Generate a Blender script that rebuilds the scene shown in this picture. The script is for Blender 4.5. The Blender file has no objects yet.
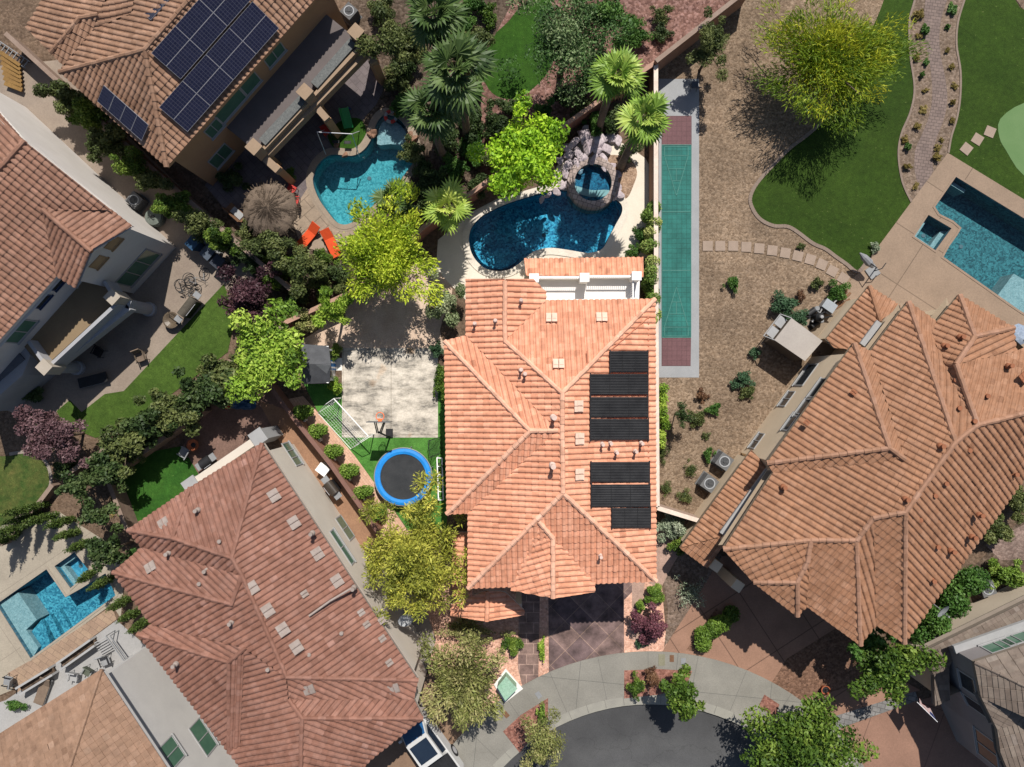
import bpy, bmesh, math, random
import numpy as np
from mathutils import Vector, Matrix
from mathutils.geometry import tessellate_polygon

# ------------------------------------------------------------------ camera, sky, sun, exposure
S = bpy.context.scene
COL = S.collection
H = 43.0            # drone height in metres
F = 688.0           # focal length in pixels of a 1024 wide picture
CX, CY = 512.0, 383.5
cam = bpy.data.objects.new('camera', bpy.data.cameras.new('camera'))
COL.objects.link(cam)
cam.location = (0, 0, H)
cam.rotation_euler = (0, 0, 0)
cam.data.sensor_width = 36.0
cam.data.lens = F / 1024.0 * 36.0
cam.data.clip_end = 2000.0
S.camera = cam

SUN_DIR = Vector((-0.145, -0.71, -1.0)).normalized()
world = bpy.data.worlds.new('World')
S.world = world
world.use_nodes = True
wn = world.node_tree.nodes
sky = wn.new('ShaderNodeTexSky')
sky.sky_type = 'NISHITA'
sky.sun_disc = False
sky.sun_elevation = math.radians(54.1)
sky.sun_rotation = math.radians(11.5)
bg = wn['Background']
world.node_tree.links.new(sky.outputs[0], bg.inputs[0])
bg.inputs[1].default_value = 0.074
sun = bpy.data.objects.new('sun', bpy.data.lights.new('sun', 'SUN'))
COL.objects.link(sun)
sun.data.energy = 5.0
sun.data.angle = math.radians(0.5)
sun.data.color = (1.0, 0.95, 0.88)
sun.rotation_euler = SUN_DIR.to_track_quat('-Z', 'Y').to_euler()
sun.location = (8, 40, 60)
S.view_settings.view_transform = 'Standard'
S.view_settings.look = 'None'
S.view_settings.gamma = 1.0
S.view_settings.use_curve_mapping = False
S.view_settings.exposure = 0.36
S.render.engine = 'CYCLES'
S.cycles.max_bounces = 6
S.cycles.transparent_max_bounces = 8

# ------------------------------------------------------------------ helpers
RND = random.Random(11)
def P(px, py, h=0.0):
    k = (H - h) / F
    return Vector(((px - CX) * k, (CY - py) * k, h))
def mpp(h=0.0):
    return (H - h) / F
def ray_plane(px, py, A, B):
    """where the sight line of a pixel meets the vertical plane through A and B"""
    o = Vector((0, 0, H)); d = P(px, py, 0) - o
    n = Vector((B.y - A.y, A.x - B.x, 0))
    t = n.dot(A - o) / n.dot(d)
    return o + d * t

def WL(o):
    v = Vector((0, 0, 0))
    while o is not None:
        v = v + o.location; o = o.parent
    return v
def tag(o, label=None, cat=None, group=None, kind=None):
    if label: o['label'] = label
    if cat: o['category'] = cat
    if group: o['group'] = group
    if kind: o['kind'] = kind
    return o
def thing(name, label, cat, loc=(0, 0, 0), group=None, rz=0.0):
    o = bpy.data.objects.new(name, None)
    COL.objects.link(o)
    o.empty_display_size = 0.3
    o.location = loc
    o.rotation_euler = (0, 0, rz)
    return tag(o, label, cat, group)

class MB:
    """collects faces of one mesh"""
    def __init__(s):
        s.v = []; s.f = []; s.uv = {}; s.mi = {}
    def add(s, vs, fs, uv=None, mi=0):
        b = len(s.v)
        s.v.extend([tuple(p) for p in vs])
        for f in fs:
            if uv is not None: s.uv[len(s.f)] = uv
            if mi: s.mi[len(s.f)] = mi
            s.f.append([b + i for i in f])
    def quad(s, a, b, c, d, uv=None, mi=0):
        s.add([a, b, c, d], [(0, 1, 2, 3)], uv, mi)
    def poly(s, pts, uv=None, mi=0):
        s.add(pts, [tuple(range(len(pts)))], uv, mi)
    def box(s, c, d, rz=0.0, M=None, mi=0):
        x, y, z = d[0] / 2, d[1] / 2, d[2] / 2
        vs = [Vector((i, j, k)) for k in (-z, z) for i, j in ((-x, -y), (x, -y), (x, y), (-x, y))]
        R = M if M is not None else Matrix.Rotation(rz, 3, 'Z')
        vs = [R @ v + Vector(c) for v in vs]
        s.add(vs, [(3, 2, 1, 0), (4, 5, 6, 7), (0, 1, 5, 4), (1, 2, 6, 5), (2, 3, 7, 6), (3, 0, 4, 7)], mi=mi)
    def bar(s, a, b, w, h, mi=0):
        """box from a to b, w wide and h high, centred on the line"""
        a = Vector(a); b = Vector(b); d = b - a; L = d.length
        if L < 1e-6: return
        x = d / L
        up = Vector((0, 0, 1)) if abs(x.z) < 0.95 else Vector((0, 1, 0))
        y = up.cross(x).normalized(); z = x.cross(y)
        M = Matrix((x, y, z)).transposed()
        s.box((a + b) / 2, (L, w, h), M=M, mi=mi)
    def prism(s, pts, z0, z1, top=True, bottom=False, mi=0):
        n = len(pts)
        ar = sum(pts[i][0] * pts[(i + 1) % n][1] - pts[(i + 1) % n][0] * pts[i][1] for i in range(n))
        if ar < 0: pts = list(reversed(pts))
        vs = [(p[0], p[1], z0) for p in pts] + [(p[0], p[1], z1) for p in pts]
        fs = [(i, (i + 1) % n, n + (i + 1) % n, n + i) for i in range(n)]
        s.add(vs, fs, mi=mi)
        for ok, off, z in ((top, 0, z1), (bottom, 0, z0)):
            if ok:
                tri = tessellate_polygon([[Vector((p[0], p[1], 0)) for p in pts]])
                q = [(p[0], p[1], z) for p in pts]
                fs = []
                for t in tri:
                    a, b, c = [Vector(q[i]) for i in t]
                    up = (b - a).cross(c - a).z > 0
                    fs.append(tuple(t) if up == (z == z1) else tuple(reversed(t)))
                s.add(q, fs, mi=mi)
    def tube(s, pts, r, n=8, caps=True, mi=0):
        """tube along pts; r is a number or one radius per point"""
        pts = [Vector(p) for p in pts]
        rs = r if isinstance(r, (list, tuple)) else [r] * len(pts)
        vs = []; m = len(pts)
        ref = None
        for i, p in enumerate(pts):
            d = (pts[min(i + 1, m - 1)] - pts[max(i - 1, 0)])
            d = d.normalized() if d.length > 1e-9 else Vector((0, 0, 1))
            if ref is None or abs(ref.dot(d)) > 0.97:
                ref = Vector((1, 0, 0)) if abs(d.x) < 0.8 else Vector((0, 1, 0))
            u = (ref - d * ref.dot(d)).normalized(); w = d.cross(u); ref = u
            for k in range(n):
                a = 2 * math.pi * k / n
                vs.append(p + (u * math.cos(a) + w * math.sin(a)) * rs[i])
        fs = [(i * n + k, i * n + (k + 1) % n, (i + 1) * n + (k + 1) % n, (i + 1) * n + k) for i in range(m - 1) for k in range(n)]
        if caps:
            fs.append(tuple(reversed(range(n)))); fs.append(tuple((m - 1) * n + k for k in range(n)))
        s.add(vs, fs, mi=mi)
    def lathe(s, prof, c=(0, 0, 0), n=20, mi=0):
        vs = []; c = Vector(c)
        for r, z in prof:
            for k in range(n):
                a = 2 * math.pi * k / n
                vs.append(c + Vector((r * math.cos(a), r * math.sin(a), z)))
        m = len(prof)
        fs = [(i * n + k, i * n + (k + 1) % n, (i + 1) * n + (k + 1) % n, (i + 1) * n + k) for i in range(m - 1) for k in range(n)]
        fs.append(tuple(reversed(range(n)))); fs.append(tuple((m - 1) * n + k for k in range(n)))
        s.add(vs, fs, mi=mi)
    def rock(s, c, r, rng, sq=(1, 1, 0.7), sub=2, rough=0.22, mi=0):
        bm = bmesh.new()
        bmesh.ops.create_icosphere(bm, subdivisions=sub, radius=1.0)
        pl = [(Vector((rng.gauss(0, 1), rng.gauss(0, 1), rng.gauss(0, 1))).normalized(), rng.uniform(0.38, 0.8)) for _ in range(12)]
        rot = Matrix.Rotation(rng.uniform(0, 6.28), 3, 'Z')
        vs = []
        for v in bm.verts:
            p = v.co.copy()
            for n_, d_ in pl:
                e = p.dot(n_) - d_
                if e > 0: p = p - n_ * e * 0.85
            p *= 1 + rng.uniform(-rough, rough) * 0.25
            vs.append(rot @ Vector((p.x * sq[0], p.y * sq[1], p.z * sq[2])) * r + Vector(c))
        s.add(vs, [[v.index for v in f.verts] for f in bm.faces], mi=mi)
        bm.free()
    def build(s, name, mat, parent=None, smooth=False, local=False):
        me = bpy.data.meshes.new(name)
        off = Vector((0, 0, 0)) if (local or parent is None) else WL(parent)
        me.from_pydata([(v[0] - off.x, v[1] - off.y, v[2] - off.z) for v in s.v], [], s.f)
        for m in (mat if isinstance(mat, (list, tuple)) else [mat]):
            me.materials.append(m)
        if s.mi:
            for i, k in s.mi.items(): me.polygons[i].material_index = k
        if s.uv:
            L = me.uv_layers.new(name='UVMap')
            arr = np.zeros(len(me.loops) * 2, dtype=np.float32)
            for i, uv in s.uv.items():
                p = me.polygons[i]
                for k in range(p.loop_total):
                    q = uv[k] if isinstance(uv[0], (tuple, list)) else uv
                    arr[2 * (p.loop_start + k)] = q[0]; arr[2 * (p.loop_start + k) + 1] = q[1]
            L.data.foreach_set('uv', arr)
        if smooth:
            me.polygons.foreach_set('use_smooth', [True] * len(me.polygons))
        me.update()
        o = bpy.data.objects.new(name, me)
        COL.objects.link(o)
        if parent is not None: o.parent = parent
        return o

def build_each(mb, name, mat, parent, gap=0.02):
    """one mesh per separate stack of pieces (pieces whose bounding boxes touch stay together)"""
    n = len(mb.v); par = list(range(n))
    def fd(i):
        while par[i] != i:
            par[i] = par[par[i]]; i = par[i]
        return i
    for f in mb.f:
        r = fd(f[0])
        for i in f[1:]: par[fd(i)] = r
    isl = {}
    for k, f in enumerate(mb.f): isl.setdefault(fd(f[0]), []).append(k)
    boxes = []
    for k, fs in isl.items():
        vs = [mb.v[i] for q in fs for i in mb.f[q]]
        boxes.append([[min(v[a] for v in vs) - gap for a in range(3)], [max(v[a] for v in vs) + gap for a in range(3)], fs])
    merged = True
    while merged:
        merged = False
        for i in range(len(boxes)):
            for j in range(i + 1, len(boxes)):
                A, B = boxes[i], boxes[j]
                if all(A[0][a] <= B[1][a] and B[0][a] <= A[1][a] for a in range(3)):
                    boxes[i] = [[min(A[0][a], B[0][a]) for a in range(3)], [max(A[1][a], B[1][a]) for a in range(3)], A[2] + B[2]]
                    del boxes[j]; merged = True; break
            if merged: break
    out = []
    for _, _, fs in boxes:
        m2 = MB()
        for q in fs:
            m2.add([mb.v[i] for i in mb.f[q]], [tuple(range(len(mb.f[q])))], mb.uv.get(q), mb.mi.get(q, 0))
        out.append(m2.build(name, mat, parent))
    return out

def copy_tree(o, parent=None):
    c = o.copy(); COL.objects.link(c)
    if parent is not None: c.parent = parent
    for ch in list(o.children): copy_tree(ch, c)
    return c

# ------------------------------------------------------------------ materials
MATS = {}
def newmat(name):
    m = bpy.data.materials.new(name); m.use_nodes = True
    nt = m.node_tree; b = nt.nodes['Principled BSDF']
    return m, nt, b
def NN(nt, t, **kw):
    n = nt.nodes.new(t)
    for k, v in kw.items():
        if k in n.inputs: n.inputs[k].default_value = v
        else: setattr(n, k, v)
    return n
def rgba(c): return (c[0], c[1], c[2], 1.0)
def ramp(nt, stops):
    r = nt.nodes.new('ShaderNodeValToRGB')
    e = r.color_ramp.elements
    while len(e) < len(stops): e.new(0.5)
    for i, (p, c) in enumerate(stops):
        e[i].position = p; e[i].color = rgba(c)
    return r
def pos(nt):
    return nt.nodes.new('ShaderNodeNewGeometry').outputs['Position']
def mulnoise(nt, colsock, scale, lo, hi, detail=4, vec=None, rough=0.6):
    n = NN(nt, 'ShaderNodeTexNoise', Scale=scale, Detail=detail, Roughness=rough)
    nt.links.new(vec if vec is not None else pos(nt), n.inputs['Vector'])
    mr = NN(nt, 'ShaderNodeMapRange'); mr.inputs[1].default_value = 0.3; mr.inputs[2].default_value = 0.7
    mr.inputs[3].default_value = lo; mr.inputs[4].default_value = hi
    nt.links.new(n.outputs['Fac'], mr.inputs[0])
    mx = nt.nodes.new('ShaderNodeVectorMath'); mx.operation = 'SCALE'
    nt.links.new(colsock, mx.inputs[0]); nt.links.new(mr.outputs[0], mx.inputs['Scale'])
    return mx.outputs[0]
def addbump(nt, b, scale, strength, dist=0.02, vec=None):
    n = NN(nt, 'ShaderNodeTexNoise', Scale=scale, Detail=4.0)
    nt.links.new(vec if vec is not None else pos(nt), n.inputs['Vector'])
    bp = NN(nt, 'ShaderNodeBump', Strength=strength, Distance=dist)
    nt.links.new(n.outputs['Fac'], bp.inputs['Height']); nt.links.new(bp.outputs[0], b.inputs['Normal'])

def M(name, c1, c2=None, vs=1.5, fine=12.0, famt=0.12, rough=0.85, metal=0.0, bump=0.0, bs=30.0, spec=0.3):
    """two tones mixed by noise, with a finer grain on top"""
    if name in MATS: return MATS[name]
    m, nt, b = newmat(name)
    c2 = c2 or tuple(x * 0.8 for x in c1)
    n = NN(nt, 'ShaderNodeTexNoise', Scale=vs, Detail=5.0, Roughness=0.6)
    nt.links.new(pos(nt), n.inputs['Vector'])
    r = ramp(nt, [(0.35, c1), (0.68, c2)])
    nt.links.new(n.outputs['Fac'], r.inputs[0])
    s = mulnoise(nt, r.outputs[0], fine, 1 - famt, 1 + famt)
    nt.links.new(s, b.inputs['Base Color'])
    b.inputs['Roughness'].default_value = rough
    b.inputs['Metallic'].default_value = metal
    b.inputs['Specular IOR Level'].default_value = spec
    if bump: addbump(nt, b, bs, bump)
    MATS[name] = m
    return m

def gravel(name, cols, scale=11.0, plo=0.75, phi=1.2, pscale=0.6, bump=0.5):
    m, nt, b = newmat(name)
    v = NN(nt, 'ShaderNodeTexVoronoi', Scale=scale)
    nt.links.new(pos(nt), v.inputs['Vector'])
    sp = nt.nodes.new('ShaderNodeSeparateColor')
    nt.links.new(v.outputs['Color'], sp.inputs[0])
    k = len(cols)
    r = ramp(nt, [(i / max(1, k - 1), c) for i, c in enumerate(cols)])
    nt.links.new(sp.outputs[0], r.inputs[0])
    s = mulnoise(nt, r.outputs[0], pscale, plo, phi, 6)
    s = mulnoise(nt, s, 5.0, 0.72, 1.28, 5)
    s = mulnoise(nt, s, 0.16, 0.84, 1.16, 3)
    mp = nt.nodes.new('ShaderNodeMapping'); mp.inputs['Rotation'].default_value = (0, 0, 0.5); mp.inputs['Scale'].default_value = (0.5, 3.2, 1)
    nt.links.new(pos(nt), mp.inputs[0])
    s = mulnoise(nt, s, 0.9, 0.88, 1.12, 4, vec=mp.outputs[0])
    n5 = NN(nt, 'ShaderNodeTexNoise', Scale=3.4, Detail=5.0, Roughness=0.8); nt.links.new(pos(nt), n5.inputs['Vector'])
    lt = ramp(nt, [(0.30, (0.5, 0.46, 0.42)), (0.36, (1, 1, 1))]); nt.links.new(n5.outputs['Fac'], lt.inputs[0])
    ml = nt.nodes.new('ShaderNodeVectorMath'); ml.operation = 'MULTIPLY'; nt.links.new(s, ml.inputs[0]); nt.links.new(lt.outputs[0], ml.inputs[1]); s = ml.outputs[0]
    nt.links.new(s, b.inputs['Base Color'])
    bp = NN(nt, 'ShaderNodeBump', Strength=bump, Distance=0.05)
    nt.links.new(v.outputs['Distance'], bp.inputs['Height']); bp.invert = True
    nt.links.new(bp.outputs[0], b.inputs['Normal'])
    b.inputs['Roughness'].default_value = 0.9; b.inputs['Specular IOR Level'].default_value = 0.2
    return m

def pavers(name, c1, c2, mortar, bw, bh, rot=0.0, offset=0.5, msize=0.02, stain=(0.75, 1.2), sscale=1.2, rough=0.8, off=(0, 0)):
    m, nt, b = newmat(name)
    mp = nt.nodes.new('ShaderNodeMapping'); mp.inputs['Rotation'].default_value = (0, 0, rot)
    mp.inputs['Location'].default_value = (off[0], off[1], 0)
    nt.links.new(pos(nt), mp.inputs['Vector'])
    br = NN(nt, 'ShaderNodeTexBrick')
    br.offset = offset
    br.inputs['Color1'].default_value = rgba(c1); br.inputs['Color2'].default_value = rgba(c2)
    br.inputs['Mortar'].default_value = rgba(mortar)
    br.inputs['Scale'].default_value = 1.0; br.inputs['Mortar Size'].default_value = msize
    br.inputs['Mortar Smooth'].default_value = 0.3
    br.inputs['Brick Width'].default_value = bw; br.inputs['Row Height'].default_value = bh
    nt.links.new(mp.outputs[0], br.inputs['Vector'])
    s = mulnoise(nt, br.outputs['Color'], sscale, stain[0], stain[1], 8)
    s = mulnoise(nt, s, 14.0, 0.88, 1.12, 3)
    nt.links.new(s, b.inputs['Base Color'])
    b.inputs['Roughness'].default_value = rough; b.inputs['Specular IOR Level'].default_value = 0.25
    return m

def tilemat(name, cols, wlo=0.8, whi=1.15, rough=0.75):
    """clay roof tiles: each tile its own tone (face UVs hold the tile's number), plus broad weathering"""
    m, nt, b = newmat(name)
    uv = nt.nodes.new('ShaderNodeUVMap'); uv.uv_map = 'UVMap'
    w = nt.nodes.new('ShaderNodeTexWhiteNoise'); w.noise_dimensions = '2D'
    nt.links.new(uv.outputs[0], w.inputs['Vector'])
    k = len(cols)
    r = ramp(nt, [(i / (k - 1), c) for i, c in enumerate(cols)])
    nt.links.new(w.outputs['Value'], r.inputs[0])
    w2 = nt.nodes.new('ShaderNodeTexWhiteNoise'); w2.noise_dimensions = '3D'
    nt.links.new(uv.outputs[0], w2.inputs['Vector'])
    odd = ramp(nt, [(0.0, (0.72, 0.68, 0.66)), (0.035, (0.78, 0.75, 0.73)), (0.05, (1, 1, 1)), (0.955, (1, 1, 1)), (0.97, (1.12, 1.16, 1.2)), (1.0, (1.2, 1.28, 1.36))])
    nt.links.new(w2.outputs['Value'], odd.inputs[0])
    mm = nt.nodes.new('ShaderNodeVectorMath'); mm.operation = 'MULTIPLY'
    nt.links.new(r.outputs[0], mm.inputs[0]); nt.links.new(odd.outputs[0], mm.inputs[1])
    s = mulnoise(nt, mm.outputs[0], 0.5, wlo, whi, 6)
    s = mulnoise(nt, s, 3.5, 0.82, 1.16, 6)
    n2 = NN(nt, 'ShaderNodeTexNoise', Scale=2.2, Detail=7.0, Roughness=0.75)
    nt.links.new(pos(nt), n2.inputs['Vector'])
    soot = ramp(nt, [(0.30, (0.66, 0.63, 0.60)), (0.40, (1, 1, 1))])
    nt.links.new(n2.outputs['Fac'], soot.inputs[0])
    m3 = nt.nodes.new('ShaderNodeVectorMath'); m3.operation = 'MULTIPLY'
    nt.links.new(s, m3.inputs[0]); nt.links.new(soot.outputs[0], m3.inputs[1]); s = m3.outputs[0]
    nt.links.new(s, b.inputs['Base Color'])
    b.inputs['Roughness'].default_value = rough; b.inputs['Specular IOR Level'].default_value = 0.25
    addbump(nt, b, 40.0, 0.25)
    return m

def leafmat(name, stops, trans=0.28, spec=0.25):
    """leaf colour ramp driven by the per-leaf 'tone'"""
    m, nt, b = newmat(name)
    at = nt.nodes.new('ShaderNodeAttribute'); at.attribute_name = 'tone'
    k = len(stops)
    r = ramp(nt, [(i / (k - 1), tuple(min(0.8, x * 1.35) for x in c)) for i, c in enumerate(stops)])
    nt.links.new(at.outputs['Fac'], r.inputs[0])
    nt.links.new(r.outputs[0], b.inputs['Base Color'])
    b.inputs['Roughness'].default_value = 0.55; b.inputs['Specular IOR Level'].default_value = spec
    tr = nt.nodes.new('ShaderNodeBsdfTranslucent')
    nt.links.new(r.outputs[0], tr.inputs['Color'])
    mx = nt.nodes.new('ShaderNodeMixShader'); mx.inputs[0].default_value = trans
    nt.links.new(b.outputs[0], mx.inputs[1]); nt.links.new(tr.outputs[0], mx.inputs[2])
    nt.links.new(mx.outputs[0], nt.nodes['Material Output'].inputs['Surface'])
    return m

def watermat(name, tint, bscale=3.5, strength=0.25):
    m, nt, b = newmat(name)
    nt.nodes.remove(b)
    t = nt.nodes.new('ShaderNodeBsdfTransparent'); t.inputs[0].default_value = rgba(tint)
    g = nt.nodes.new('ShaderNodeBsdfGlossy'); g.inputs['Roughness'].default_value = 0.06
    n = NN(nt, 'ShaderNodeTexNoise', Scale=bscale, Detail=3.0)
    nt.links.new(pos(nt), n.inputs['Vector'])
    bp = NN(nt, 'ShaderNodeBump', Strength=strength, Distance=0.1)
    nt.links.new(n.outputs['Fac'], bp.inputs['Height'])
    nt.links.new(bp.outputs[0], g.inputs['Normal'])
    fr = NN(nt, 'ShaderNodeFresnel', IOR=1.33)
    nt.links.new(bp.outputs[0], fr.inputs['Normal'])
    mx = nt.nodes.new('ShaderNodeMixShader')
    nt.links.new(fr.outputs[0], mx.inputs[0]); nt.links.new(t.outputs[0], mx.inputs[1]); nt.links.new(g.outputs[0], mx.inputs[2])
    nt.links.new(mx.outputs[0], nt.nodes['Material Output'].inputs['Surface'])
    return m

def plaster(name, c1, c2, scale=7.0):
    """pebble pool finish: mottled blues, with sun ripples painted into the colour"""
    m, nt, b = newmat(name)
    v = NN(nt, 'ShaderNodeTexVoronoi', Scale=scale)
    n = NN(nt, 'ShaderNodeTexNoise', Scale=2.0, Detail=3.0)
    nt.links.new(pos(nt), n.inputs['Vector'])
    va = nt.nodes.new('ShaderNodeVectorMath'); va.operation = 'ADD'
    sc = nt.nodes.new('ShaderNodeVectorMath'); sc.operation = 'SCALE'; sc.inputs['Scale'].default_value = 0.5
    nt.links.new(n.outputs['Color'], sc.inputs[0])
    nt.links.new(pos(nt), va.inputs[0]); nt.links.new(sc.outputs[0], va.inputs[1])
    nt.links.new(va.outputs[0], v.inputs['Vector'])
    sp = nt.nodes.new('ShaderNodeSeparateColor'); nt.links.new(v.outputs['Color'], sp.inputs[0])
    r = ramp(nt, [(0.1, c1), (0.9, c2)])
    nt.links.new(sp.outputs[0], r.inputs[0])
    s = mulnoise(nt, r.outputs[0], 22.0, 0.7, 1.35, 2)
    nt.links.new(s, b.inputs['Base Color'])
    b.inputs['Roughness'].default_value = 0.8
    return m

def pvmat(name):
    m, nt, b = newmat(name)
    uv = nt.nodes.new('ShaderNodeUVMap'); uv.uv_map = 'UVMap'
    br = NN(nt, 'ShaderNodeTexBrick'); br.offset = 0.0
    br.inputs['Color1'].default_value = (0.007, 0.008, 0.022, 1); br.inputs['Color2'].default_value = (0.010, 0.011, 0.028, 1)
    br.inputs['Mortar'].default_value = (0.04, 0.04, 0.055, 1)
    br.inputs['Scale'].default_value = 1.0; br.inputs['Mortar Size'].default_value = 0.007; br.inputs['Mortar Smooth'].default_value = 0.1
    br.inputs['Brick Width'].default_value = 1 / 10; br.inputs['Row Height'].default_value = 1 / 6
    nt.links.new(uv.outputs[0], br.inputs['Vector'])
    nt.links.new(br.outputs['Color'], b.inputs['Base Color'])
    b.inputs['Roughness'].default_value = 0.25; b.inputs['Specular IOR Level'].default_value = 0.35
    return m

def courtmat():
    """weathered pale concrete slab with grey mildew patches and rusty stains"""
    m, nt, b = newmat('court_concrete')
    n = NN(nt, 'ShaderNodeTexNoise', Scale=0.75, Detail=9.0, Roughness=0.72)
    mp = nt.nodes.new('ShaderNodeMapping'); mp.inputs['Scale'].default_value = (0.8, 1.7, 1)
    nt.links.new(pos(nt), mp.inputs[0]); nt.links.new(mp.outputs[0], n.inputs['Vector'])
    r = ramp(nt, [(0.38, (0.15, 0.138, 0.12)), (0.47, (0.35, 0.315, 0.265)), (0.56, (0.51, 0.46, 0.39)), (0.72, (0.60, 0.55, 0.47))])
    nt.links.new(n.outputs['Fac'], r.inputs[0])
    s = mulnoise(nt, r.outputs[0], 9.0, 0.85, 1.12, 5)
    s = mulnoise(nt, s, 0.35, 0.82, 1.14, 4)
    n2 = NN(nt, 'ShaderNodeTexNoise', Scale=0.55, Detail=3.0); mp2 = nt.nodes.new('ShaderNodeMapping'); mp2.inputs['Location'].default_value = (3.1, 7.7, 2.0)
    nt.links.new(pos(nt), mp2.inputs[0]); nt.links.new(mp2.outputs[0], n2.inputs['Vector'])
    ru = ramp(nt, [(0.62, (1, 1, 1)), (0.72, (1.0, 0.72, 0.5))]); nt.links.new(n2.outputs['Fac'], ru.inputs[0])
    m2 = nt.nodes.new('ShaderNodeVectorMath'); m2.operation = 'MULTIPLY'; nt.links.new(s, m2.inputs[0]); nt.links.new(ru.outputs[0], m2.inputs[1]); s = m2.outputs[0]
    br = NN(nt, 'ShaderNodeTexBrick'); br.offset = 0.0
    br.inputs['Color1'].default_value = (1, 1, 1, 1); br.inputs['Color2'].default_value = (0.96, 0.96, 0.96, 1); br.inputs['Mortar'].default_value = (0.6, 0.58, 0.55, 1)
    br.inputs['Scale'].default_value = 1.0; br.inputs['Mortar Size'].default_value = 0.018; br.inputs['Brick Width'].default_value = 3.0; br.inputs['Row Height'].default_value = 2.85
    mp3 = nt.nodes.new('ShaderNodeMapping'); mp3.inputs['Location'].default_value = (1.55, 0.35, 0); nt.links.new(pos(nt), mp3.inputs[0]); nt.links.new(mp3.outputs[0], br.inputs['Vector'])
    m3 = nt.nodes.new('ShaderNodeVectorMath'); m3.operation = 'MULTIPLY'; nt.links.new(s, m3.inputs[0]); nt.links.new(br.outputs['Color'], m3.inputs[1]); s = m3.outputs[0]
    nt.links.new(s, b.inputs['Base Color'])
    b.inputs['Roughness'].default_value = 0.9
    return m

def asphalt(name):
    m, nt, b = newmat(name)
    n = NN(nt, 'ShaderNodeTexNoise', Scale=0.35, Detail=6.0); nt.links.new(pos(nt), n.inputs['Vector'])
    r = ramp(nt, [(0.3, (0.038, 0.038, 0.039)), (0.7, (0.064, 0.064, 0.065))]); nt.links.new(n.outputs['Fac'], r.inputs[0])
    s = mulnoise(nt, r.outputs[0], 30.0, 0.75, 1.25)
    wv = NN(nt, 'ShaderNodeTexNoise', Scale=0.8, Detail=4.0); nt.links.new(pos(nt), wv.inputs['Vector'])
    sc = nt.nodes.new('ShaderNodeVectorMath'); sc.operation = 'SCALE'; sc.inputs['Scale'].default_value = 1.6; nt.links.new(wv.outputs['Color'], sc.inputs[0])
    ad = nt.nodes.new('ShaderNodeVectorMath'); nt.links.new(pos(nt), ad.inputs[0]); nt.links.new(sc.outputs[0], ad.inputs[1])
    v = NN(nt, 'ShaderNodeTexVoronoi', Scale=0.28); v.feature = 'DISTANCE_TO_EDGE'; nt.links.new(ad.outputs[0], v.inputs['Vector'])
    cr = ramp(nt, [(0.0, (0.78, 0.78, 0.78)), (0.004, (0.85, 0.85, 0.85)), (0.008, (1, 1, 1))]); nt.links.new(v.outputs['Distance'], cr.inputs[0])
    ds = nt.nodes.new('ShaderNodeVectorMath'); ds.operation = 'DISTANCE'; c = P(650, 907, -0.12); ds.inputs[1].default_value = (c.x, c.y, c.z); nt.links.new(pos(nt), ds.inputs[0])
    dm = NN(nt, 'ShaderNodeMath', operation='MULTIPLY'); dm.inputs[1].default_value = 1 / 14.0; nt.links.new(ds.outputs['Value'], dm.inputs[0])
    ty = ramp(nt, [(0.55, (1, 1, 1)), (0.62, (1.22, 1.22, 1.2)), (0.67, (1.02, 1.02, 1.02)), (0.74, (1.2, 1.2, 1.18)), (0.80, (1, 1, 1)), (0.88, (0.85, 0.85, 0.85))]); nt.links.new(dm.outputs[0], ty.inputs[0])
    for o in (cr, ty):
        mm = nt.nodes.new('ShaderNodeVectorMath'); mm.operation = 'MULTIPLY'; nt.links.new(s, mm.inputs[0]); nt.links.new(o.outputs[0], mm.inputs[1]); s = mm.outputs[0]
    nt.links.new(s, b.inputs['Base Color']); b.inputs['Roughness'].default_value = 0.9
    addbump(nt, b, 60.0, 0.3)
    return m

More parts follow.
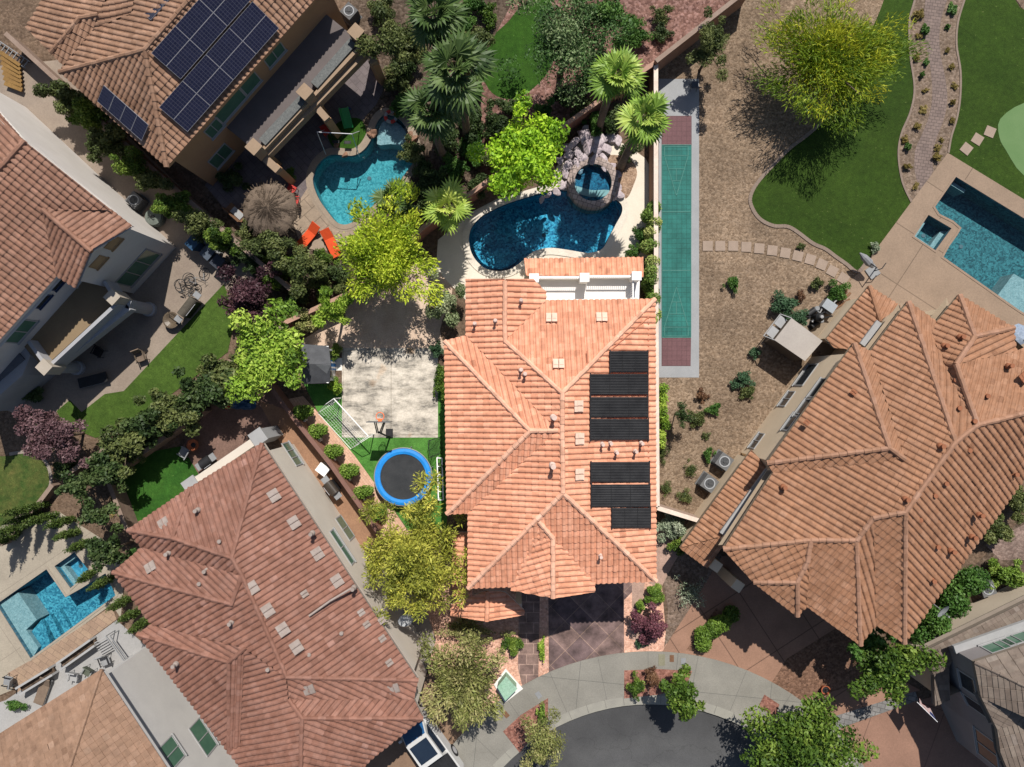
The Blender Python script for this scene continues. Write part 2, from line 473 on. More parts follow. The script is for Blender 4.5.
def turf(name, c1, c2, c3=None, patch=0.7):
    m, nt, b = newmat(name)
    n = NN(nt, 'ShaderNodeTexNoise', Scale=patch, Detail=6.0, Roughness=0.65)
    nt.links.new(pos(nt), n.inputs['Vector'])
    st = [(0.35, c1), (0.6, c2)] + ([(0.72, c3)] if c3 else [])
    r = ramp(nt, st); nt.links.new(n.outputs['Fac'], r.inputs[0])
    s = mulnoise(nt, r.outputs[0], 18.0, 0.6, 1.4, 4, rough=0.8)
    s = mulnoise(nt, s, 3.0, 0.8, 1.2, 5)
    s = mulnoise(nt, s, 0.22, 0.88, 1.14, 4)
    mp = nt.nodes.new('ShaderNodeMapping'); mp.inputs['Rotation'].default_value = (0, 0, 0.6); nt.links.new(pos(nt), mp.inputs[0])
    br = NN(nt, 'ShaderNodeTexBrick'); br.offset = 0.37
    br.inputs['Color1'].default_value = (1, 1, 1, 1); br.inputs['Color2'].default_value = (0.9, 0.92, 0.9, 1); br.inputs['Mortar'].default_value = (0.84, 0.84, 0.8, 1)
    br.inputs['Scale'].default_value = 1.0; br.inputs['Mortar Size'].default_value = 0.02; br.inputs['Brick Width'].default_value = 9.0; br.inputs['Row Height'].default_value = 1.9
    nt.links.new(mp.outputs[0], br.inputs['Vector'])
    mb_ = nt.nodes.new('ShaderNodeVectorMath'); mb_.operation = 'MULTIPLY'; nt.links.new(s, mb_.inputs[0]); nt.links.new(br.outputs['Color'], mb_.inputs[1]); s = mb_.outputs[0]
    n3 = NN(nt, 'ShaderNodeTexNoise', Scale=6.0, Detail=2.0); nt.links.new(pos(nt), n3.inputs['Vector'])
    lf = ramp(nt, [(0.70, (0, 0, 0)), (0.76, (0.05, 0.045, 0.02))]); nt.links.new(n3.outputs['Fac'], lf.inputs[0])
    ad = nt.nodes.new('ShaderNodeVectorMath'); nt.links.new(s, ad.inputs[0]); nt.links.new(lf.outputs[0], ad.inputs[1]); s = ad.outputs[0]
    nt.links.new(s, b.inputs['Base Color'])
    b.inputs['Roughness'].default_value = 0.9; b.inputs['Specular IOR Level'].default_value = 0.15
    addbump(nt, b, 30.0, 0.8, 0.04)
    return m

# roofs
TILE_SALMON = tilemat('salmon_tile', [(0.48, 0.212, 0.125), (0.55, 0.25, 0.152), (0.615, 0.31, 0.20)], 0.9, 1.08)
TILE_F = tilemat('apricot_tile', [(0.235, 0.115, 0.063), (0.262, 0.133, 0.075), (0.285, 0.152, 0.092)], 0.88, 1.1)
TILE_D = tilemat('brick_red_tile', [(0.172, 0.080, 0.055), (0.205, 0.099, 0.070), (0.235, 0.124, 0.093)], 0.84, 1.15)
TILE_B = tilemat('tan_orange_tile', [(0.185, 0.105, 0.066), (0.23, 0.13, 0.082), (0.28, 0.17, 0.115)], 0.8, 1.2)
TILE_C = tilemat('pale_red_tile', [(0.185, 0.094, 0.062), (0.22, 0.115, 0.078), (0.255, 0.142, 0.10)], 0.85, 1.15)
TILE_E = tilemat('beige_flat_tile', [(0.19, 0.115, 0.075), (0.215, 0.13, 0.085), (0.25, 0.155, 0.105)], 0.88, 1.12)
TILE_G = tilemat('grey_brown_shingle', [(0.11, 0.085, 0.068), (0.135, 0.105, 0.085), (0.16, 0.13, 0.105)], 0.9, 1.1)
CAP_A = tilemat('salmon_ridge', [(0.53, 0.275, 0.18), (0.58, 0.32, 0.215), (0.62, 0.37, 0.26)], 0.9, 1.08)
CAP_F = tilemat('apricot_ridge', [(0.25, 0.135, 0.082), (0.28, 0.152, 0.097), (0.30, 0.17, 0.115)], 0.9, 1.08)
# stucco etc
W_CREAM = M('cream_stucco', (0.62, 0.55, 0.45), (0.56, 0.49, 0.40), 0.8, 20, 0.06)
W_WHITE = M('white_stucco', (0.72, 0.70, 0.68), (0.65, 0.63, 0.61), 0.8, 20, 0.05)
W_B = M('ochre_stucco', (0.36, 0.21, 0.11), (0.32, 0.185, 0.10), 0.8, 20, 0.06)
W_C = M('pale_grey_stucco', (0.50, 0.47, 0.44), (0.46, 0.43, 0.40), 0.8, 20, 0.05)
W_D = M('greige_stucco', (0.50, 0.45, 0.385), (0.46, 0.41, 0.35), 0.8, 20, 0.05)
W_E = M('light_grey_stucco', (0.47, 0.455, 0.435), (0.43, 0.415, 0.40), 0.8, 20, 0.05)
W_F = M('buff_stucco', (0.62, 0.50, 0.36), (0.57, 0.46, 0.33), 0.8, 20, 0.05)
W_G = M('taupe_stucco', (0.40, 0.34, 0.265), (0.36, 0.305, 0.24), 0.8, 20, 0.05)
TRIM_W = M('white_trim', (0.75, 0.74, 0.72), (0.70, 0.69, 0.67), 2, 20, 0.04)
TRIM_G = M('grey_white_trim', (0.28, 0.28, 0.28), (0.25, 0.25, 0.25), 2, 20, 0.04)
BLOCK_A = M('pale_block', (0.55, 0.42, 0.33), (0.46, 0.33, 0.25), 2.0, 20, 0.12, bump=0.3)
BLOCK_N = M('tan_block', (0.20, 0.14, 0.105), (0.155, 0.105, 0.08), 2.0, 20, 0.12, bump=0.3)
BLOCK_R = M('red_block', (0.22, 0.10, 0.07), (0.17, 0.08, 0.055), 2.0, 20, 0.12, bump=0.3)
BLOCK_WARM = M('brown_block_face', (0.30, 0.17, 0.11), (0.24, 0.13, 0.09), 2.0, 20, 0.12, bump=0.3)
GLASS = M('dark_glass', (0.02, 0.025, 0.03), (0.03, 0.035, 0.04), 1, 3, 0.05, rough=0.08, spec=0.6)
GLASS_G = M('green_glass', (0.055, 0.125, 0.085), (0.08, 0.155, 0.105), 1, 3, 0.05, rough=0.1, spec=0.6)
BLACK = M('black_plastic', (0.012, 0.012, 0.013), (0.018, 0.018, 0.02), 3, 20, 0.1, rough=0.6)
MAT_BLACK = M('pool_heater_rubber', (0.020, 0.020, 0.022), (0.034, 0.034, 0.036), 1.2, 25, 0.3, rough=0.6)
DGREY = M('dark_grey_shingle', (0.055, 0.057, 0.063), (0.075, 0.078, 0.085), 2, 20, 0.15)
GREY = M('grey_metal', (0.22, 0.225, 0.23), (0.18, 0.185, 0.19), 2, 20, 0.08, rough=0.5)
ALU = M('aluminium', (0.5, 0.5, 0.52), (0.45, 0.45, 0.47), 2, 20, 0.05, rough=0.4, metal=0.4)
RED = M('red_plastic', (0.42, 0.03, 0.02), (0.35, 0.025, 0.02), 2, 10, 0.08, rough=0.5)
ORANGE = M('orange_fabric', (0.55, 0.065, 0.015), (0.48, 0.055, 0.012), 2, 10, 0.08)
HOOP_O = M('orange_steel', (0.85, 0.17, 0.04), (0.8, 0.15, 0.035), 2, 10, 0.05, rough=0.5)
GREENP = M('green_plastic', (0.02, 0.22, 0.06), (0.018, 0.19, 0.05), 2, 10, 0.06, rough=0.4)
BLUEP = M('blue_vinyl', (0.014, 0.21, 0.58), (0.011, 0.17, 0.48), 2, 10, 0.08, rough=0.5)
NAVY = M('navy_plastic', (0.02, 0.04, 0.10), (0.018, 0.035, 0.08), 2, 10, 0.08, rough=0.5)
WOOD = M('brown_wood', (0.16, 0.085, 0.045), (0.12, 0.06, 0.032), 2, 14, 0.2)
WOOD_Y = M('yellow_wood', (0.20, 0.115, 0.035), (0.16, 0.09, 0.028), 2, 14, 0.2)
THATCH = M('dry_thatch', (0.135, 0.10, 0.072), (0.075, 0.054, 0.038), 1.4, 26, 0.45, bump=0.8, bs=18)
TERRA = M('terracotta_pot', (0.30, 0.09, 0.04), (0.24, 0.07, 0.03), 2, 10, 0.1)
BARK = M('grey_brown_bark', (0.12, 0.085, 0.06), (0.08, 0.055, 0.04), 4, 20, 0.25, bump=0.5)
PALMBARK = M('palm_bark', (0.17, 0.125, 0.09), (0.10, 0.07, 0.05), 5, 24, 0.3, bump=0.6)
ROCK = M('pinkish_rock', (0.44, 0.38, 0.39), (0.26, 0.21, 0.225), 1.6, 9, 0.25, bump=0.6, bs=12)
ROCK_N = M('tan_rock', (0.20, 0.14, 0.10), (0.13, 0.09, 0.065), 1.6, 9, 0.25, bump=0.6, bs=12)
NET = M('white_netting', (0.65, 0.65, 0.65), (0.6, 0.6, 0.6), 2, 20, 0.05)
TERR_PAINT = M('pale_vent_tile', (0.62, 0.44, 0.345), (0.56, 0.39, 0.30), 2, 20, 0.08)
VENT_D = M('pale_grey_vent_tile', (0.28, 0.235, 0.21), (0.23, 0.185, 0.16), 2, 20, 0.1)
VENT_F = M('orange_vent_tile', (0.25, 0.10, 0.05), (0.21, 0.08, 0.04), 2, 20, 0.1)
PIPE_M = M('painted_pipe', (0.55, 0.42, 0.36), (0.45, 0.33, 0.28), 3, 20, 0.1)
PV = pvmat('solar_cells')

# ------------------------------------------------------------------ ground sheets
def smooth_loop(pts, n=5, closed=True):
    out = []; m = len(pts)
    for i in range(m if closed else m - 1):
        p0 = pts[(i - 1) % m] if closed or i > 0 else pts[0]
        p1 = pts[i]; p2 = pts[(i + 1) % m]
        p3 = pts[(i + 2) % m] if closed or i + 2 < m else pts[-1]
        for k in range(n):
            t = k / n; t2 = t * t; t3 = t2 * t
            out.append(tuple(0.5 * ((2 * p1[j]) + (-p0[j] + p2[j]) * t + (2 * p0[j] - 5 * p1[j] + 4 * p2[j] - p3[j]) * t2 + (-p0[j] + 3 * p1[j] - 3 * p2[j] + p3[j]) * t3) for j in (0, 1)))
    if not closed: out.append(tuple(pts[-1]))
    return out
def offset_loop(pts, d):
    """offset a closed loop of 2-D points to its outside by d"""
    n = len(pts); out = []
    ar = sum(pts[i][0] * pts[(i + 1) % n][1] - pts[(i + 1) % n][0] * pts[i][1] for i in range(n))
    sg = 1 if ar > 0 else -1
    for i in range(n):
        a, b, c = Vector(pts[i - 1][:2]), Vector(pts[i][:2]), Vector(pts[(i + 1) % n][:2])
        d1 = (b - a).normalized(); d2 = (c - b).normalized()
        n1 = Vector((d1.y, -d1.x)) * sg; n2 = Vector((d2.y, -d2.x)) * sg
        m = n1 + n2
        if m.length < 1e-6: m = n1
        m = m.normalized()
        k = d / max(0.35, m.dot(n1))
        out.append((b.x + m.x * k, b.y + m.y * k))
    return out
def W2(pts, h=0.0):
    return [tuple(P(p[0], p[1], h)[:2]) for p in pts]
def sheet_mb(loop, z, holes=()):
    """flat sheet; loop and holes in metres"""
    mb = MB()
    ls = [[Vector((p[0], p[1], 0)) for p in loop]] + [[Vector((p[0], p[1], 0)) for p in h] for h in holes]
    fl = [p for l in ls for p in l]
    fs = []
    for t in tessellate_polygon(ls):
        a, b, c = fl[t[0]], fl[t[1]], fl[t[2]]
        fs.append(tuple(t) if (b - a).cross(c - a).z > 0 else tuple(reversed(t)))
    mb.add([(p.x, p.y, z) for p in fl], fs)
    return mb
GI = [0]
def ground(name, pts, lvl, mat, sm=0, holes=(), label=None):
    GI[0] += 1
    loop = smooth_loop(pts, sm) if sm else pts
    o = sheet_mb(W2(loop), 0.004 * lvl + 0.0004 * GI[0], holes).build(name, mat)
    return tag(o, kind='structure')
def strip(name, pts, width, z, mat, sm=5, h=0.05):
    """low edging along an open line of pixels"""
    pts = [Vector((*q, 0)) for q in W2(smooth_loop(pts, sm, False))]
    mb = MB()
    for a, b in zip(pts, pts[1:]):
        mb.bar((a.x, a.y, z + h / 2 - 0.03), (b.x, b.y, z + h / 2 - 0.03), width, h + 0.06)
    return tag(mb.build(name, mat), kind='structure')

# pool outlines (pixels)
POOL_A = smooth_loop([(469, 242), (471, 229), (480, 218), (497, 208), (515, 201), (535, 195), (556, 190), (572, 192), (590, 197), (608, 197),
                      (620, 203), (622, 212), (616, 224), (609, 237), (602, 249), (588, 253), (568, 250), (549, 248), (533, 252), (520, 263),
                      (508, 270), (495, 271), (483, 267), (473, 256)], 4)
POOL_B = smooth_loop([(313, 180), (318, 165), (331, 155), (352, 156), (364, 150), (372, 138), (377, 123), (386, 115), (402, 122), (414, 146),
                      (414, 161), (405, 174), (397, 187), (382, 193), (375, 204), (362, 215), (349, 224), (338, 223), (328, 212), (318, 197)], 4)
POOL_F = [(955.5, 177), (1075, 250), (1075, 345), (1017, 309), (943, 257), (949, 246), (957, 235), (961, 228), (953, 221), (947, 218), (939, 214), (934.6, 207)]
SPA_F = [(928, 215), (951, 228.5), (935, 250.5), (914, 236.5)]
POOL_E = [(2, 606), (47, 570), (58, 580), (68, 595), (88, 585), (100, 576), (116, 593), (112, 604), (31, 658), (-10, 606), (-4, 602)]
POOL_E = [(-3, 604), (47, 569), (66, 597), (82, 588), (106, 573), (116, 595), (31, 658)]
SPA_E = [(55, 566), (75, 552), (90, 571), (71, 588)]
holes = [W2(POOL_A), W2(POOL_B), W2(POOL_F), W2(SPA_F), W2(POOL_E), W2(SPA_E)]
HA, HB, HF, HSF, HE, HSE = holes

# the cul-de-sac: round head and a street leading away beyond the frame
def road_loop(r, half):
    out = [(650 + half, 2600)]
    a0 = math.degrees(math.acos(half / r))
    for i in range(73):
        a = math.radians(-a0 + (180 + 2 * a0) * i / 72)
        out.append((650 + r * math.cos(a), 907 - r * math.sin(a)))
    out.append((650 - half, 2600))
    return out
ROAD = W2(road_loop(203, 130)); ROAD_O = W2(road_loop(256, 183)); KERB_O = W2(road_loop(212, 139))

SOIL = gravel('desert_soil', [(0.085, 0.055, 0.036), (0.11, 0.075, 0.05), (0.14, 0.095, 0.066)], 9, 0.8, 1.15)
GRAVEL_F = gravel('tan_gravel', [(0.12, 0.082, 0.053), (0.172, 0.121, 0.08), (0.23, 0.168, 0.117)], 10.5, 0.74, 1.2, 0.35)
GRAVEL_R = gravel('red_lava_gravel', [(0.09, 0.045, 0.036), (0.15, 0.08, 0.062), (0.23, 0.135, 0.115)], 7.5, 0.85, 1.15)
GRAVEL_P = gravel('pink_gravel', [(0.40, 0.22, 0.155), (0.50, 0.29, 0.21), (0.56, 0.35, 0.265)], 10, 0.85, 1.12)
GRAVEL_V = gravel('verge_gravel', [(0.13, 0.055, 0.042), (0.20, 0.09, 0.066), (0.26, 0.13, 0.10)], 9, 0.85, 1.15)
GRAVEL_BR = gravel('brown_front_gravel', [(0.10, 0.055, 0.036), (0.14, 0.078, 0.05), (0.19, 0.11, 0.075)], 9, 0.85, 1.15)
GRAVEL_PATH = gravel('path_border_gravel', [(0.11, 0.078, 0.055), (0.15, 0.108, 0.078), (0.20, 0.15, 0.115)], 9, 0.85, 1.12)
PALE_DG = M('pale_fines', (0.50, 0.38, 0.29), (0.40, 0.29, 0.215), 1.1, 14, 0.22, bump=0.3)
CONC_A = M('cream_deck', (0.60, 0.54, 0.45), (0.54, 0.48, 0.395), 0.7, 15, 0.07)
CONC_F = pavers('tan_deck', (0.215, 0.155, 0.11), (0.225, 0.162, 0.115), (0.12, 0.085, 0.06), 9.0, 3.2, math.radians(33), 0.0, 0.03, (0.9, 1.08), 0.8, off=(1.2, 0.9))
CONC_E = pavers('ivory_deck', (0.27, 0.235, 0.185), (0.28, 0.245, 0.192), (0.20, 0.17, 0.135), 7.0, 3.5, math.radians(-34), 0.0, 0.02, (0.88, 1.1), 0.7)
CONC_W = pavers('washed_concrete', (0.185, 0.175, 0.152), (0.195, 0.185, 0.16), (0.115, 0.112, 0.10), 6.0, 9.0, 0.1, 0.0, 0.02, (0.84, 1.12), 0.6)
KERB_M = M('kerb_concrete', (0.25, 0.24, 0.205), (0.21, 0.20, 0.175), 1.0, 18, 0.1)
ASPH = asphalt('asphalt')
SLAB = M('court_slab', (0.26, 0.265, 0.27), (0.23, 0.235, 0.24), 0.8, 20, 0.08)
COURT = courtmat()
TURF_A = turf('bright_turf', (0.055, 0.16, 0.028), (0.075, 0.20, 0.038))
TURF_F = turf('dark_turf', (0.021, 0.044, 0.005), (0.028, 0.054, 0.0065), patch=0.35)
TURF_C = turf('mid_turf', (0.038, 0.072, 0.011), (0.05, 0.09, 0.014))
TURF_C2 = turf('mottled_grass', (0.03, 0.06, 0.012), (0.075, 0.085, 0.022), (0.11, 0.10, 0.03), 1.2)
TURF_D = turf('emerald_turf', (0.018, 0.066, 0.009), (0.03, 0.088, 0.012))
TURF_H = turf('deep_lawn', (0.018, 0.055, 0.005), (0.026, 0.07, 0.007))
PUTT = M('putting_green', (0.085, 0.155, 0.055), (0.10, 0.17, 0.065), 0.8, 30, 0.08)
DRIVE_A = pavers('stamped_drive', (0.088, 0.06, 0.06), (0.135, 0.09, 0.08), (0.20, 0.135, 0.105), 1.30, 1.30, math.radians(45), 0.0, 0.022, (0.4, 1.9), 1.0, off=(0.15, 0.35))
WALK_A = pavers('stamped_walk', (0.13, 0.085, 0.075), (0.18, 0.12, 0.10), (0.28, 0.19, 0.155), 0.9, 0.65, 0.0, 0.5, 0.03, (0.6, 1.5), 1.6)
DRIVE_F = pavers('salmon_drive', (0.235, 0.135, 0.092), (0.245, 0.14, 0.096), (0.115, 0.065, 0.045), 2.6, 4.4, math.radians(-33), 0.0, 0.035, (0.86, 1.1), 0.7, off=(0.4, 1.0))
PAVE_B = pavers('purple_pavers', (0.115, 0.095, 0.098), (0.13, 0.108, 0.108), (0.085, 0.07, 0.07), 0.6, 0.4, math.radians(48), 0.5, 0.02)
DECK_B = pavers('sand_pavers', (0.24, 0.185, 0.135), (0.26, 0.20, 0.148), (0.15, 0.115, 0.085), 1.3, 0.75, math.radians(-42), 0.5, 0.03)
PAVE_C = M('warm_concrete', (0.235, 0.19, 0.15), (0.185, 0.145, 0.115), 0.6, 12, 0.12)
PAVE_D = M('reddish_earth', (0.165, 0.10, 0.078), (0.115, 0.068, 0.052), 1.0, 12, 0.25)
SIDE_D = M('ochre_earth', (0.26, 0.145, 0.085), (0.20, 0.11, 0.066), 1.0, 14, 0.18)
CONC_D = M('sand_concrete', (0.27, 0.235, 0.20), (0.235, 0.20, 0.17), 0.8, 14, 0.12)
BRICK_PATH = pavers('path_pavers', (0.135, 0.10, 0.088), (0.175, 0.13, 0.112), (0.085, 0.064, 0.055), 0.32, 0.2, math.radians(8), 0.5, 0.02, (0.85, 1.12), 1.0)
BRICK_E = pavers('beige_pavers', (0.27, 0.19, 0.13), (0.25, 0.17, 0.12), (0.18, 0.125, 0.09), 0.7, 0.35, math.radians(34), 0.5, 0.02, (0.85, 1.12), 1.0)
BRICK_STRIP = pavers('salmon_brick_walk', (0.46, 0.28, 0.19), (0.54, 0.35, 0.25), (0.36, 0.22, 0.15), 0.3, 0.15, math.radians(52), 0.5, 0.012, (0.8, 1.15), 1.4)
DARKSOIL = gravel('dark_bed_soil', [(0.045, 0.03, 0.02), (0.07, 0.05, 0.035), (0.11, 0.08, 0.06)], 8, 0.7, 1.3)  # dark brown soil of the planting beds
STONE_G = pavers('grey_stone_band', (0.15, 0.145, 0.14), (0.21, 0.20, 0.19), (0.10, 0.095, 0.09), 0.5, 0.3, math.radians(14), 0.5, 0.03)

tag(sheet_mb([(-260, -260), (260, -260), (260, 260), (-260, 260)], 0.0, holes + [KERB_O]).build('ground', SOIL), kind='structure')

# street
tag(sheet_mb(ROAD, -0.12).build('road', ASPH), kind='structure')
k = MB()
n_ = len(ROAD)
for i in range(n_ - 1):
    a, b = ROAD[i], ROAD[i + 1]; c, d = KERB_O[i], KERB_O[i + 1]
    k.quad((a[0], a[1], -0.125), (b[0], b[1], -0.125), (b[0], b[1], 0.05), (a[0], a[1], 0.05))
    k.quad((a[0], a[1], 0.05), (b[0], b[1], 0.05), (d[0], d[1], 0.06), (c[0], c[1], 0.06))
    k.quad((a[0], a[1], -0.135), (b[0], b[1], -0.135), (d[0], d[1], -0.135), (c[0], c[1], -0.135))
tag(k.build('kerb', KERB_M), kind='structure')
k = MB()
for i in range(n_ - 1):
    a, b = KERB_O[i], KERB_O[i + 1]; c, d = ROAD_O[i], ROAD_O[i + 1]
    k.quad((a[0], a[1], 0.06), (b[0], b[1], 0.06), (d[0], d[1], 0.064), (c[0], c[1], 0.064))
    k.quad((c[0], c[1], 0.064), (d[0], d[1], 0.064), (d[0], d[1], -0.02), (c[0], c[1], -0.02))
tag(k.build('pavement', CONC_W), kind='structure')
k = MB()
def radial(a_deg, r0, r1, w=0.035):
    a_ = math.radians(a_deg); cc = P(650, 907); s_ = mpp()
    dx, dy = math.cos(a_), math.sin(a_)
    for q0, q1, z in ((r0, r1, 0.069),):
        A = Vector((cc.x + dx * q0 * s_, cc.y + dy * q0 * s_, z)); B = Vector((cc.x + dx * q1 * s_, cc.y + dy * q1 * s_, z)); n = Vector((-dy, dx, 0)) * w / 2
        k.quad(A - n, B - n, B + n, A + n)
for i in range(11): radial(34 + i * 11.3, 212.5, 255.5, 0.022)
for i in range(26): radial(31 + i * 5.1, 204, 212.3, 0.02)
tag(k.build('pavement_joints', M('joint_dark', (0.115, 0.11, 0.10), (0.10, 0.096, 0.087), 3, 20, 0.1)), kind='structure')
for pts in ([(624, 670), (658, 668.5), (692, 670.5), (688, 681), (683, 687), (660, 694), (624, 698)],
            [(548, 697.5), (548, 720), (536, 733), (519.5, 752), (503, 731), (520, 715)],
            [(764, 694), (779, 704), (775, 716), (758, 706)]):
    ground('verge_bed', pts, 17, GRAVEL_V)

# lot of the middle house
ground('yard', [(284, 323), (349, 294), (420, 230), (480, 190), (553, 133), (600, 100), (655, 62), (657, 505), (700, 519), (663, 600), (667, 648), (640, 651),
                (560, 662), (520, 690), (470, 735), (440, 660), (400, 560), (366, 520), (288, 411), (300, 380)], 1, SOIL, holes=[HA])
ground('pool_deck', [(436, 268), (438, 240), (455, 226), (470, 213), (497, 199), (548, 186), (560, 160), (585, 138), (603, 134), (628, 146), (645, 158), (649, 165),
                     (649, 255), (640, 262), (640, 320), (466, 320), (466, 300), (448, 282)], 3, CONC_A, holes=[HA])
ground('gravel_bed', [(606, 157), (622, 156), (632, 161), (637, 172), (634, 184), (627, 198), (618, 196), (614, 178)], 4, GRAVEL_BR if False else gravel('pool_planter', [(0.20, 0.13, 0.085), (0.27, 0.18, 0.12), (0.33, 0.23, 0.165)], 10), sm=4)
ground('yard_fines', [(300, 345), (318, 330), (352, 296), (420, 262), (440, 262), (452, 282), (450, 300), (440, 330), (446, 350), (438, 352), (342, 352), (330, 372)], 2, PALE_DG, sm=3)
ground('basketball_court', [(342, 348), (438, 348), (438, 437.5), (342, 437.5)], 3, COURT)
ground('turf', [(304, 384), (342, 384), (342, 437.5), (438, 437.5), (438, 388), (447, 388), (447, 530), (408, 530), (385, 497), (355, 456), (318, 412)], 2, TURF_A)
ground('slab', [(329, 358), (342, 358), (342, 370.5), (329, 370.5)], 4, M('white_concrete', (0.68, 0.66, 0.62), (0.62, 0.6, 0.56), 1, 15, 0.06))
ground('brick_walk', [(284, 400), (303, 396), (318, 412.5), (355, 456), (385, 497.5), (408, 531), (420, 560), (400, 575), (366, 516), (330, 466)], 3, BRICK_STRIP)
ground('front_yard', [(425, 590), (470, 560), (660, 560), (663, 600), (667, 648), (640, 665), (595, 671), (556, 686), (532, 702), (514, 716), (492, 737), (476, 754), (440, 700), (428, 650)], 3, GRAVEL_P)
ground('driveway', [(548, 560), (634, 560), (634, 590), (624, 600), (624, 666), (600, 670), (575, 676), (549, 688)], 4, DRIVE_A)
ground('front_walk', [(519, 590), (540, 590), (540, 650), (537, 694), (526, 702), (518, 668)], 4, WALK_A)
ground('planting_strip', [(540, 590), (548, 590), (548, 688), (538, 694)], 5, GRAVEL_P)
ground('side_bed', [(632, 545), (662, 520), (700, 519), (672, 566), (660, 590), (645, 580), (638, 640), (632, 640)], 4, M('pink_earth', (0.36, 0.24, 0.19), (0.24, 0.16, 0.125), 1.4, 14, 0.2))

# lot on the right with the shuffleboard court and the long lawn
ground('gravel_yard', [(657, 60), (748, -12), (960, -12), (960, 180), (900, 290), (780, 470), (700, 519), (659, 503)], 1, GRAVEL_F, holes=[HF, HSF]) if False else ground('gravel_yard', [(657, 60), (748, -12), (935, -12), (935, 120), (905, 200), (880, 250), (860, 290), (780, 470), (700, 519), (659, 503)], 1, GRAVEL_F)
ground('court_slab', [(658.5, 79), (699, 79), (699, 377.5), (658.5, 377.5)], 3, SLAB)
ground('shuffleboard', [(661.5, 145), (691.5, 145), (691, 337.5), (661.5, 337.5)], 5, pavers('green_sport_tile', (0.017, 0.112, 0.096), (0.022, 0.128, 0.11), (0.012, 0.065, 0.056), 0.305, 0.305, 0.0, 0.0, 0.014, (0.72, 1.25), 0.8, off=(0.07, 0.1)))
PURP = pavers('plum_sport_tile', (0.115, 0.058, 0.062), (0.125, 0.064, 0.068), (0.075, 0.038, 0.04), 0.305, 0.305, 0.0, 0.0, 0.012, (0.9, 1.1), 0.8, off=(0.07, 0.1))
ground('shuffleboard_end', [(661.5, 116), (691.5, 116), (691.5, 145), (661.5, 145)], 5, PURP)
ground('shuffleboard_end', [(661.5, 337.5), (691, 337.5), (690.5, 366), (661.5, 366)], 5, PURP)
k = MB()
LN = 0.035
def mark(pts, w=LN):
    for a, b in zip(pts, pts[1:]):
        A = P(*a); B = P(*b); d = (B - A).normalized(); s_ = Vector((-d.y, d.x, 0)) * w / 2; z = Vector((0, 0, 0.048))
        k.quad(A - s_ + z, B - s_ + z, B + s_ + z, A + s_ + z)
mark([(661.7, 145.4), (661.7, 337)]); mark([(691, 145.4), (690.8, 337)])
for y in (212, 270.5): mark([(661.7, y), (691, y)], 0.05)
for ya, yb, sg in ((287, 336, 1), (196, 147, -1)):
    mark([(676.2, ya), (664.3, ya + sg * 40), (664.3, yb), (688, yb), (688, ya + sg * 40), (676.2, ya)])
    mark([(672.2, ya + sg * 15), (680.3, ya + sg * 15)]); mark([(668.6, ya + sg * 27), (683.8, ya + sg * 27)]); mark([(664.4, ya + sg * 40.3), (687.9, ya + sg * 40.3)])
    mark([(676.2, ya + sg * 15.4), (676.2, ya + sg * 26.6)])
mark([(661.7, 337.3), (690.9, 337.3)], 0.05); mark([(661.7, 145.2), (691, 145.2)], 0.05)
tag(k.build('court_markings', M('faded_line_paint', (0.075, 0.19, 0.165), (0.045, 0.155, 0.13), 3, 20, 0.15)), kind='structure')
LAWN_L = [(865, 264), (857, 272), (846, 264), (836, 257), (825, 249), (812, 243), (790, 227.5), (774, 226), (761, 220), (753, 210), (750, 198), (757, 183), (774, 164), (790, 148), (806, 136), (822, 122), (840, 90), (860, 50), (876, 20), (888, -12)]
LAWN_R = [(918, -12), (913, 5), (909, 22), (909.5, 53), (914, 88), (910, 112), (901, 134), (898, 155), (902, 182), (911, 202)]
ground('lawn', smooth_loop(LAWN_L, 4, False) + smooth_loop(LAWN_R, 4, False), 3, TURF_F)
strip('lawn_edging', LAWN_L[:16], 0.22, 0.012, M('edging_concrete', (0.19, 0.145, 0.115), (0.16, 0.12, 0.095), 2, 20, 0.1))
GB_R = [(968, -12), (964, 0), (957.5, 22), (956, 45), (960, 72), (959.5, 99), (956, 120), (951, 136), (948, 153)]
ground('path_border', smooth_loop(LAWN_R, 4, False) + list(reversed(smooth_loop(GB_R, 4, False))), 4, GRAVEL_PATH)
PV_L = [(926, -12), (925, 0), (924, 16), (925, 40), (930, 67), (932, 94), (929, 115), (921, 136), (915, 150), (914.5, 171), (919, 187), (921, 196)]
PV_R = [(950, -12), (947, 0), (941, 19), (939, 40), (941, 59), (945, 78), (947, 99), (944, 118), (936, 139), (932, 155), (933, 171)]
ground('garden_path', smooth_loop(PV_L, 4, False) + list(reversed(smooth_loop(PV_R, 4, False))), 5, BRICK_PATH)
strip('path_edging', LAWN_R, 0.12, 0.016, MATS['edging_concrete'])
strip('path_edging', GB_R, 0.12, 0.016, MATS['edging_concrete'])
ground('east_lawn', smooth_loop(GB_R, 4, False) + [(1090, 245), (1090, 40), (1020, 8), (1008, -12)], 3, TURF_F)
ground('putting_green', [(1000, 119), (1024, 103), (1060, 100), (1060, 190), (1024, 176), (1006, 151), (999, 137)], 5, PUTT, sm=3)
ground('corner_path', [(1008, -12), (1022, 9), (1060, 24), (1060, -12)], 4, GRAVEL_PATH)
ground('terrace', [(947.5, 153), (1090, 240), (1090, 420), (900, 380), (840, 300), (846, 285), (858, 273), (866, 263), (911, 202)], 6, CONC_F, holes=[HF, HSF])
ground('side_gravel', [(790, 327), (846, 285), (870, 310), (830, 360)], 2, M('pale_side_fines', (0.20, 0.16, 0.115), (0.17, 0.13, 0.095), 1, 14, 0.12))

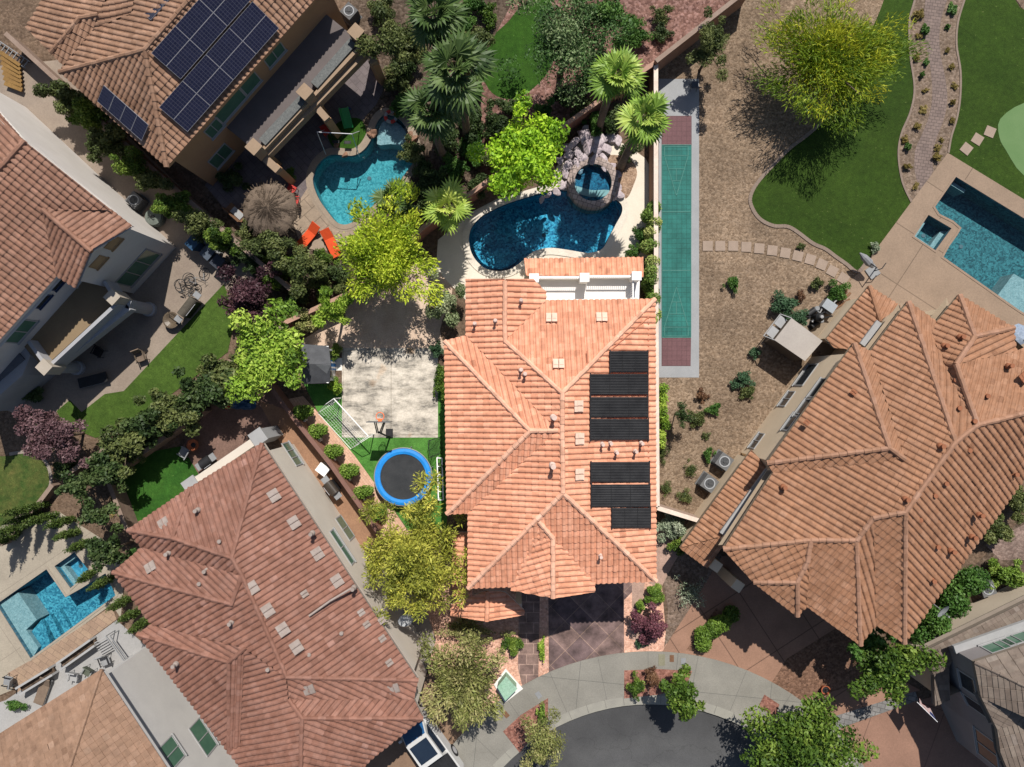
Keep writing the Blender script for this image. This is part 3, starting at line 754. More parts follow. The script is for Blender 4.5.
ground('front_drive', [(659, 662), (664, 648), (690, 608), (722, 556), (806, 556), (836, 628), (787, 658.5), (775, 677.5), (764, 694), (736, 680), (704, 670), (680, 664)], 2, DRIVE_F)
ground('hedge_bed', [(686, 650), (716, 608), (728, 616), (716, 634), (708, 653)], 3, GRAVEL_BR)
ground('thorn_bed', [(660, 560), (700, 540), (722, 556), (690, 608), (664, 647), (668, 610)], 2, gravel('thorn_bed_gravel', [(0.10, 0.07, 0.05), (0.14, 0.10, 0.075), (0.19, 0.14, 0.11)], 9))  # brown gravel of the thorn bed
ground('front_gravel', [(775, 678), (787, 659), (836, 628), (880, 640), (900, 680), (842, 688), (804, 698), (792, 712), (763, 692)], 3, GRAVEL_BR)
ground('front_path', [(792, 712), (804, 698.5), (842, 688.5), (900, 679), (920, 690), (834, 716), (812, 728)], 4, DRIVE_F)
ground('stone_border', [(812, 728), (834, 716), (915, 691), (918, 700), (842, 727), (826, 740)], 5, STONE_G)
ground('corner_drive', [(824, 742), (842, 727.5), (918, 700), (960, 690), (1060, 690), (1060, 900), (878, 900), (858, 760)], 3, pavers('terracotta_drive', (0.22, 0.125, 0.088), (0.23, 0.132, 0.092), (0.13, 0.075, 0.055), 4.2, 5.0, math.radians(20), 0.0, 0.03, (0.85, 1.1), 0.6, off=(1.2, 0)))
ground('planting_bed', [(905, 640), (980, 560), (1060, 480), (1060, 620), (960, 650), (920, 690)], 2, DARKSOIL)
ground('garden_walk', [(985, 545), (1060, 505), (1060, 560), (1000, 560)], 3, gravel('mauve_gravel', [(0.13, 0.09, 0.075), (0.17, 0.12, 0.10), (0.21, 0.155, 0.13)], 9))

# lot at the top, behind the middle house
ground('rock_garden', [(430, -12), (760, -12), (655, 62), (598, 102), (553, 133), (480, 190), (420, 150)], 1, GRAVEL_R)
ground('back_lawn', [(484, 46), (482, 72), (492, 93), (512, 99), (535, 87), (553, 62), (558, 25), (545, -5), (520, 8), (508, 22)], 2, TURF_H, sm=4)
# lot with the palapa
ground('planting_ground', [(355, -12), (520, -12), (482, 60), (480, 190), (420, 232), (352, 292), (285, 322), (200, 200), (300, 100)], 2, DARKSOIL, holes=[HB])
ground('patio', [(205, 185), (250, 140), (360, 40), (378, 66), (386, 85), (376, 105), (366, 116), (362, 122), (345, 150), (331, 154), (318, 163), (312, 182), (300, 200), (262, 230), (240, 228)], 3, PAVE_B)
ground('pool_apron', [(312, 181), (300, 200), (292, 220), (302, 248), (340, 252), (362, 226), (352, 226), (340, 227), (326, 214), (315, 196)], 4, DECK_B)
ground('play_turf', [(333, 147), (328, 136), (334, 126), (346, 119), (360, 119), (366, 130), (364, 142), (352, 149), (340, 152)], 4, TURF_H, sm=4)
ground('pool_rim', offset_loop(POOL_B, 7), 5, M('sand_coping', (0.25, 0.20, 0.15), (0.21, 0.165, 0.125), 1.5, 14, 0.12), holes=[HB])
# lot at the left edge
ground('side_concrete', [(-40, 70), (60, 60), (120, 128), (225, 230), (270, 300), (228, 290), (150, 260), (60, 250)], 1, PAVE_C)
ground('patio', [(-60, 250), (100, 230), (176, 240), (224, 284), (124, 391), (105, 394), (92, 413), (57, 412), (18, 415), (-60, 380)], 2, PAVE_C)
ground('lawn', [(224, 284), (236, 315), (228, 352), (180, 388), (140, 417), (96, 438), (63, 424), (57, 411), (70, 400), (82, 412), (105, 394), (124, 391)], 3, TURF_C)
ground('south_lawn', [(-20, 465), (10, 456), (28, 454), (42, 460), (49, 474), (47, 490), (30, 507), (0, 527), (-30, 540)], 3, TURF_C2, sm=4)
strip('lawn_edging', [(10, 454), (28, 452), (44, 459), (51, 474), (49, 490), (31, 509), (0, 529)], 0.2, 0.012, M('pale_edging', (0.24, 0.20, 0.165), (0.20, 0.17, 0.14), 2, 20, 0.1))
# lot of the red roofed house
ground('back_earth', [(180, 450), (205, 415), (240, 372), (292, 405), (262, 442), (200, 478)], 2, PAVE_D)
ground('emerald_lawn', [(113, 484), (150, 452), (182, 446), (200, 476), (182, 494), (135, 528), (118, 516)], 3, TURF_D)
ground('side_yard', [(258, 400), (290, 411), (330, 464), (370, 520), (392, 552), (360, 560), (300, 480)], 3, SIDE_D)
ground('side_path', [(366, 545), (392, 552), (420, 590), (436, 640), (420, 690), (398, 640)], 3, CONC_D)
ground('truck_drive', [(330, 700), (418, 690), (436, 660), (466, 742), (505, 790), (420, 860), (300, 800)], 3, M('tan_drive', (0.20, 0.13, 0.085), (0.165, 0.105, 0.07), 0.8, 14, 0.12))
# lot with the square pool
ground('pool_terrace', [(-60, 535), (10, 515), (60, 512), (112, 545), (125, 575), (121, 618), (112, 604), (20, 672), (12, 690), (-60, 720)], 2, CONC_E, holes=[HE, HSE])
ground('brick_band', [(8, 673), (31, 660), (112, 606), (117, 619), (18, 692)], 4, BRICK_E)
ground('white_patio', [(18, 692), (117, 620), (140, 640), (200, 690), (250, 800), (60, 800), (-60, 760), (-60, 722), (6, 700)], 3, M('grey_white_patio', (0.27, 0.265, 0.26), (0.24, 0.235, 0.23), 0.8, 14, 0.08))

# ------------------------------------------------------------------ pools (basin, coping, water)
WTILE = pavers('waterline_tile', (0.03, 0.09, 0.13), (0.06, 0.15, 0.20), (0.10, 0.13, 0.14), 0.15, 0.15, 0.0, 0.0, 0.01)
DRAIN = M('drain_cover', (0.10, 0.13, 0.15), (0.08, 0.11, 0.13), 3, 20, 0.1)
def pool(label, px, depth, basin_mat, water_mat, cop_mat, copw=0.3, group=None, extra=None):
    lp = W2(px)
    cx = sum(p[0] for p in lp) / len(lp); cy = sum(p[1] for p in lp) / len(lp)
    root = thing('swimming_pool', label, 'pool', (cx, cy, 0), group)
    b = sheet_mb(lp, -depth)
    n = len(lp)
    for i in range(n):
        a, c = lp[i], lp[(i + 1) % n]
        b.quad((a[0], a[1], -depth), (c[0], c[1], -depth), (c[0], c[1], 0.03), (a[0], a[1], 0.03))
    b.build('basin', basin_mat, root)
    ti = MB(); inn = offset_loop(lp, -0.006)
    for i in range(n):
        a, c = inn[i], inn[(i + 1) % n]
        ti.quad((a[0], a[1], -0.24), (c[0], c[1], -0.24), (c[0], c[1], 0.028), (a[0], a[1], 0.028))
    ti.build('waterline_tile', WTILE, root)
    dr = MB(); dr.lathe([(0.14, -depth + 0.004), (0.12, -depth + 0.03), (0.01, -depth + 0.03)], (cx, cy, 0), 14); dr.build('drain', DRAIN, root)
    if copw:
        o = offset_loop(lp, copw); k = MB()
        for i in range(n):
            j = (i + 1) % n
            k.quad((lp[i][0], lp[i][1], 0.06), (lp[j][0], lp[j][1], 0.06), (o[j][0], o[j][1], 0.06), (o[i][0], o[i][1], 0.06))
            k.quad((o[i][0], o[i][1], 0.06), (o[j][0], o[j][1], 0.06), (o[j][0], o[j][1], -0.02), (o[i][0], o[i][1], -0.02))
            k.quad((lp[i][0], lp[i][1], -0.1), (lp[j][0], lp[j][1], -0.1), (lp[j][0], lp[j][1], 0.06), (lp[i][0], lp[i][1], 0.06))
        k.build('coping', cop_mat, root)
    sheet_mb(lp, -0.07).build('water', water_mat, root)
    return root
WATER = watermat('pool_water', (0.80, 0.95, 0.98))
WATER_D = watermat('deep_pool_water', (0.62, 0.86, 0.95))
PB_A = plaster('navy_pebble_ripple', (0.008, 0.12, 0.21), (0.10, 0.44, 0.55), 9)  # bright cells paint sun ripples into the pebble floor colour
PB_B = plaster('teal_pebble_ripple', (0.012, 0.16, 0.19), (0.06, 0.29, 0.32), 10)
PB_F = plaster('dark_teal_pebble_ripple', (0.004, 0.048, 0.062), (0.035, 0.15, 0.17), 10)
PB_E = plaster('azure_pebble_ripple', (0.004, 0.09, 0.15), (0.06, 0.27, 0.35), 10)
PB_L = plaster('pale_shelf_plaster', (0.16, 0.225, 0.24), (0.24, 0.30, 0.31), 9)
COP_A = M('cream_coping', (0.58, 0.53, 0.45), (0.50, 0.45, 0.38), 2, 12, 0.1)
COP_F = M('tan_coping', (0.23, 0.165, 0.12), (0.20, 0.145, 0.105), 2, 12, 0.08)
COP_E = M('ivory_coping', (0.27, 0.235, 0.185), (0.24, 0.205, 0.165), 2, 12, 0.08)
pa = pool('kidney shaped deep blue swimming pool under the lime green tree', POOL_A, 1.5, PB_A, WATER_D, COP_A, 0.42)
b_ = MB()
sh = smooth_loop([(473, 243), (478, 256), (487, 264), (497, 267), (508, 265), (519, 256), (514, 250), (503, 246), (488, 246)], 3)
b_.prism(W2(sh), -1.5, -0.75)
b_.build('tanning_shelf', PB_A, pa)
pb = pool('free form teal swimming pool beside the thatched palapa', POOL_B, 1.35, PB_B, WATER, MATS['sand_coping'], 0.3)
b_ = MB()
b_.prism(W2(smooth_loop([(379, 124), (386, 118), (400, 123), (410, 142), (403, 144), (390, 142), (376, 142)], 3)), -1.35, -0.35)
b_.build('tanning_shelf', PB_L, pb)
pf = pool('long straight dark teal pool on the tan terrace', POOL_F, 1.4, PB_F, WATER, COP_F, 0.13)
b_ = MB()
b_.prism(W2([(1017, 273), (1075, 306), (1075, 345), (1017, 309), (999, 297)]), -1.4, -0.28)
b_.build('tanning_shelf', PB_L, pf)
b_ = MB()
b_.prism(W2([(957, 180), (970, 188), (968, 191), (955, 183)]), -1.4, -0.4)
b_.build('step', PB_L, pf)
sf = pool('small square spa set into the tan terrace beside the long pool', SPA_F, 0.9, PB_F, WATER, COP_F, 0.12)
b_ = MB()
q = [Vector((*c, 0)) for c in W2(SPA_F)]
cen = sum(q, Vector()) / 4
for i in (1, 2, 3):
    a, b = q[i], q[(i + 1) % 4]
    b_.prism([a[:2], b[:2], (b.lerp(cen, .35))[:2], (a.lerp(cen, .35))[:2]], -0.9, -0.42 - 0.002 * i)
b_.build('bench', PB_L, sf)
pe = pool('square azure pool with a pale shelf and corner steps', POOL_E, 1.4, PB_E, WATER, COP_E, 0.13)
b_ = MB()
b_.prism(W2([(-3, 604), (15.6, 593.5), (34.4, 621), (23.5, 631), (36, 649), (31, 658)]), -1.4, -0.22)
b_.build('tanning_shelf', PB_L, pe)
b_ = MB()
for i, d in enumerate((0, 1, 2)):
    b_.prism(W2([(20.5 + i * 5, 641 - i * 3.6), (35.8 + i * 5, 622.6 - i * 3.2), (40.5 + i * 5, 629.5 - i * 3.2), (45 + i * 3, 649 - i * 3), (31.5 + i * 3, 657 - i * 2.5)]) if i == 0 else
             W2([(36 + (i - 1) * 6, 622.8 + (i - 1) * -3.8), (42 + (i - 1) * 6, 619 + (i - 1) * -3.8), (61 + (i - 2) * 7, 638 - (i - 2) * 4.5), (55 + (i - 2) * 7, 642 - (i - 2) * 4.5)]), -1.4, -0.5 - 0.3 * i)
b_.build('steps', PB_E, pe)
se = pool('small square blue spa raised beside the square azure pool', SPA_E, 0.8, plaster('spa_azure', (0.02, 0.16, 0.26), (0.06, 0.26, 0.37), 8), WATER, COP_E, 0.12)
b_ = MB()
q = [Vector((*c, 0)) for c in W2(SPA_E)]
cen = sum(q, Vector()) / 4
for i in (0, 2, 3):
    a, b = q[i], q[(i + 1) % 4]
    b_.prism([a[:2], b[:2], (b.lerp(cen, .32))[:2], (a.lerp(cen, .32))[:2]], -0.8, -0.36 - 0.002 * i)
b_.build('bench', PB_L, se)

# ------------------------------------------------------------------ roofs and houses
PITCH_Z = 1.0
def clip2(poly, ax, val, keep_ge):
    out = []; n = len(poly)
    for i in range(n):
        p, q = poly[i], poly[(i + 1) % n]
        dp = p[ax] - val; dq = q[ax] - val
        if not keep_ge: dp = -dp; dq = -dq
        if dp >= 0: out.append(p)
        if (dp > 0 and dq < 0) or (dp < 0 and dq > 0):
            t = dp / (dp - dq)
            out.append((p[0] + (q[0] - p[0]) * t, p[1] + (q[1] - p[1]) * t))
    return out
PROF_S = [(0.0, 0.0), (0.09, 0.042), (0.24, 0.066), (0.50, 0.066), (0.66, 0.042), (0.76, 0.0), (0.88, -0.012)]
PROF_F = [(0.0, 0.0), (0.04, 0.018), (0.5, 0.018), (0.96, 0.018)]
def tile_face(mb, pts, fid, pitch=0.30, row=0.37, thick=0.035, prof=PROF_S, amp=1.0):
    n = Vector((0, 0, 0)); m = len(pts)
    for i in range(m):
        a, b = pts[i], pts[(i + 1) % m]
        n += Vector(((a.y - b.y) * (a.z + b.z), (a.z - b.z) * (a.x + b.x), (a.x - b.x) * (a.y + b.y)))
    n.normalize()
    if n.z < 0: n = -n
    c0 = sum(pts, Vector()) / m
    up = Vector((0, 0, 1)); up = (up - n * n.z)
    if up.length < 1e-4: up = Vector((0, 1, 0))
    up.normalize(); U = up.cross(n)
    lo = min((p - c0).dot(up) for p in pts)
    poly = [((p - c0).dot(U), (p - c0).dot(up) - lo) for p in pts]
    resid = np.array([(p - c0).dot(n) for p in pts])
    us = sorted(p[0] for p in poly); u0 = us[0]; u1 = us[-1]; v1 = max(p[1] for p in poly)
    V = []; FC = []; UV = []
    j = 0
    ph = [q[0] for q in prof] + [1.0]; hh = [q[1] for q in prof] + [prof[0][1]]
    def hu(u):
        f = (u / pitch) % 1.0
        for a in range(len(ph) - 1):
            if f <= ph[a + 1] + 1e-9:
                return (hh[a] + (hh[a + 1] - hh[a]) * (f - ph[a]) / (ph[a + 1] - ph[a])) * amp
        return hh[0] * amp
    while j * row < v1:
        b0, b1 = j * row, (j + 1) * row
        st = clip2(clip2(poly, 1, b0, True), 1, b1, False)
        if len(st) >= 3:
            ua = min(p[0] for p in st); ub = max(p[0] for p in st)
            i = math.floor(ua / pitch)
            while i * pitch < ub:
                for k in range(len(prof)):
                    a0 = (i + ph[k]) * pitch; a1 = (i + ph[k + 1]) * pitch
                    if a1 <= ua or a0 >= ub: continue
                    cl = clip2(clip2(st, 0, a0, True), 0, a1, False)
                    if len(cl) < 3: continue
                    ar = sum(cl[q][0] * cl[(q + 1) % len(cl)][1] - cl[(q + 1) % len(cl)][0] * cl[q][1] for q in range(len(cl)))
                    if abs(ar) < 2e-6: continue
                    hs_ = math.sin(i * 12.9898 + j * 78.233 + fid * 3.7) * 43758.5453; hs_ -= math.floor(hs_)
                    jz = (hs_ - 0.5) * 0.016 + (0.02 if hs_ > 0.985 else 0)
                    base = len(V)
                    for (a, b) in cl:
                        e0 = hh[k] + (hh[k + 1] - hh[k]) * (a - a0) / (a1 - a0)
                        V.append((a, b, e0 * amp + jz + thick * (1 - (b - b0) / row)))
                    idx = list(range(base, base + len(cl)))
                    FC.append(idx if ar > 0 else idx[::-1]); UV.append((i + 0.5 + fid * 37, j + 0.5 + fid * 11))
                    low = [p for p in cl if abs(p[1] - b0) < 1e-7]
                    if len(low) >= 2:
                        la = min(low); lb = max(low)
                        base = len(V)
                        for (a, b), dz in ((la, 1), (lb, 1), (lb, 0), (la, 0)):
                            e0 = (hh[k] + (hh[k + 1] - hh[k]) * (a - a0) / (a1 - a0)) * amp
                            V.append((a, b, e0 + jz + thick if dz else min(e0, 0) - 0.03))
                        FC.append([base + 3, base + 2, base + 1, base]); UV.append((i + 0.5 + fid * 37, j + 0.5 + fid * 11))
                i += 1
        j += 1
    if not V: return
    A = np.array(V)
    off = np.zeros(len(V))
    if np.abs(resid).max() > 0.008:
        pp = np.array(poly); d = pp[None, :, :] - A[:, None, :2]
        r = np.sqrt((d ** 2).sum(2)) + 1e-9
        w = np.zeros_like(r)
        nx = np.roll(np.arange(m), -1)
        cr = d[:, :, 0] * d[:, nx, 1] - d[:, :, 1] * d[:, nx, 0]
        dt = (d * d[:, nx]).sum(2)
        tan = np.tan(np.arctan2(cr, dt) / 2.0); tan = np.clip(tan, -1e6, 1e6)
        w = (np.roll(tan, 1, axis=1) + tan) / r
        ws = w.sum(1); ok = np.abs(ws) > 1e-9
        off[ok] = (w[ok] * resid[None, :]).sum(1) / ws[ok]
        near = r.min(1) < 1e-5
        off[near] = resid[r[near].argmin(1)]
        off = np.clip(off, resid.min(), resid.max())
    Un = np.array(U); Upn = np.array(up); Nn = np.array(n); C = np.array(c0)
    Wd = C + A[:, 0:1] * Un + (A[:, 1:2] + lo) * Upn + (A[:, 2:3] + off[:, None]) * Nn
    b = len(mb.v)
    mb.v.extend(map(tuple, Wd))
    for f, uv in zip(FC, UV):
        mb.uv[len(mb.f)] = uv
        mb.f.append([b + q for q in f])

FID = [0]
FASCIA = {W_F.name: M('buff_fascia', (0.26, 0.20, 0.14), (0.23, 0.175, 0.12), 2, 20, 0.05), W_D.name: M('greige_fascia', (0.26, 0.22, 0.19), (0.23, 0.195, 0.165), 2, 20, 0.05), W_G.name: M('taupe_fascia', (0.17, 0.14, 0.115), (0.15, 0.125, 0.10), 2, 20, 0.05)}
def roof(root, faces, caps, mat, fascia_mat, he, name='roof', pitch=0.30, row=0.37, thick=0.035, prof=PROF_S, amp=1.0, capr=0.13, capmat=None, z_of=None, caplift=0.02):
    """faces: lists of (px, py, rise above he). caps: pairs of such points"""
    def Q(v): return P(v[0], v[1], he + (v[2] if len(v) > 2 else 0.0))
    mb = MB(); un = MB(); fa = MB()
    edges = {}
    for f in faces:
        pts = [Q(v) for v in f]
        FID[0] += 1
        tile_face(mb, pts, FID[0], pitch, row, thick, prof, amp)
        un2 = tessellate_polygon([pts])
        nn = Vector((0, 0, 0)); cc = sum(pts, Vector()) / len(pts)
        for i in range(len(pts)):
            a, b = pts[i], pts[(i + 1) % len(pts)]
            nn += Vector(((a.y - b.y) * (a.z + b.z), (a.z - b.z) * (a.x + b.x), (a.x - b.x) * (a.y + b.y)))
        nn.normalize(); rs = max(abs((p - cc).dot(nn)) for p in pts)
        low = [p - Vector((0, 0, 0.10 + (2.2 * rs if rs > 0.008 else 0))) for p in pts]
        un.add(low, [tuple(t) for t in un2])
        for i in range(len(f)):
            a, b = f[i], f[(i + 1) % len(f)]
            key = tuple(sorted((tuple(a[:2]), tuple(b[:2]))))
            edges.setdefault(key, []).append((Q(a), Q(b), a, b))
    for es in edges.values():
        if len(es) == 1:
            A, B, a, b = es[0]
            ra = a[2] if len(a) > 2 else 0; rb = b[2] if len(b) > 2 else 0
            if ra < 0.15 and rb < 0.15:
                fa.quad(A - Vector((0, 0, 0.02)), B - Vector((0, 0, 0.02)), B - Vector((0, 0, 0.22)), A - Vector((0, 0, 0.22)))
    r = mb.build(name, mat, root)
    fm = FASCIA.get(fascia_mat.name, fascia_mat)
    un.build('underlay', fm, r)
    if fa.f: build_each(fa, 'fascia', fm, r)
    t = 0
    for (a, b) in caps:
        cb = MB()
        A, B = Q(a), Q(b)
        d = B - A; L = d.length; nseg = max(1, int(round(L / 0.40)))
        if A.z > B.z: A, B = B, A; d = -d
        dn = d.normalized()
        for i in range(nseg):
            p = A + d * (i / nseg) + Vector((0, 0, caplift)); q = A + d * ((i + 1) / nseg) + dn * 0.05 + Vector((0, 0, caplift))
            nf = len(cb.f)
            jx = Vector((RND.uniform(-1, 1), RND.uniform(-1, 1), RND.uniform(-1, 1))) * 0.012
            cb.tube([p + jx, q + jx], [capr * 1.12, capr * 0.9], 8)
            t += 1
            for x in range(nf, len(cb.f)): cb.uv[x] = (t + 0.5, FID[0] + 900.5)
        cb.build('ridge_cap', capmat or mat, r)
    return r

def inset_px(pts, he, d):
    lp = [tuple(P(p[0], p[1], he)[:2]) for p in pts]
    return offset_loop(lp, -d)
def walls(root, pts, he, mat, d=0.45, top=None, z0=-0.02, name='wall', cover=False):
    fp = inset_px(pts, he, d) if d else [tuple(P(p[0], p[1], he)[:2]) for p in pts]
    mb = MB(); mb.prism(fp, z0, top if top is not None else he + 0.06, top=cover)
    o = mb.build(name, mat, root)
    return [Vector((p[0], p[1], 0)) for p in fp], o

def wall_window(root, A, B, px, py, w, h, frame_mat=None, pane_mat=None, mull=1, out=0.0, name='window', sill=True):
    """window on the vertical wall A-B, centred where the pixel's sight line meets it"""
    c = ray_plane(px, py, A, B)
    d = (B - A); d.z = 0; d.normalize()
    nrm = Vector((d.y, -d.x, 0))
    o = Vector((0, 0, 0)) - A; o.z = 0
    if nrm.dot(o) < 0: nrm = -nrm
    c.z = max(c.z, h / 2 + 0.1)
    fr = MB(); Mx = Matrix((d, nrm, Vector((0, 0, 1)))).transposed()
    t = 0.07
    for sx in (-1, 1): fr.box(c + d * sx * (w / 2 + t / 2) + nrm * 0.015, (t, 0.06, h + 2 * t), M=Mx)
    for sz in (-1, 1): fr.box(c + Vector((0, 0, sz * (h / 2 + t / 2))) + nrm * 0.015, (w, 0.06, t), M=Mx)
    for i in range(mull): fr.box(c + d * (w * ((i + 1) / (mull + 1) - 0.5)) + nrm * 0.025, (0.05, 0.07, h), M=Mx)
    f = fr.build(name, frame_mat or TRIM_G, root)
    pn = MB(); pn.box(c + nrm * 0.012, (w, 0.02, h), M=Mx); pn.build('pane', pane_mat or GLASS, f)
    if sill:
        s_ = MB(); s_.box(c + nrm * 0.05 - Vector((0, 0, h / 2 + t + 0.04)), (w + 0.24, 0.1, 0.07), M=Mx); s_.build('sill', frame_mat or TRIM_G, f)
    return f

def roof_pt(px, py, z):
    return P(px, py, z)
def vents(root, roofo, pts, mat, z_fn, slope_dir, size=(0.62, 0.5)):
    """low double roof vents; slope_dir is the direction of the fall in plan with its pitch"""
    for (x, y) in pts:
        z = z_fn(x, y)
        c = P(x, y, z)
        d = Vector((slope_dir[0], slope_dir[1], 0)).normalized()
        dn = Vector((d.x, d.y, -slope_dir[2])).normalized(); u = Vector((-d.y, d.x, 0)); n = u.cross(dn) if u.cross(dn).z > 0 else dn.cross(u)
        Mx = Matrix((u, dn, n)).transposed()
        mb = MB()
        for s_ in (-1, 1):
            mb.box(c + u * s_ * size[0] / 4 + n * 0.15, (size[0] / 2 - 0.03, size[1], 0.07), M=Mx)
            mb.box(c + u * s_ * size[0] / 4 + n * 0.18 + dn * size[1] * 0.1, (size[0] / 2 - 0.1, size[1] * 0.5, 0.05), M=Mx)
        mb.build('roof_vent', mat, roofo)
def pipes(roofo, pts, mat=None, h=0.5, r=0.06):
    for (x, y, z) in pts:
        c = P(x, y, z)
        mb = MB()
        mb.tube([c - Vector((0, 0, 0.15)), c + Vector((0, 0, h))], r, 10)
        mb.lathe([(r * 2.2, -0.02), (r * 1.9, 0.10), (r * 1.2, 0.16)], c, 12)
        mb.lathe([(r * 1.5, h - 0.02), (r * 1.5, h + 0.05)], c, 12)
        mb.build('vent_pipe', mat or PIPE_M, roofo)

# ---- the middle house
HE_ = 5.8
hA = thing('house', 'bright salmon tiled house with black rooftop heating mats in the middle', 'house', P(560, 440, 0))
S1 = (563, 493, 1.76); S0 = (562, 393, 1.78); SW = (468, 588, 0); SE = (656, 581, 0)
NE = (655, 299, 0); K1 = (505, 341, 0.75); W1 = (530, 431, 1.6); W2_ = (557, 430.5, 1.68)
NWc = (444.5, 341, 0); SWc = (447, 514, 0)
facesA = [
    [(466, 279, 0), (505, 279, 0.73), K1, S0, S1, SW, (468, 513, 0), W2_, (466, 335, 0)],
    [(505, 279, 0.73), (533, 279, 0.24), (546, 292, 0), (546, 300.5, 0), K1],
    [(546, 300.5, 0), NE, S0, K1],
    [NE, SE, S1, S0],
    [S1, SE, SW],
    [NWc, W1, SWc],
    [NWc, (466, 335.5, 0), W2_, W1],
    [SWc, W1, W2_, (468, 513, 0)],
    [(511, 590, 0), (511, 579, 0), (539, 523, 1.19), (553, 538, 0.93), (553, 598, 0.9)],
    [(553, 598, 0.9), (553, 538, 0.93), (594.5, 576, 0.03), (594.5, 592, 0)],
]
capsA = [(S0, S1), (S0, NE), (S0, K1), (K1, (505, 281, 0.73)), (S1, SE), (S1, SW), (NWc, W1), (SWc, W1), (W1, W2_), ((553, 538, 0.98), (553, 598, 0.9)), ((539, 522, 1.25), (553, 538, 0.98))]
outA = [(466, 280), (533, 280), (546, 300), (655, 300), (655, 580), (594, 580), (594, 591), (511, 591), (511, 588), (468, 588), (468, 514), (447, 514), (445, 341), (466, 341)]
fpA, _ = walls(hA, outA, HE_, W_CREAM, 0.5)
rA = roof(hA, facesA, capsA, TILE_SALMON, W_CREAM, HE_, capmat=CAP_A)
# gable walls
g = MB()
for pts in ([(513.5, 587.5, 5.8), (592, 587.5, 5.8), (553, 591, 6.62)], [(467, 283, 5.8), (541, 283, 5.8), (505, 283, 6.5)]):
    g.poly([P(x, y, z) for x, y, z in pts])
build_each(g, 'gable_wall', W_CREAM, hA)
# low porch roofs
lowA = [[(451, 604, 0.02), (451, 616, 0), (487, 621, 0.75), (487, 590, 0.8)], [(487, 590, 0.8), (487, 621, 0.75), (524, 615, 0), (524, 610, 0), (505, 592, 0.35)]]
roof(hA, lowA, [((487, 592, 0.83), (487, 621, 0.78))], TILE_SALMON, W_CREAM, 3.1, 'porch_roof')
roof(hA, [[(453, 532, 0), (453, 596, 0), (473, 596, 0.4), (473, 532, 0.4)]], [], TILE_SALMON, W_CREAM, 3.2, 'lean_to_roof')
p_ = MB()
for x, y in ((456, 613), (519, 612)):
    c = P(x, y, 3.0); p_.box((c.x, c.y + 0.3, 1.5), (0.35, 0.35, 3.0))
build_each(p_, 'porch_post', W_CREAM, hA)
# garage door, front door, balcony doors
d0, d1 = fpA[7], fpA[6]
e = MB(); a = P(560, 0, 5.8).x; yg = min(fpA[6].y, fpA[7].y)
e.box((3.2, yg - 0.03, 1.2), (4.6, 0.06, 2.3))
for i in range(4): e.box((3.2, yg - 0.07, 0.35 + i * 0.56), (4.5, 0.03, 0.42))
e.build('garage_door', W_WHITE, hA)
fd = MB(); fd.box((-0.4, yg - 0.02 + 0.14, 1.05), (1.1, 0.08, 2.1)); fdo = fd.build('door', WOOD, hA)
fh = MB(); fh.box((0.05, yg + 0.06, 1.0), (0.06, 0.08, 0.2)); fh.build('handle', GREY, fdo)
bf = MB()
zb = 3.1
bp = [P(x, y, zb) for x, y in ((531, 274), (640, 274), (638, 330), (540, 330))]
bf.prism([p[:2] for p in bp], 2.85, zb)
bf.build('balcony_floor', W_WHITE, hA)
pr = [[(524, 259, 0), (643, 257.5, 0), (643.5, 277, 0.45), (526, 276, 0.45)]]
roof(hA, pr, [], TILE_SALMON, W_CREAM, 2.75, 'patio_roof')
bw = MB()
for (x, y) in ((534, 278), (584.5, 277.5), (636.5, 276)):
    c = P(x, y, 4.2); bw.box((c.x, c.y, 3.55), (0.46, 0.42, 1.35)); bw.box((c.x, c.y, 4.24), (0.54, 0.5, 0.08))
build_each(bw, 'balcony_pillar', W_WHITE, hA)
for (xa, xb, y) in ((539, 579, 277.5), (590, 631, 276.5)):
    lw = MB(); A = P(xa - 1, y, 3.65); B = P(xb + 1, y, 3.65); lw.bar((A.x, A.y, 3.38), (B.x, B.y, 3.38), 0.14, 0.56); lw.build('parapet', W_WHITE, hA)
    rl = MB(); A = P(xa, y, 4.05); B = P(xb, y, 4.05)
    rl.bar(A, B, 0.07, 0.06)
    nb = 20
    for i in range(nb + 1):
        t = i / nb; rl.tube([(A.x + (B.x - A.x) * t, A.y, 3.1), (A.x + (B.x - A.x) * t, A.y, 4.05)], 0.018, 5)
    rl.build('balcony_railing', TRIM_W, hA)
sr = MB(); A = P(633, 280, 4.05); B = P(633, 298, 4.05)
sr.bar(A, B, 0.07, 0.06)
for i in range(9):
    t = i / 8; sr.tube([(A.x, A.y + (B.y - A.y) * t, 3.1), (A.x, A.y + (B.y - A.y) * t, 4.05)], 0.018, 5)
sr.build('balcony_railing', TRIM_W, hA)
pc = MB()
for (x, y) in ((530, 266), (584, 265), (638, 265)):
    c = P(x, y, 2.7); pc.box((c.x, c.y, 1.35), (0.4, 0.4, 2.7))
build_each(pc, 'patio_column', W_CREAM, hA)
def zA_east(x, y): return 5.8 + max(0, (655 - x)) * 0.019 + 0.02
def zA_north(x, y): return 5.8 + max(0, (y - 300)) * 0.019 + 0.02
vents(hA, rA, [(577.5, 406), (578.5, 438.5), (578.5, 474)], TERR_PAINT, zA_east, (1, 0, 0.36))
vents(hA, rA, [(551.5, 318.5), (601.5, 318), (558.5, 364.5)], TERR_PAINT, zA_north, (0, 1, 0.36))
pipes(rA, [(553.5, 417, 7.4), (552.5, 465, 7.4)], None, 0.8, 0.09)
pipes(rA, [(521, 370, 6.95), (525, 374, 6.95), (495.5, 321, 6.4), (475, 324, 6.0), (602, 444, 6.9), (610, 443, 6.7), (616, 452, 6.6), (635, 451, 6.3), (641, 443, 6.2), (600, 555, 6.35), (521, 301, 6.3)])
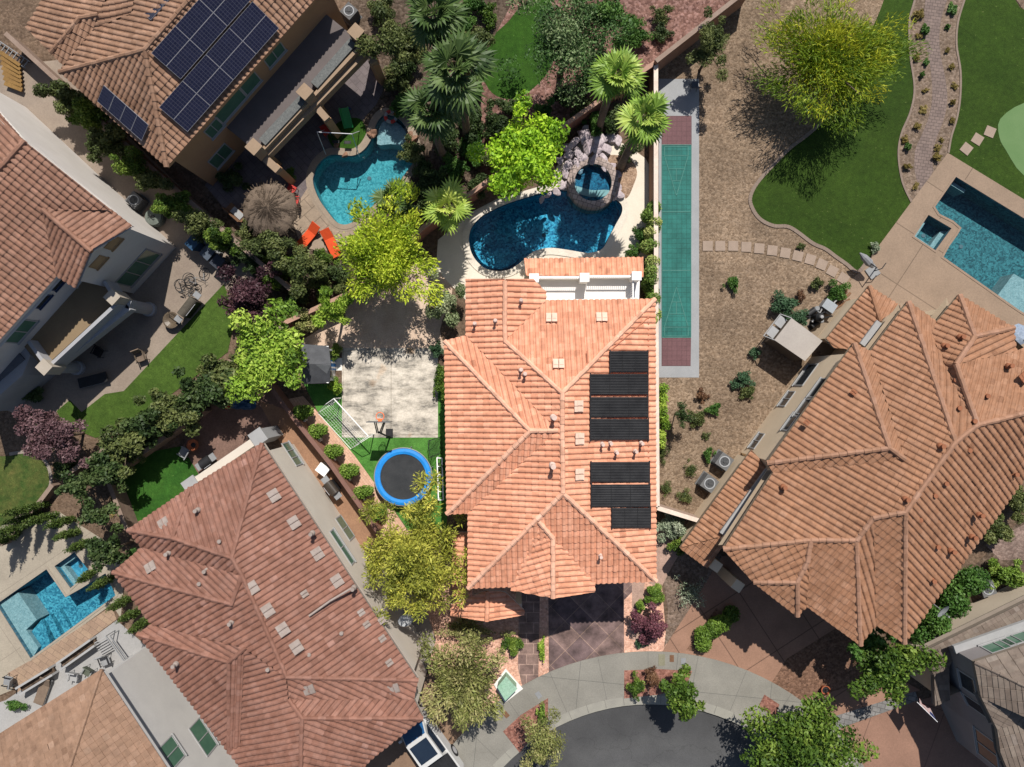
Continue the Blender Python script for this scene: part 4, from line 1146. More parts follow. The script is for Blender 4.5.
for (x, y) in ((444, 500), (646, 560)):
    pass
wall_window(hA, fpA[3], fpA[4], 640, 420, 1.2, 1.2, TRIM_W, GLASS)
# plumbing that feeds the heating mats: a line up the ridge side and headers
hp = MB()
for pts in ([(587, 351, 7.05), (587.5, 470, 7.05), (591, 508, 7.0)], [(648.5, 318, 5.98), (648.5, 528, 5.98)], [(598, 372, 6.9), (609, 372, 6.7), (612, 349, 6.75), (650, 316, 5.98)]):
    hp.tube([P(*p) for p in pts], 0.035, 6)
hp.build('pool_heater_pipe', M('terracotta_pipe', (0.42, 0.16, 0.09), (0.36, 0.13, 0.075), 3, 10, 0.1), rA)

# ---- the house with the solar panels
hB = thing('house', 'ochre house with solar panels on its roof above the palapa pool', 'house', P(180, 90, 0))
Wb = (60, 72, 0); Sb = (167, 167, 0); Ab = (145, 50, 1.9); Rb = (215, -28, 2.0); Eb = (340, -29, 0)
facesB = [
    [Wb, Sb, Ab],
    [Sb, Eb, Rb, Ab],
    [Wb, Ab, Rb, (150, -60, 1.5), (132, 14, 1.2), (95, 29, 0.62), (64, 66, 0)],
    [(51, 53, 0), (64, 66, 0), (95, 29, 0.62), (98, 15, 0.95), (81, 18, 0.72)],
    [(51, 53, 0), (81, 18, 0.72), (98, 15, 0.95), (125, -30, 1.0), (60, -30, 0.0), (26, 28, 0)],
    [(98, 15, 0.95), (95, 29, 0.62), (132, 14, 1.2), (150, -60, 1.5), (125, -30, 1.0)],
]
outB = [(60, 72), (167, 167), (340, -29), (150, -60), (60, -30), (26, 28), (51, 53)]
fpB, _ = walls(hB, outB, HE_, W_B, 0.45)
rB = roof(hB, facesB, [(Wb, Ab), (Sb, Ab), (Ab, Rb), ((51, 53, 0), (81, 18, 0.72)), ((81, 18, 0.72), (98, 15, 0.95))], TILE_B, W_B, HE_)
A_, B_ = fpB[1], fpB[2]
for (x, y, w, h, mu) in ((214, 128, 1.0, 1.0, 1), (230, 106, 2.0, 1.1, 0), (250, 83, 1.1, 1.1, 0), (274, 54, 1.3, 1.0, 1), (220.5, 156, 1.4, 1.2, 1)):
    wall_window(hB, A_, B_, x, y, w, h, TRIM_G, GLASS_G, mu)
# balcony over the patio
zb = 3.2
bl = [P(x, y, zb) for x, y in ((226, 127), (326, 14), (358, 40), (258, 153))]
fl = MB(); fl.prism([p[:2] for p in bl], 2.9, zb); fl.build('balcony_floor', M('taupe_deck', (0.105, 0.088, 0.085), (0.09, 0.075, 0.072), 1, 20, 0.08), hB)
pw = MB(); mc = MB()
top = 4.1
def bline(a, b, w, z0, z1, m):
    A = P(a[0], a[1], z1); B = P(b[0], b[1], z1); m.bar((A.x, A.y, (z0 + z1) / 2), (B.x, B.y, (z0 + z1) / 2), w, z1 - z0)
CAPB = M('tan_coping_stone', (0.26, 0.185, 0.125), (0.225, 0.16, 0.105), 1, 20, 0.08)
bline((263, 149), (363, 43), 0.2, 2.9, 3.5, pw)
build_each(pw, 'balcony_parapet', CAPB, hB)
pl = MB()
for a, b in (((262, 142), (303, 98)), ((314, 85), (353, 41))):
    bline(a, b, 0.52, 3.2, 3.62, pl)
build_each(pl, 'stone_planter', M('grey_pebble_face', (0.12, 0.125, 0.12), (0.075, 0.08, 0.08), 9, 30, 0.3, bump=0.6, bs=25), hB)
pc = MB()
for (x, y) in ((254, 147), (305, 92), (356, 32)):
    c = P(x, y, 4.15); pc.box((c.x, c.y, 3.6), (0.62, 0.62, 1.1), rz=math.radians(48)); pc.box((c.x, c.y, 4.19), (0.72, 0.72, 0.08), rz=math.radians(48))
build_each(pc, 'balcony_pillar', CAPB, hB)
bm_ = MB()
bline((265, 152), (368, 46), 0.55, 2.55, 3.1, bm_)
bline((258, 152), (278, 170), 0.45, 2.5, 2.95, bm_); bline((362, 38), (374, 62), 0.45, 2.5, 2.95, bm_)
bline((313, 103), (327, 119), 0.4, 2.5, 2.9, bm_)
build_each(bm_, 'patio_beam', CAPB, hB)
pc = MB()
for (x, y) in ((277, 168), (326, 118), (373, 61), (262, 150), (366, 42), (313, 98)):
    c = P(x, y, 2.7); pc.box((c.x, c.y, 1.32), (0.42, 0.42, 2.65), rz=math.radians(48))
build_each(pc, 'patio_column', W_B, hB)

# ---- the pale stucco house at the left edge
hC = thing('house', 'pale grey stucco house with a walled brown balcony by the bicycles', 'house', P(60, 240, 0))
R1c = (25, 141, 2.1)
facesC = [
    [R1c, (-60, 236, 2.1), (-60, 407, 0), (57, 276, 0), (43, 210, 1.0), (112, 210, 0.28)],
    [R1c, (-60, 236, 2.1), (-130, 150, 0), (-50, 55, 0)],
    [(43, 210, 1.02), (91, 251, 1.02), (132.5, 226, 0), (112, 210, 0.1)],
    [(43, 210, 1.02), (91, 251, 1.02), (76, 288, 0), (57, 276, 0)],
]
outC = [(-50, 55), (25, 141), (133, 227), (76, 288), (57, 276), (-60, 407), (-130, 150)]
fpC, _ = walls(hC, [(-50, 55), (133, 226), (76, 288), (57, 276), (-60, 407), (-130, 150)], HE_, W_C, 0.35)
rC = roof(hC, facesC, [((43, 210, 1.04), (91, 251, 1.04)), (R1c, (-60, 236, 2.1))], TILE_C, W_C, HE_)
g = MB()
A, B = fpC[0], fpC[1]; k_ = A.lerp(B, 0.45)
g.poly([(A.x, A.y, 5.8), (B.x, B.y, 5.8), (k_.x, k_.y, 7.6)])
A, B = fpC[1], fpC[2]; k_ = A.lerp(B, 0.5)
g.poly([(A.x, A.y, 5.8), (B.x, B.y, 5.8), (k_.x, k_.y, 6.6)])
build_each(g, 'gable_wall', W_C, hC)
for (x, y, w, h) in ((113, 243, 0.75, 0.6), (98, 262, 0.75, 0.6)):
    wall_window(hC, fpC[1], fpC[2], x, y, w, h, M('tan_inset', (0.30, 0.20, 0.11), (0.26, 0.17, 0.09), 2, 10, 0.05), M('shutter_tan', (0.33, 0.22, 0.12), (0.29, 0.19, 0.10), 2, 10, 0.05), 0)
wall_window(hC, fpC[1], fpC[2], 138, 268, 2.6, 1.6, M('grey_frame', (0.26, 0.25, 0.24), (0.23, 0.22, 0.21), 2, 10, 0.05), GLASS_G, 2)
for (x, y) in ((57, 283), (41, 301)):
    wall_window(hC, fpC[3], fpC[4], x, y, 0.9, 0.6, NAVY, GLASS, 0)
wall_window(hC, fpC[3], fpC[4], 18, 331, 1.6, 1.4, TRIM_G, GLASS_G, 1)
fl = MB(); zb = 3.0
fl.prism([tuple(P(x, y, zb)[:2]) for x, y in ((20, 342), (78, 280), (102, 279), (116, 301), (52, 360), (40, 364))], 2.7, zb)
fl.build('balcony_floor', M('brown_deck', (0.20, 0.145, 0.085), (0.175, 0.125, 0.075), 1, 20, 0.08), hC)
pw = MB()
BWH = M('blue_white_stucco', (0.29, 0.29, 0.30), (0.26, 0.26, 0.275), 1, 20, 0.05)
bline((49, 366), (117, 303), 0.2, 2.5, 3.7, pw)
bline((104, 281), (117, 302), 0.2, 2.5, 3.7, pw)
bline((28, 341), (47, 367), 0.2, 2.5, 3.7, pw)
build_each(pw, 'balcony_parapet', BWH, hC)
pc = MB()
for (x, y) in ((112, 297), (44, 367)):
    c = P(x, y, 4.1); pc.box((c.x, c.y, 3.4), (0.6, 0.6, 1.3), rz=math.radians(47)); pc.box((c.x, c.y, 4.09), (0.7, 0.7, 0.08), rz=math.radians(47))
build_each(pc, 'balcony_pillar', M('cream_cap', (0.33, 0.29, 0.24), (0.30, 0.26, 0.21), 1, 20, 0.05), hC)
bm_ = MB()
bline((48, 369), (128, 306), 0.5, 2.3, 2.9, bm_)
bline((118, 300), (130, 305), 0.5, 2.3, 2.9, bm_)
build_each(bm_, 'patio_beam', BWH, hC)
pc = MB()
for (x, y) in ((128, 305), (52, 367)):
    c = P(x, y, 2.5); pc.tube([(c.x, c.y, 0), (c.x, c.y, 2.6)], 0.36, 14)
    pc.lathe([(0.45, 0), (0.45, 0.3), (0.36, 0.35)], (c.x, c.y, 0), 14)
build_each(pc, 'patio_column', BWH, hC)
bay = MB(); bay.prism([tuple(P(x, y, 2.9)[:2]) for x, y in ((-20, 372), (20, 341), (30, 355), (22, 375), (-20, 412))], -0.02, 2.85, top=True)
build_each(bay, 'bay', BWH, hC)
bl_ = MB(); bl_.bar(P(-10, 384, 2.92), P(22, 356, 2.92), 0.5, 0.1); bl_.build('bay_ledge', M('slate_ledge', (0.10, 0.105, 0.12), (0.08, 0.085, 0.1), 2, 9, .1), hC)

# ---- the red brick-tiled house below the middle
hD = thing('house', 'large dull red tiled house with pale roof vents behind the barbecue yard', 'house', P(280, 610, 0))
T = (262, 443, 0); Hh = (232, 558, 1.75); R1 = (242, 575, 1.75); R2 = (287, 677, 1.8); R3 = (302, 718, 1.75); R4 = (300, 800, 1.75)
L1 = (128, 530, 0); L2 = (173, 538, 0.95); N1 = (190.5, 487, 0); L3 = (142, 547, 0); L4 = (113, 572, 0); M1 = (232, 604, 1.75)
V1 = (289, 699, 1.5); c1 = (418, 680, 0); c2 = (414, 699, 0); c3 = (423, 718, 0)
w1 = (151, 624, 0); w2 = (245, 648, 1.62); w3 = (229, 662, 1.35); w4 = (138, 634, 0); w5 = (229, 752, 0)
facesD = [
    [T, Hh, R1, R2, c1],
    [R2, c1, c2, V1],
    [V1, c2, c3, R3],
    [R3, c3, (370, 760, 0), (330, 805, 0), R4],
    [T, N1, L2, Hh],
    [N1, L1, L2],
    [L1, L3, R1, Hh, L2],
    [L3, L4, M1, R1],
    [L4, w1, w2, R2, R1, M1],
    [w1, w4, w3, w2],
    [w4, w5, w3],
    [w3, w5, (241, 744, 0.12), w2],
    [w2, (241, 744, 0.12), w5, (268, 805, 0), R4, R3, V1, R2],
    [R4, (330, 805, 0), (268, 805, 0)],
]
outD = [(262, 443), (418, 680), (414, 699), (423, 718), (370, 760), (330, 805), (268, 805), (229, 752), (138, 634), (151, 624), (113, 572), (142, 547), (128, 530), (190, 487)]
fpD, _ = walls(hD, outD, HE_, W_D, 0.4)
rD = roof(hD, facesD, [(T, Hh), (Hh, R1), (R1, M1), (R1, R2), (R2, c1), (V1, R3), (R3, c3), (R3, R4), (N1, L2), (L1, L2), (L2, Hh), (L4, M1), (w4, w3), (w3, w2), (w3, w5)], TILE_D, W_D, HE_, capr=0.12)
def zD(x, y):
    v = ((x - 262) * 0.848 - (y - 443) * 0.532); return 5.8 - v * 0.0188 + 0.02
vents(hD, rD, [(274, 495.5), (294, 522.5), (317.5, 553.5), (337, 580.5), (252.5, 587.5), (268, 610), (283, 629), (296.5, 646.5)], VENT_D, zD, (0.848, 0.532, 0.36), (0.66, 0.55))
vents(hD, rD, [(361, 612), (366.5, 624), (381.5, 620), (382, 638), (389, 662), (304.5, 593.5)], VENT_D, zD, (0.848, 0.532, 0.36), (0.36, 0.36))
vents(hD, rD, [(309.5, 688), (394, 687)], VENT_D, lambda x, y: 5.8 + (0.2 if x > 350 else 1.3), (0.3, -1, 0.2), (0.6, 0.5))
vents(hD, rD, [(165, 523), (152, 567)], VENT_D, lambda x, y: 6.15, (-0.55, 0.83, 0.3), (0.6, 0.5))
pipes(rD, [(312.5, 533, 6.5), (354, 587.5, 6.4), (270, 667, 7.3), (311, 652, 6.8), (207, 570, 6.9), (198, 510, 6.5), (232, 622, 7.3), (176, 664, 6.4), (202, 582, 6.8), (169, 553, 6.4), (222, 540, 7.0), (343, 631, 6.3)], VENT_D, 0.35, 0.07)
dp = MB(); dp.tube([P(309, 616, 7.0), P(330, 601, 6.7), P(352, 588, 6.45)], 0.06, 8); dp.build('roof_pipe', VENT_D, rD)
A_, B_ = fpD[0], fpD[1]
for (x, y, w, h, mu) in ((292, 454, 1.5, 1.1, 2), (347, 526, 1.5, 1.2, 1), (342, 547, 2.2, 0.7, 1)):
    wall_window(hD, A_, B_, x, y, w, h, TRIM_G, GLASS_G, mu)
# covered patio at the back
pb_ = MB()
bline((190, 485), (260, 437), 0.45, 2.5, 3.0, pb_); build_each(pb_, 'patio_beam', W_D, hD)
pc = MB()
for (x, y) in ((191, 485), (258, 437)):
    c = P(x, y, 3.05); pc.box((c.x, c.y, 1.5), (0.7, 0.7, 3.0), rz=math.radians(35)); pc.box((c.x, c.y, 3.05), (0.85, 0.85, 0.1), rz=math.radians(35))
build_each(pc, 'patio_column', TRIM_G, hD)

# ---- the beige flat-tiled house in the lower left corner
hE = thing('house', 'beige flat tiled house with white walls in the lower left corner', 'house', P(60, 780, 0))
facesE = [
    [(102, 669, 0), (220, 847, 0), (120, 900, 2.1), (57, 806, 2.1)],
    [(102, 669, 0), (57, 806, 2.1), (-60, 880, 2.1), (-110, 803, 0)],
]
fpE, _ = walls(hE, [(102, 669), (220, 847), (60, 960), (-110, 803)], HE_, W_E, 0.45)
rE = roof(hE, facesE, [((102, 669, 0), (57, 806, 2.1))], TILE_E, W_E, HE_, pitch=0.33, row=0.33, thick=0.03, prof=PROF_F, amp=0.7, capr=0.1)
A_, B_ = fpE[0], fpE[1]
wall_window(hE, A_, B_, 203, 737, 1.9, 1.3, TRIM_G, GLASS_G, 1)
wall_window(hE, A_, B_, 172, 752, 1.3, 1.3, TRIM_G, GLASS_G, 1)

# ---- the apricot house on the right
hF = thing('house', 'wide apricot tiled house with buff walls on the right of the gravel yard', 'house', P(870, 480, 0))
a1 = (854, 343, 0); a2 = (889, 448, 1.75); a3 = (767, 463, 0); a4 = (870, 351.5, 0); a5 = (904.5, 459, 1.72); a6 = (773, 472.5, 0)
b1 = (908, 301.5, 0); b2 = (955, 442, 2.1); b3 = (905, 512, 2.1); b4 = (937, 322, 0); b5 = (931, 333, 0.08); b6 = (977, 425, 2.1)
d1 = (959, 295, 0); d2 = (974.5, 336.5, 0.95); d3 = (956, 364, 1.45); d4 = (1013, 328, 0)
s1 = (904, 643, 0); s2 = (876, 625, 0); s3 = (873, 518, 1.62); s4 = (860, 645, 0); s5 = (856, 540, 1.25); s6 = (806, 606, 0); s7 = (811, 540, 0.95); s8 = (723, 549, 0); s9 = (753, 582, 0)
s10 = (807, 562, 0.85); s11 = (797, 582, 0.6); s12 = (797, 616, 0)
facesF = [
    [a1, a2, a3], [a1, a4, a5, a2], [a3, a2, a5, a6],
    [a4, b1, b2, b3, s3, s5, s7, s8, a6, a5],
    [b1, b4, b5, (957, 392, 1.5), b6, b2],
    [d1, b4, b5, (957, 392, 1.5), b6, d3, d2],
    [d1, d2, d4], [d2, d3, (1016, 351, 0.2), d4],
    [d3, b6, (1050, 407, 1.5), (1075, 385, 0), (1040, 340, 0), (1016, 351, 0.2)],
    [b3, b2, b6, (1050, 407, 1.5), (1075, 428, 0), (1024, 479, 0), s1],
    [b3, s1, s2, s3], [s3, s2, s4, s5], [s5, s4, s6, s7],
    [s8, s7, s10, s11, s9], [s9, s11, s12], [s11, s12, s6, s7, s10],
]
outF = [(767, 463), (854, 343), (870, 351), (908, 301), (937, 322), (959, 295), (1013, 328), (1075, 385), (1075, 428), (1024, 479), (904, 643), (876, 625), (860, 645), (806, 606), (797, 616), (753, 582), (723, 549), (773, 472)]
fpF, _ = walls(hF, outF, HE_, W_F, 0.42)
rF = roof(hF, facesF, [(a1, a2), (a3, a2), (a2, a5), (b1, b2), (d1, d2), (d2, d3), (d3, b6), (b6, b2), (b2, b3), (b6, (1050, 407, 1.5)), (b3, s1), (b3, s3), (s3, s5), (s5, s4), (s5, s7), (s7, s8), (s9, s11), (s11, s12), (s7, s10), (s10, s11), (d2, d4)], TILE_F, W_F, HE_, capr=0.14, capmat=CAP_F, pitch=0.33)
lowF = [[(869, 286, 0.05), (826, 339, 0), (834, 348, 0.3), (852, 350, 0.6), (868, 338, 0.65), (880, 320, 0.6)], [(869, 286, 0.05), (900, 306, 0), (880, 321, 0.6)]]
roof(hF, lowF, [((869, 286, 0.08), (880, 321, 0.62))], TILE_F, W_F, 3.0, 'lower_roof')
lowF2 = [[(751.5, 450, 0), (680, 548, 0), (722, 536, 0.62), (768, 470, 0.62), (759, 458, 0.3)], [(680, 548, 0), (707, 568, 0), (724, 545, 0.5), (722, 536, 0.62)]]
roof(hF, lowF2, [], TILE_F, W_F, 2.9, 'lower_roof')
walls(hF, [(752, 451), (681, 549), (707, 568), (790, 478)], 2.9, W_F, 0.35, 2.95, name='lower_wall')
walls(hF, [(869, 287), (827, 340), (868, 352), (898, 307)], 3.0, W_F, 0.35, 3.05, name='lower_wall')
lb = MB(); 
A = P(826, 380, 3.0)
A_, B_ = fpF[0], fpF[1]
for (x, y, w, h, mu) in ((806, 375, 1.5, 1.2, 0), (787, 399, 1.0, 0.9, 1), (757, 441, 1.0, 0.8, 1), (818, 388, 1.2, 0.7, 0), (803, 408, 1.1, 0.7, 0), (791, 422, 1.1, 0.7, 0)):
    wall_window(hF, A_, B_, x, y, w, h, TRIM_G, GLASS, mu)
A_, B_ = fpF[17], fpF[16]
for (x, y, w, h, mu) in ((754.5, 502, 1.2, 0.8, 0), (742, 518, 1.2, 0.8, 0), (766, 487, 0.8, 0.8, 0)):
    wall_window(hF, A_, B_, x, y, w, h, TRIM_G, GLASS, mu)
lg = MB()
A = P(768, 470, 3.7); B = P(722, 534, 3.7); lg.bar(A, B, 0.35, 0.14); lg.build('ledge', TRIM_G, hF)
lg = MB(); A = P(862, 345, 3.75); B = P(879, 322, 3.75); lg.bar(A, B, 0.35, 0.14); lg.build('ledge', TRIM_G, hF)
# porch and garage front on the shaded side
gd = MB()
A, B = fpF[14], fpF[15]; dd = (B - A).normalized(); c = A.lerp(B, 0.5); nn = Vector((dd.y, -dd.x, 0)); nn = nn if nn.y < 0 else -nn
Mx = Matrix((dd, nn, Vector((0, 0, 1)))).transposed()
gd.box(c + nn * 0.04 + Vector((0, 0, 1.2)), ((B - A).length * 0.75, 0.08, 2.3), M=Mx)
gd.build('garage_door', M('brown_door', (0.14, 0.10, 0.075), (0.12, 0.085, 0.065), 1, 14, 0.08), hF)
pf_ = MB()
c = P(716, 566, 2.8); pf_.box((c.x, c.y, 1.4), (0.6, 0.6, 2.8), rz=math.radians(-35))
c = P(738, 586, 2.8); pf_.box((c.x, c.y, 1.4), (0.6, 0.6, 2.8), rz=math.radians(-35))
build_each(pf_, 'porch_post', W_F, hF)
vents(hF, rF, [(806.5, 393 + 30), (853, 393)], VENT_F, lambda x, y: 6.3 if x < 830 else 6.4, (-0.75, 0.65, 0.36), (0.3, 0.3))
vents(hF, rF, [(986, 402.5), (1022, 378)], VENT_F, lambda x, y: 7.0, (0.8, 0.6, 0.2), (0.55, 0.5))
pipes(rF, [(940, 446, 7.8), (905, 499, 7.8), (960, 337, 6.6), (952, 385 - 5, 6.9), (944, 346, 6.4), (984, 396, 7.3), (1008, 366, 6.8), (956, 408, 7.4), (971, 421, 7.7), (783, 487, 6.2), (943, 483, 7.4), (932, 495, 7.4), (966, 450, 7.4), (917, 519, 7.2), (972, 537, 6.5), (951, 551, 6.5), (935, 546, 6.6), (1013, 474, 6.2), (979, 515, 6.8), (931, 580, 6.2), (895, 393 + 175, 6.2)], VENT_F, 0.3, 0.08)

# ---- the grey-brown shingled house in the lower right corner
hG = thing('house', 'grey brown shingle roofed house with a flag in the lower right corner', 'house', P(1010, 700, 0))
lowG = [[(920, 653, 0), (1080, 575, 0), (1080, 606, 0.6), (957, 650, 0.3), (949, 668, 0.25)], [(920, 653, 0), (949, 668, 0.25), (950, 700, 0.25), (935, 706, 0), (934, 675, 0)]]
roof(hG, lowG, [], TILE_G, W_G, 3.0, 'lower_roof', 0.3, 0.22, 0.03, PROF_F, 0.5)
walls(hG, [(923, 654), (1080, 578), (1080, 650), (948, 702), (936, 703)], 3.0, W_G, 0.3, 3.0, name='lower_wall')
upG = [[(974, 662, 0), (1080, 627, 0), (1080, 710, 2.2)], [(974, 662, 0), (1080, 710, 2.2), (1080, 730, 1.6), (982, 698, 0)],
       [(982, 698, 0), (1080, 728, 1.5), (1080, 708, 1.2), (997, 729, 0)], [(997, 729, 0), (1080, 706, 1.2), (1080, 745, 0.8), (1005, 748, 0)], [(1005, 748, 0), (1080, 690, 1.6), (1080, 830, 0), (1030, 830, 0)]]
upG = [[(974, 662, 0), (1080, 627, 0), (1080, 712, 2.1)],
       [(974, 662, 0), (1080, 712, 2.1), (1080, 742, 2.1), (981, 697, 0)],
       [(981, 697, 0.05), (1070, 722, 1.0), (1050, 714, 0.4), (997, 729, 0)],
       [(997, 729, 0), (1060, 709, 0.5), (1080, 722, 0.9), (1080, 800, 0.4), (1020, 800, 0), (1000, 752, 0)]]
rG = roof(hG, upG[:2] + upG[2:], [((974, 662, 0), (1080, 712, 2.1))], TILE_G, W_G, HE_, 'roof', 0.62, 0.25, 0.03, PROF_F, 1.6, capr=0.09)
fpG, _ = walls(hG, [(974, 662), (1080, 627), (1080, 820), (1022, 800), (1000, 750), (997, 729), (981, 697)], HE_, M('shade_tinted_stucco', (0.20, 0.185, 0.185), (0.18, 0.165, 0.165), 1, 20, 0.05), 0.25)  # upper walls: purple grey shade is put into the stucco colour
A_, B_ = fpG[0], fpG[1]
for x, y, w in ((999, 646, 1.4), (1017, 639, 1.4)):
    wall_window(hG, A_, B_, x, y, w, 0.9, TRIM_G, GLASS_G, 1)
lg = MB(); bline((955, 650), (1080, 606), 0.45, 3.85, 4.05, lg); lg.build('ledge', TRIM_G, hG)
A_, B_ = fpG[6], fpG[5]
wall_window(hG, A_, B_, 975, 705, 0.7, 1.5, TRIM_G, GLASS, 0)
A_, B_ = fpG[0], fpG[6]
wall_window(hG, A_, B_, 968, 683, 0.9, 1.2, TRIM_G, GLASS, 0)
A_, B_ = fpG[4], fpG[5]
wall_window(hG, A_, B_, 987, 748, 1.4, 1.6, TRIM_G, GLASS, 1)

# ------------------------------------------------------------------ plants
def leaves(name, mat, seed, clumps, n, L, W, mode='ball', up=0.22, jit=0.62, tone_spread=0.45, shell=2.4, centre=None, Lvar=0.6):
    """n small leaves spread over clumps = [(x, y, z, rx, ry, rz)], as one mesh with a tone per leaf"""
    rng = np.random.default_rng(seed)
    C = np.array([c[:3] for c in clumps], float); R = np.array([c[3:6] for c in clumps], float)
    vol = (R[:, 0] * R[:, 1]) ** 1.0; pr = vol / vol.sum()
    ci = rng.choice(len(C), size=n, p=pr)
    d = rng.normal(size=(n, 3)); d /= np.linalg.norm(d, axis=1)[:, None]
    rad = rng.random(n) ** (1 / shell)
    p = C[ci] + d * R[ci] * rad[:, None]
    p[:, 2] = np.maximum(p[:, 2], 0.03)
    nr = d * 0.55 + np.array([0, 0, up]) + rng.normal(size=(n, 3)) * jit
    nr /= np.linalg.norm(nr, axis=1)[:, None]
    if mode == 'strand':
        cen = np.array(centre if centre is not None else C.mean(0))
        t = p - cen; t /= np.linalg.norm(t, axis=1)[:, None] + 1e-6
        t = t + rng.normal(size=(n, 3)) * 0.55
    elif mode == 'tuft':
        t = d + rng.normal(size=(n, 3)) * 0.45 + np.array([0, 0, 0.2])
    else:
        t = rng.normal(size=(n, 3))
    if mode in ('strand', 'tuft'):
        t /= np.linalg.norm(t, axis=1)[:, None]
        b = np.cross(t, nr); b /= np.linalg.norm(b, axis=1)[:, None] + 1e-9
    else:
        t = t - nr * (t * nr).sum(1)[:, None]; t /= np.linalg.norm(t, axis=1)[:, None] + 1e-9
        b = np.cross(nr, t)
    l = L * (1 + (rng.random(n) - 0.5) * 2 * Lvar); w = W * (1 + (rng.random(n) - 0.5) * 2 * Lvar)
    tl = t * (l / 2)[:, None]; bw = b * (w / 2)[:, None]
    sag = np.zeros((n, 3)); sag[:, 2] = -0.12 * l
    V = np.stack([p - tl + sag, p + bw - tl * 0.1, p + tl + sag, p - bw - tl * 0.1], axis=1).reshape(-1, 3)
    me = bpy.data.meshes.new(name)
    me.vertices.add(4 * n); me.loops.add(4 * n); me.polygons.add(n)
    me.vertices.foreach_set('co', V.astype(np.float32).ravel())
    me.loops.foreach_set('vertex_index', np.arange(4 * n, dtype=np.int32))
    me.polygons.foreach_set('loop_start', np.arange(0, 4 * n, 4, dtype=np.int32))
    me.polygons.foreach_set('loop_total', np.full(n, 4, dtype=np.int32))
    ct = rng.random(len(C))
    tone = np.clip(0.5 + (ct[ci] - 0.5) * tone_spread * 2 + rng.normal(size=n) * 0.17, 0, 1)
    a = me.attributes.new('tone', 'FLOAT', 'FACE')
    a.data.foreach_set('value', tone.astype(np.float32))
    me.materials.append(mat)
    me.update(); me.validate()
    return me
def put(name, me, parent):
    o = bpy.data.objects.new(name, me); COL.objects.link(o); o.parent = parent
    return o

LEAF = {
 'lime': leafmat('lime_leaves', [(0.07, 0.15, 0.012), (0.20, 0.36, 0.018), (0.36, 0.50, 0.035)], 0.3),
 'yellow': leafmat('yellow_green_leaves', [(0.12, 0.185, 0.016), (0.255, 0.345, 0.022), (0.45, 0.49, 0.05)], 0.3),
 'bright': leafmat('bright_green_leaves', [(0.07, 0.13, 0.018), (0.18, 0.29, 0.03), (0.33, 0.42, 0.07)], 0.3),
 'olive': leafmat('olive_leaves', [(0.035, 0.05, 0.015), (0.065, 0.085, 0.025), (0.11, 0.125, 0.04)], 0.22),
 'dark': leafmat('dark_green_leaves', [(0.018, 0.034, 0.010), (0.035, 0.06, 0.017), (0.065, 0.09, 0.03)], 0.2),
 'mid': leafmat('mid_green_leaves', [(0.022, 0.06, 0.010), (0.045, 0.105, 0.018), (0.08, 0.15, 0.03)], 0.25),
 'fresh': leafmat('fresh_green_leaves', [(0.026, 0.055, 0.008), (0.064, 0.115, 0.015), (0.135, 0.19, 0.03)], 0.25),
 'greytree': leafmat('grey_green_leaves', [(0.03, 0.065, 0.02), (0.055, 0.115, 0.03), (0.15, 0.19, 0.09)], 0.22),
 'purple': leafmat('purple_leaves', [(0.022, 0.010, 0.014), (0.042, 0.018, 0.024), (0.08, 0.035, 0.042)], 0.15),
 'purpleb': leafmat('plum_leaves', [(0.055, 0.02, 0.03), (0.11, 0.04, 0.052), (0.18, 0.075, 0.085)], 0.18),
 'dullpurple': leafmat('dull_plum_leaves', [(0.045, 0.024, 0.028), (0.085, 0.045, 0.05), (0.135, 0.08, 0.085)], 0.18),
 'verde': leafmat('palo_verde_leaves', [(0.065, 0.115, 0.010), (0.155, 0.22, 0.015), (0.33, 0.33, 0.02)], 0.3),
 'pine': leafmat('golden_pine_leaves', [(0.09, 0.105, 0.018), (0.235, 0.245, 0.034), (0.45, 0.41, 0.075)], 0.2),
 'scrub': leafmat('scrub_leaves', [(0.09, 0.09, 0.03), (0.16, 0.18, 0.05), (0.28, 0.25, 0.11)], 0.2),
 'greyshrub': leafmat('sage_leaves', [(0.09, 0.12, 0.05), (0.18, 0.22, 0.11), (0.28, 0.30, 0.18)], 0.2),
 'silver': leafmat('silver_leaves', [(0.11, 0.14, 0.085), (0.20, 0.24, 0.16), (0.30, 0.33, 0.24)], 0.2),
 'palm': leafmat('palm_fronds', [(0.07, 0.13, 0.02), (0.155, 0.25, 0.035), (0.32, 0.38, 0.08)], 0.2, 0.4),
 'palmd': leafmat('dark_palm_fronds', [(0.022, 0.045, 0.012), (0.045, 0.08, 0.018), (0.085, 0.125, 0.035)], 0.2, 0.4),
 'palmy': leafmat('yellow_palm_fronds', [(0.10, 0.17, 0.03), (0.24, 0.33, 0.05), (0.40, 0.44, 0.10)], 0.2, 0.4),
 'dry': leafmat('dry_fronds', [(0.14, 0.09, 0.045), (0.24, 0.165, 0.085), (0.36, 0.27, 0.15)], 0.1),
 'hedge': leafmat('flowering_hedge', [(0.06, 0.11, 0.02), (0.14, 0.21, 0.04), (0.33, 0.33, 0.12)], 0.2),
 'topi': leafmat('topiary_leaves', [(0.045, 0.085, 0.012), (0.10, 0.17, 0.022), (0.19, 0.26, 0.05)], 0.2),
 'golden': leafmat('dry_gold_leaves', [(0.10, 0.08, 0.02), (0.16, 0.125, 0.035), (0.22, 0.17, 0.055)], 0.15),
 'teal': leafmat('blue_green_leaves', [(0.025, 0.055, 0.025), (0.04, 0.085, 0.04), (0.065, 0.115, 0.06)], 0.2),
 'rust': leafmat('rusty_leaves', [(0.07, 0.035, 0.02), (0.11, 0.055, 0.03), (0.15, 0.085, 0.045)], 0.15),
 'cyp': leafmat('cypress_leaves', [(0.022, 0.042, 0.008), (0.046, 0.075, 0.014), (0.085, 0.115, 0.028)], 0.12),
}
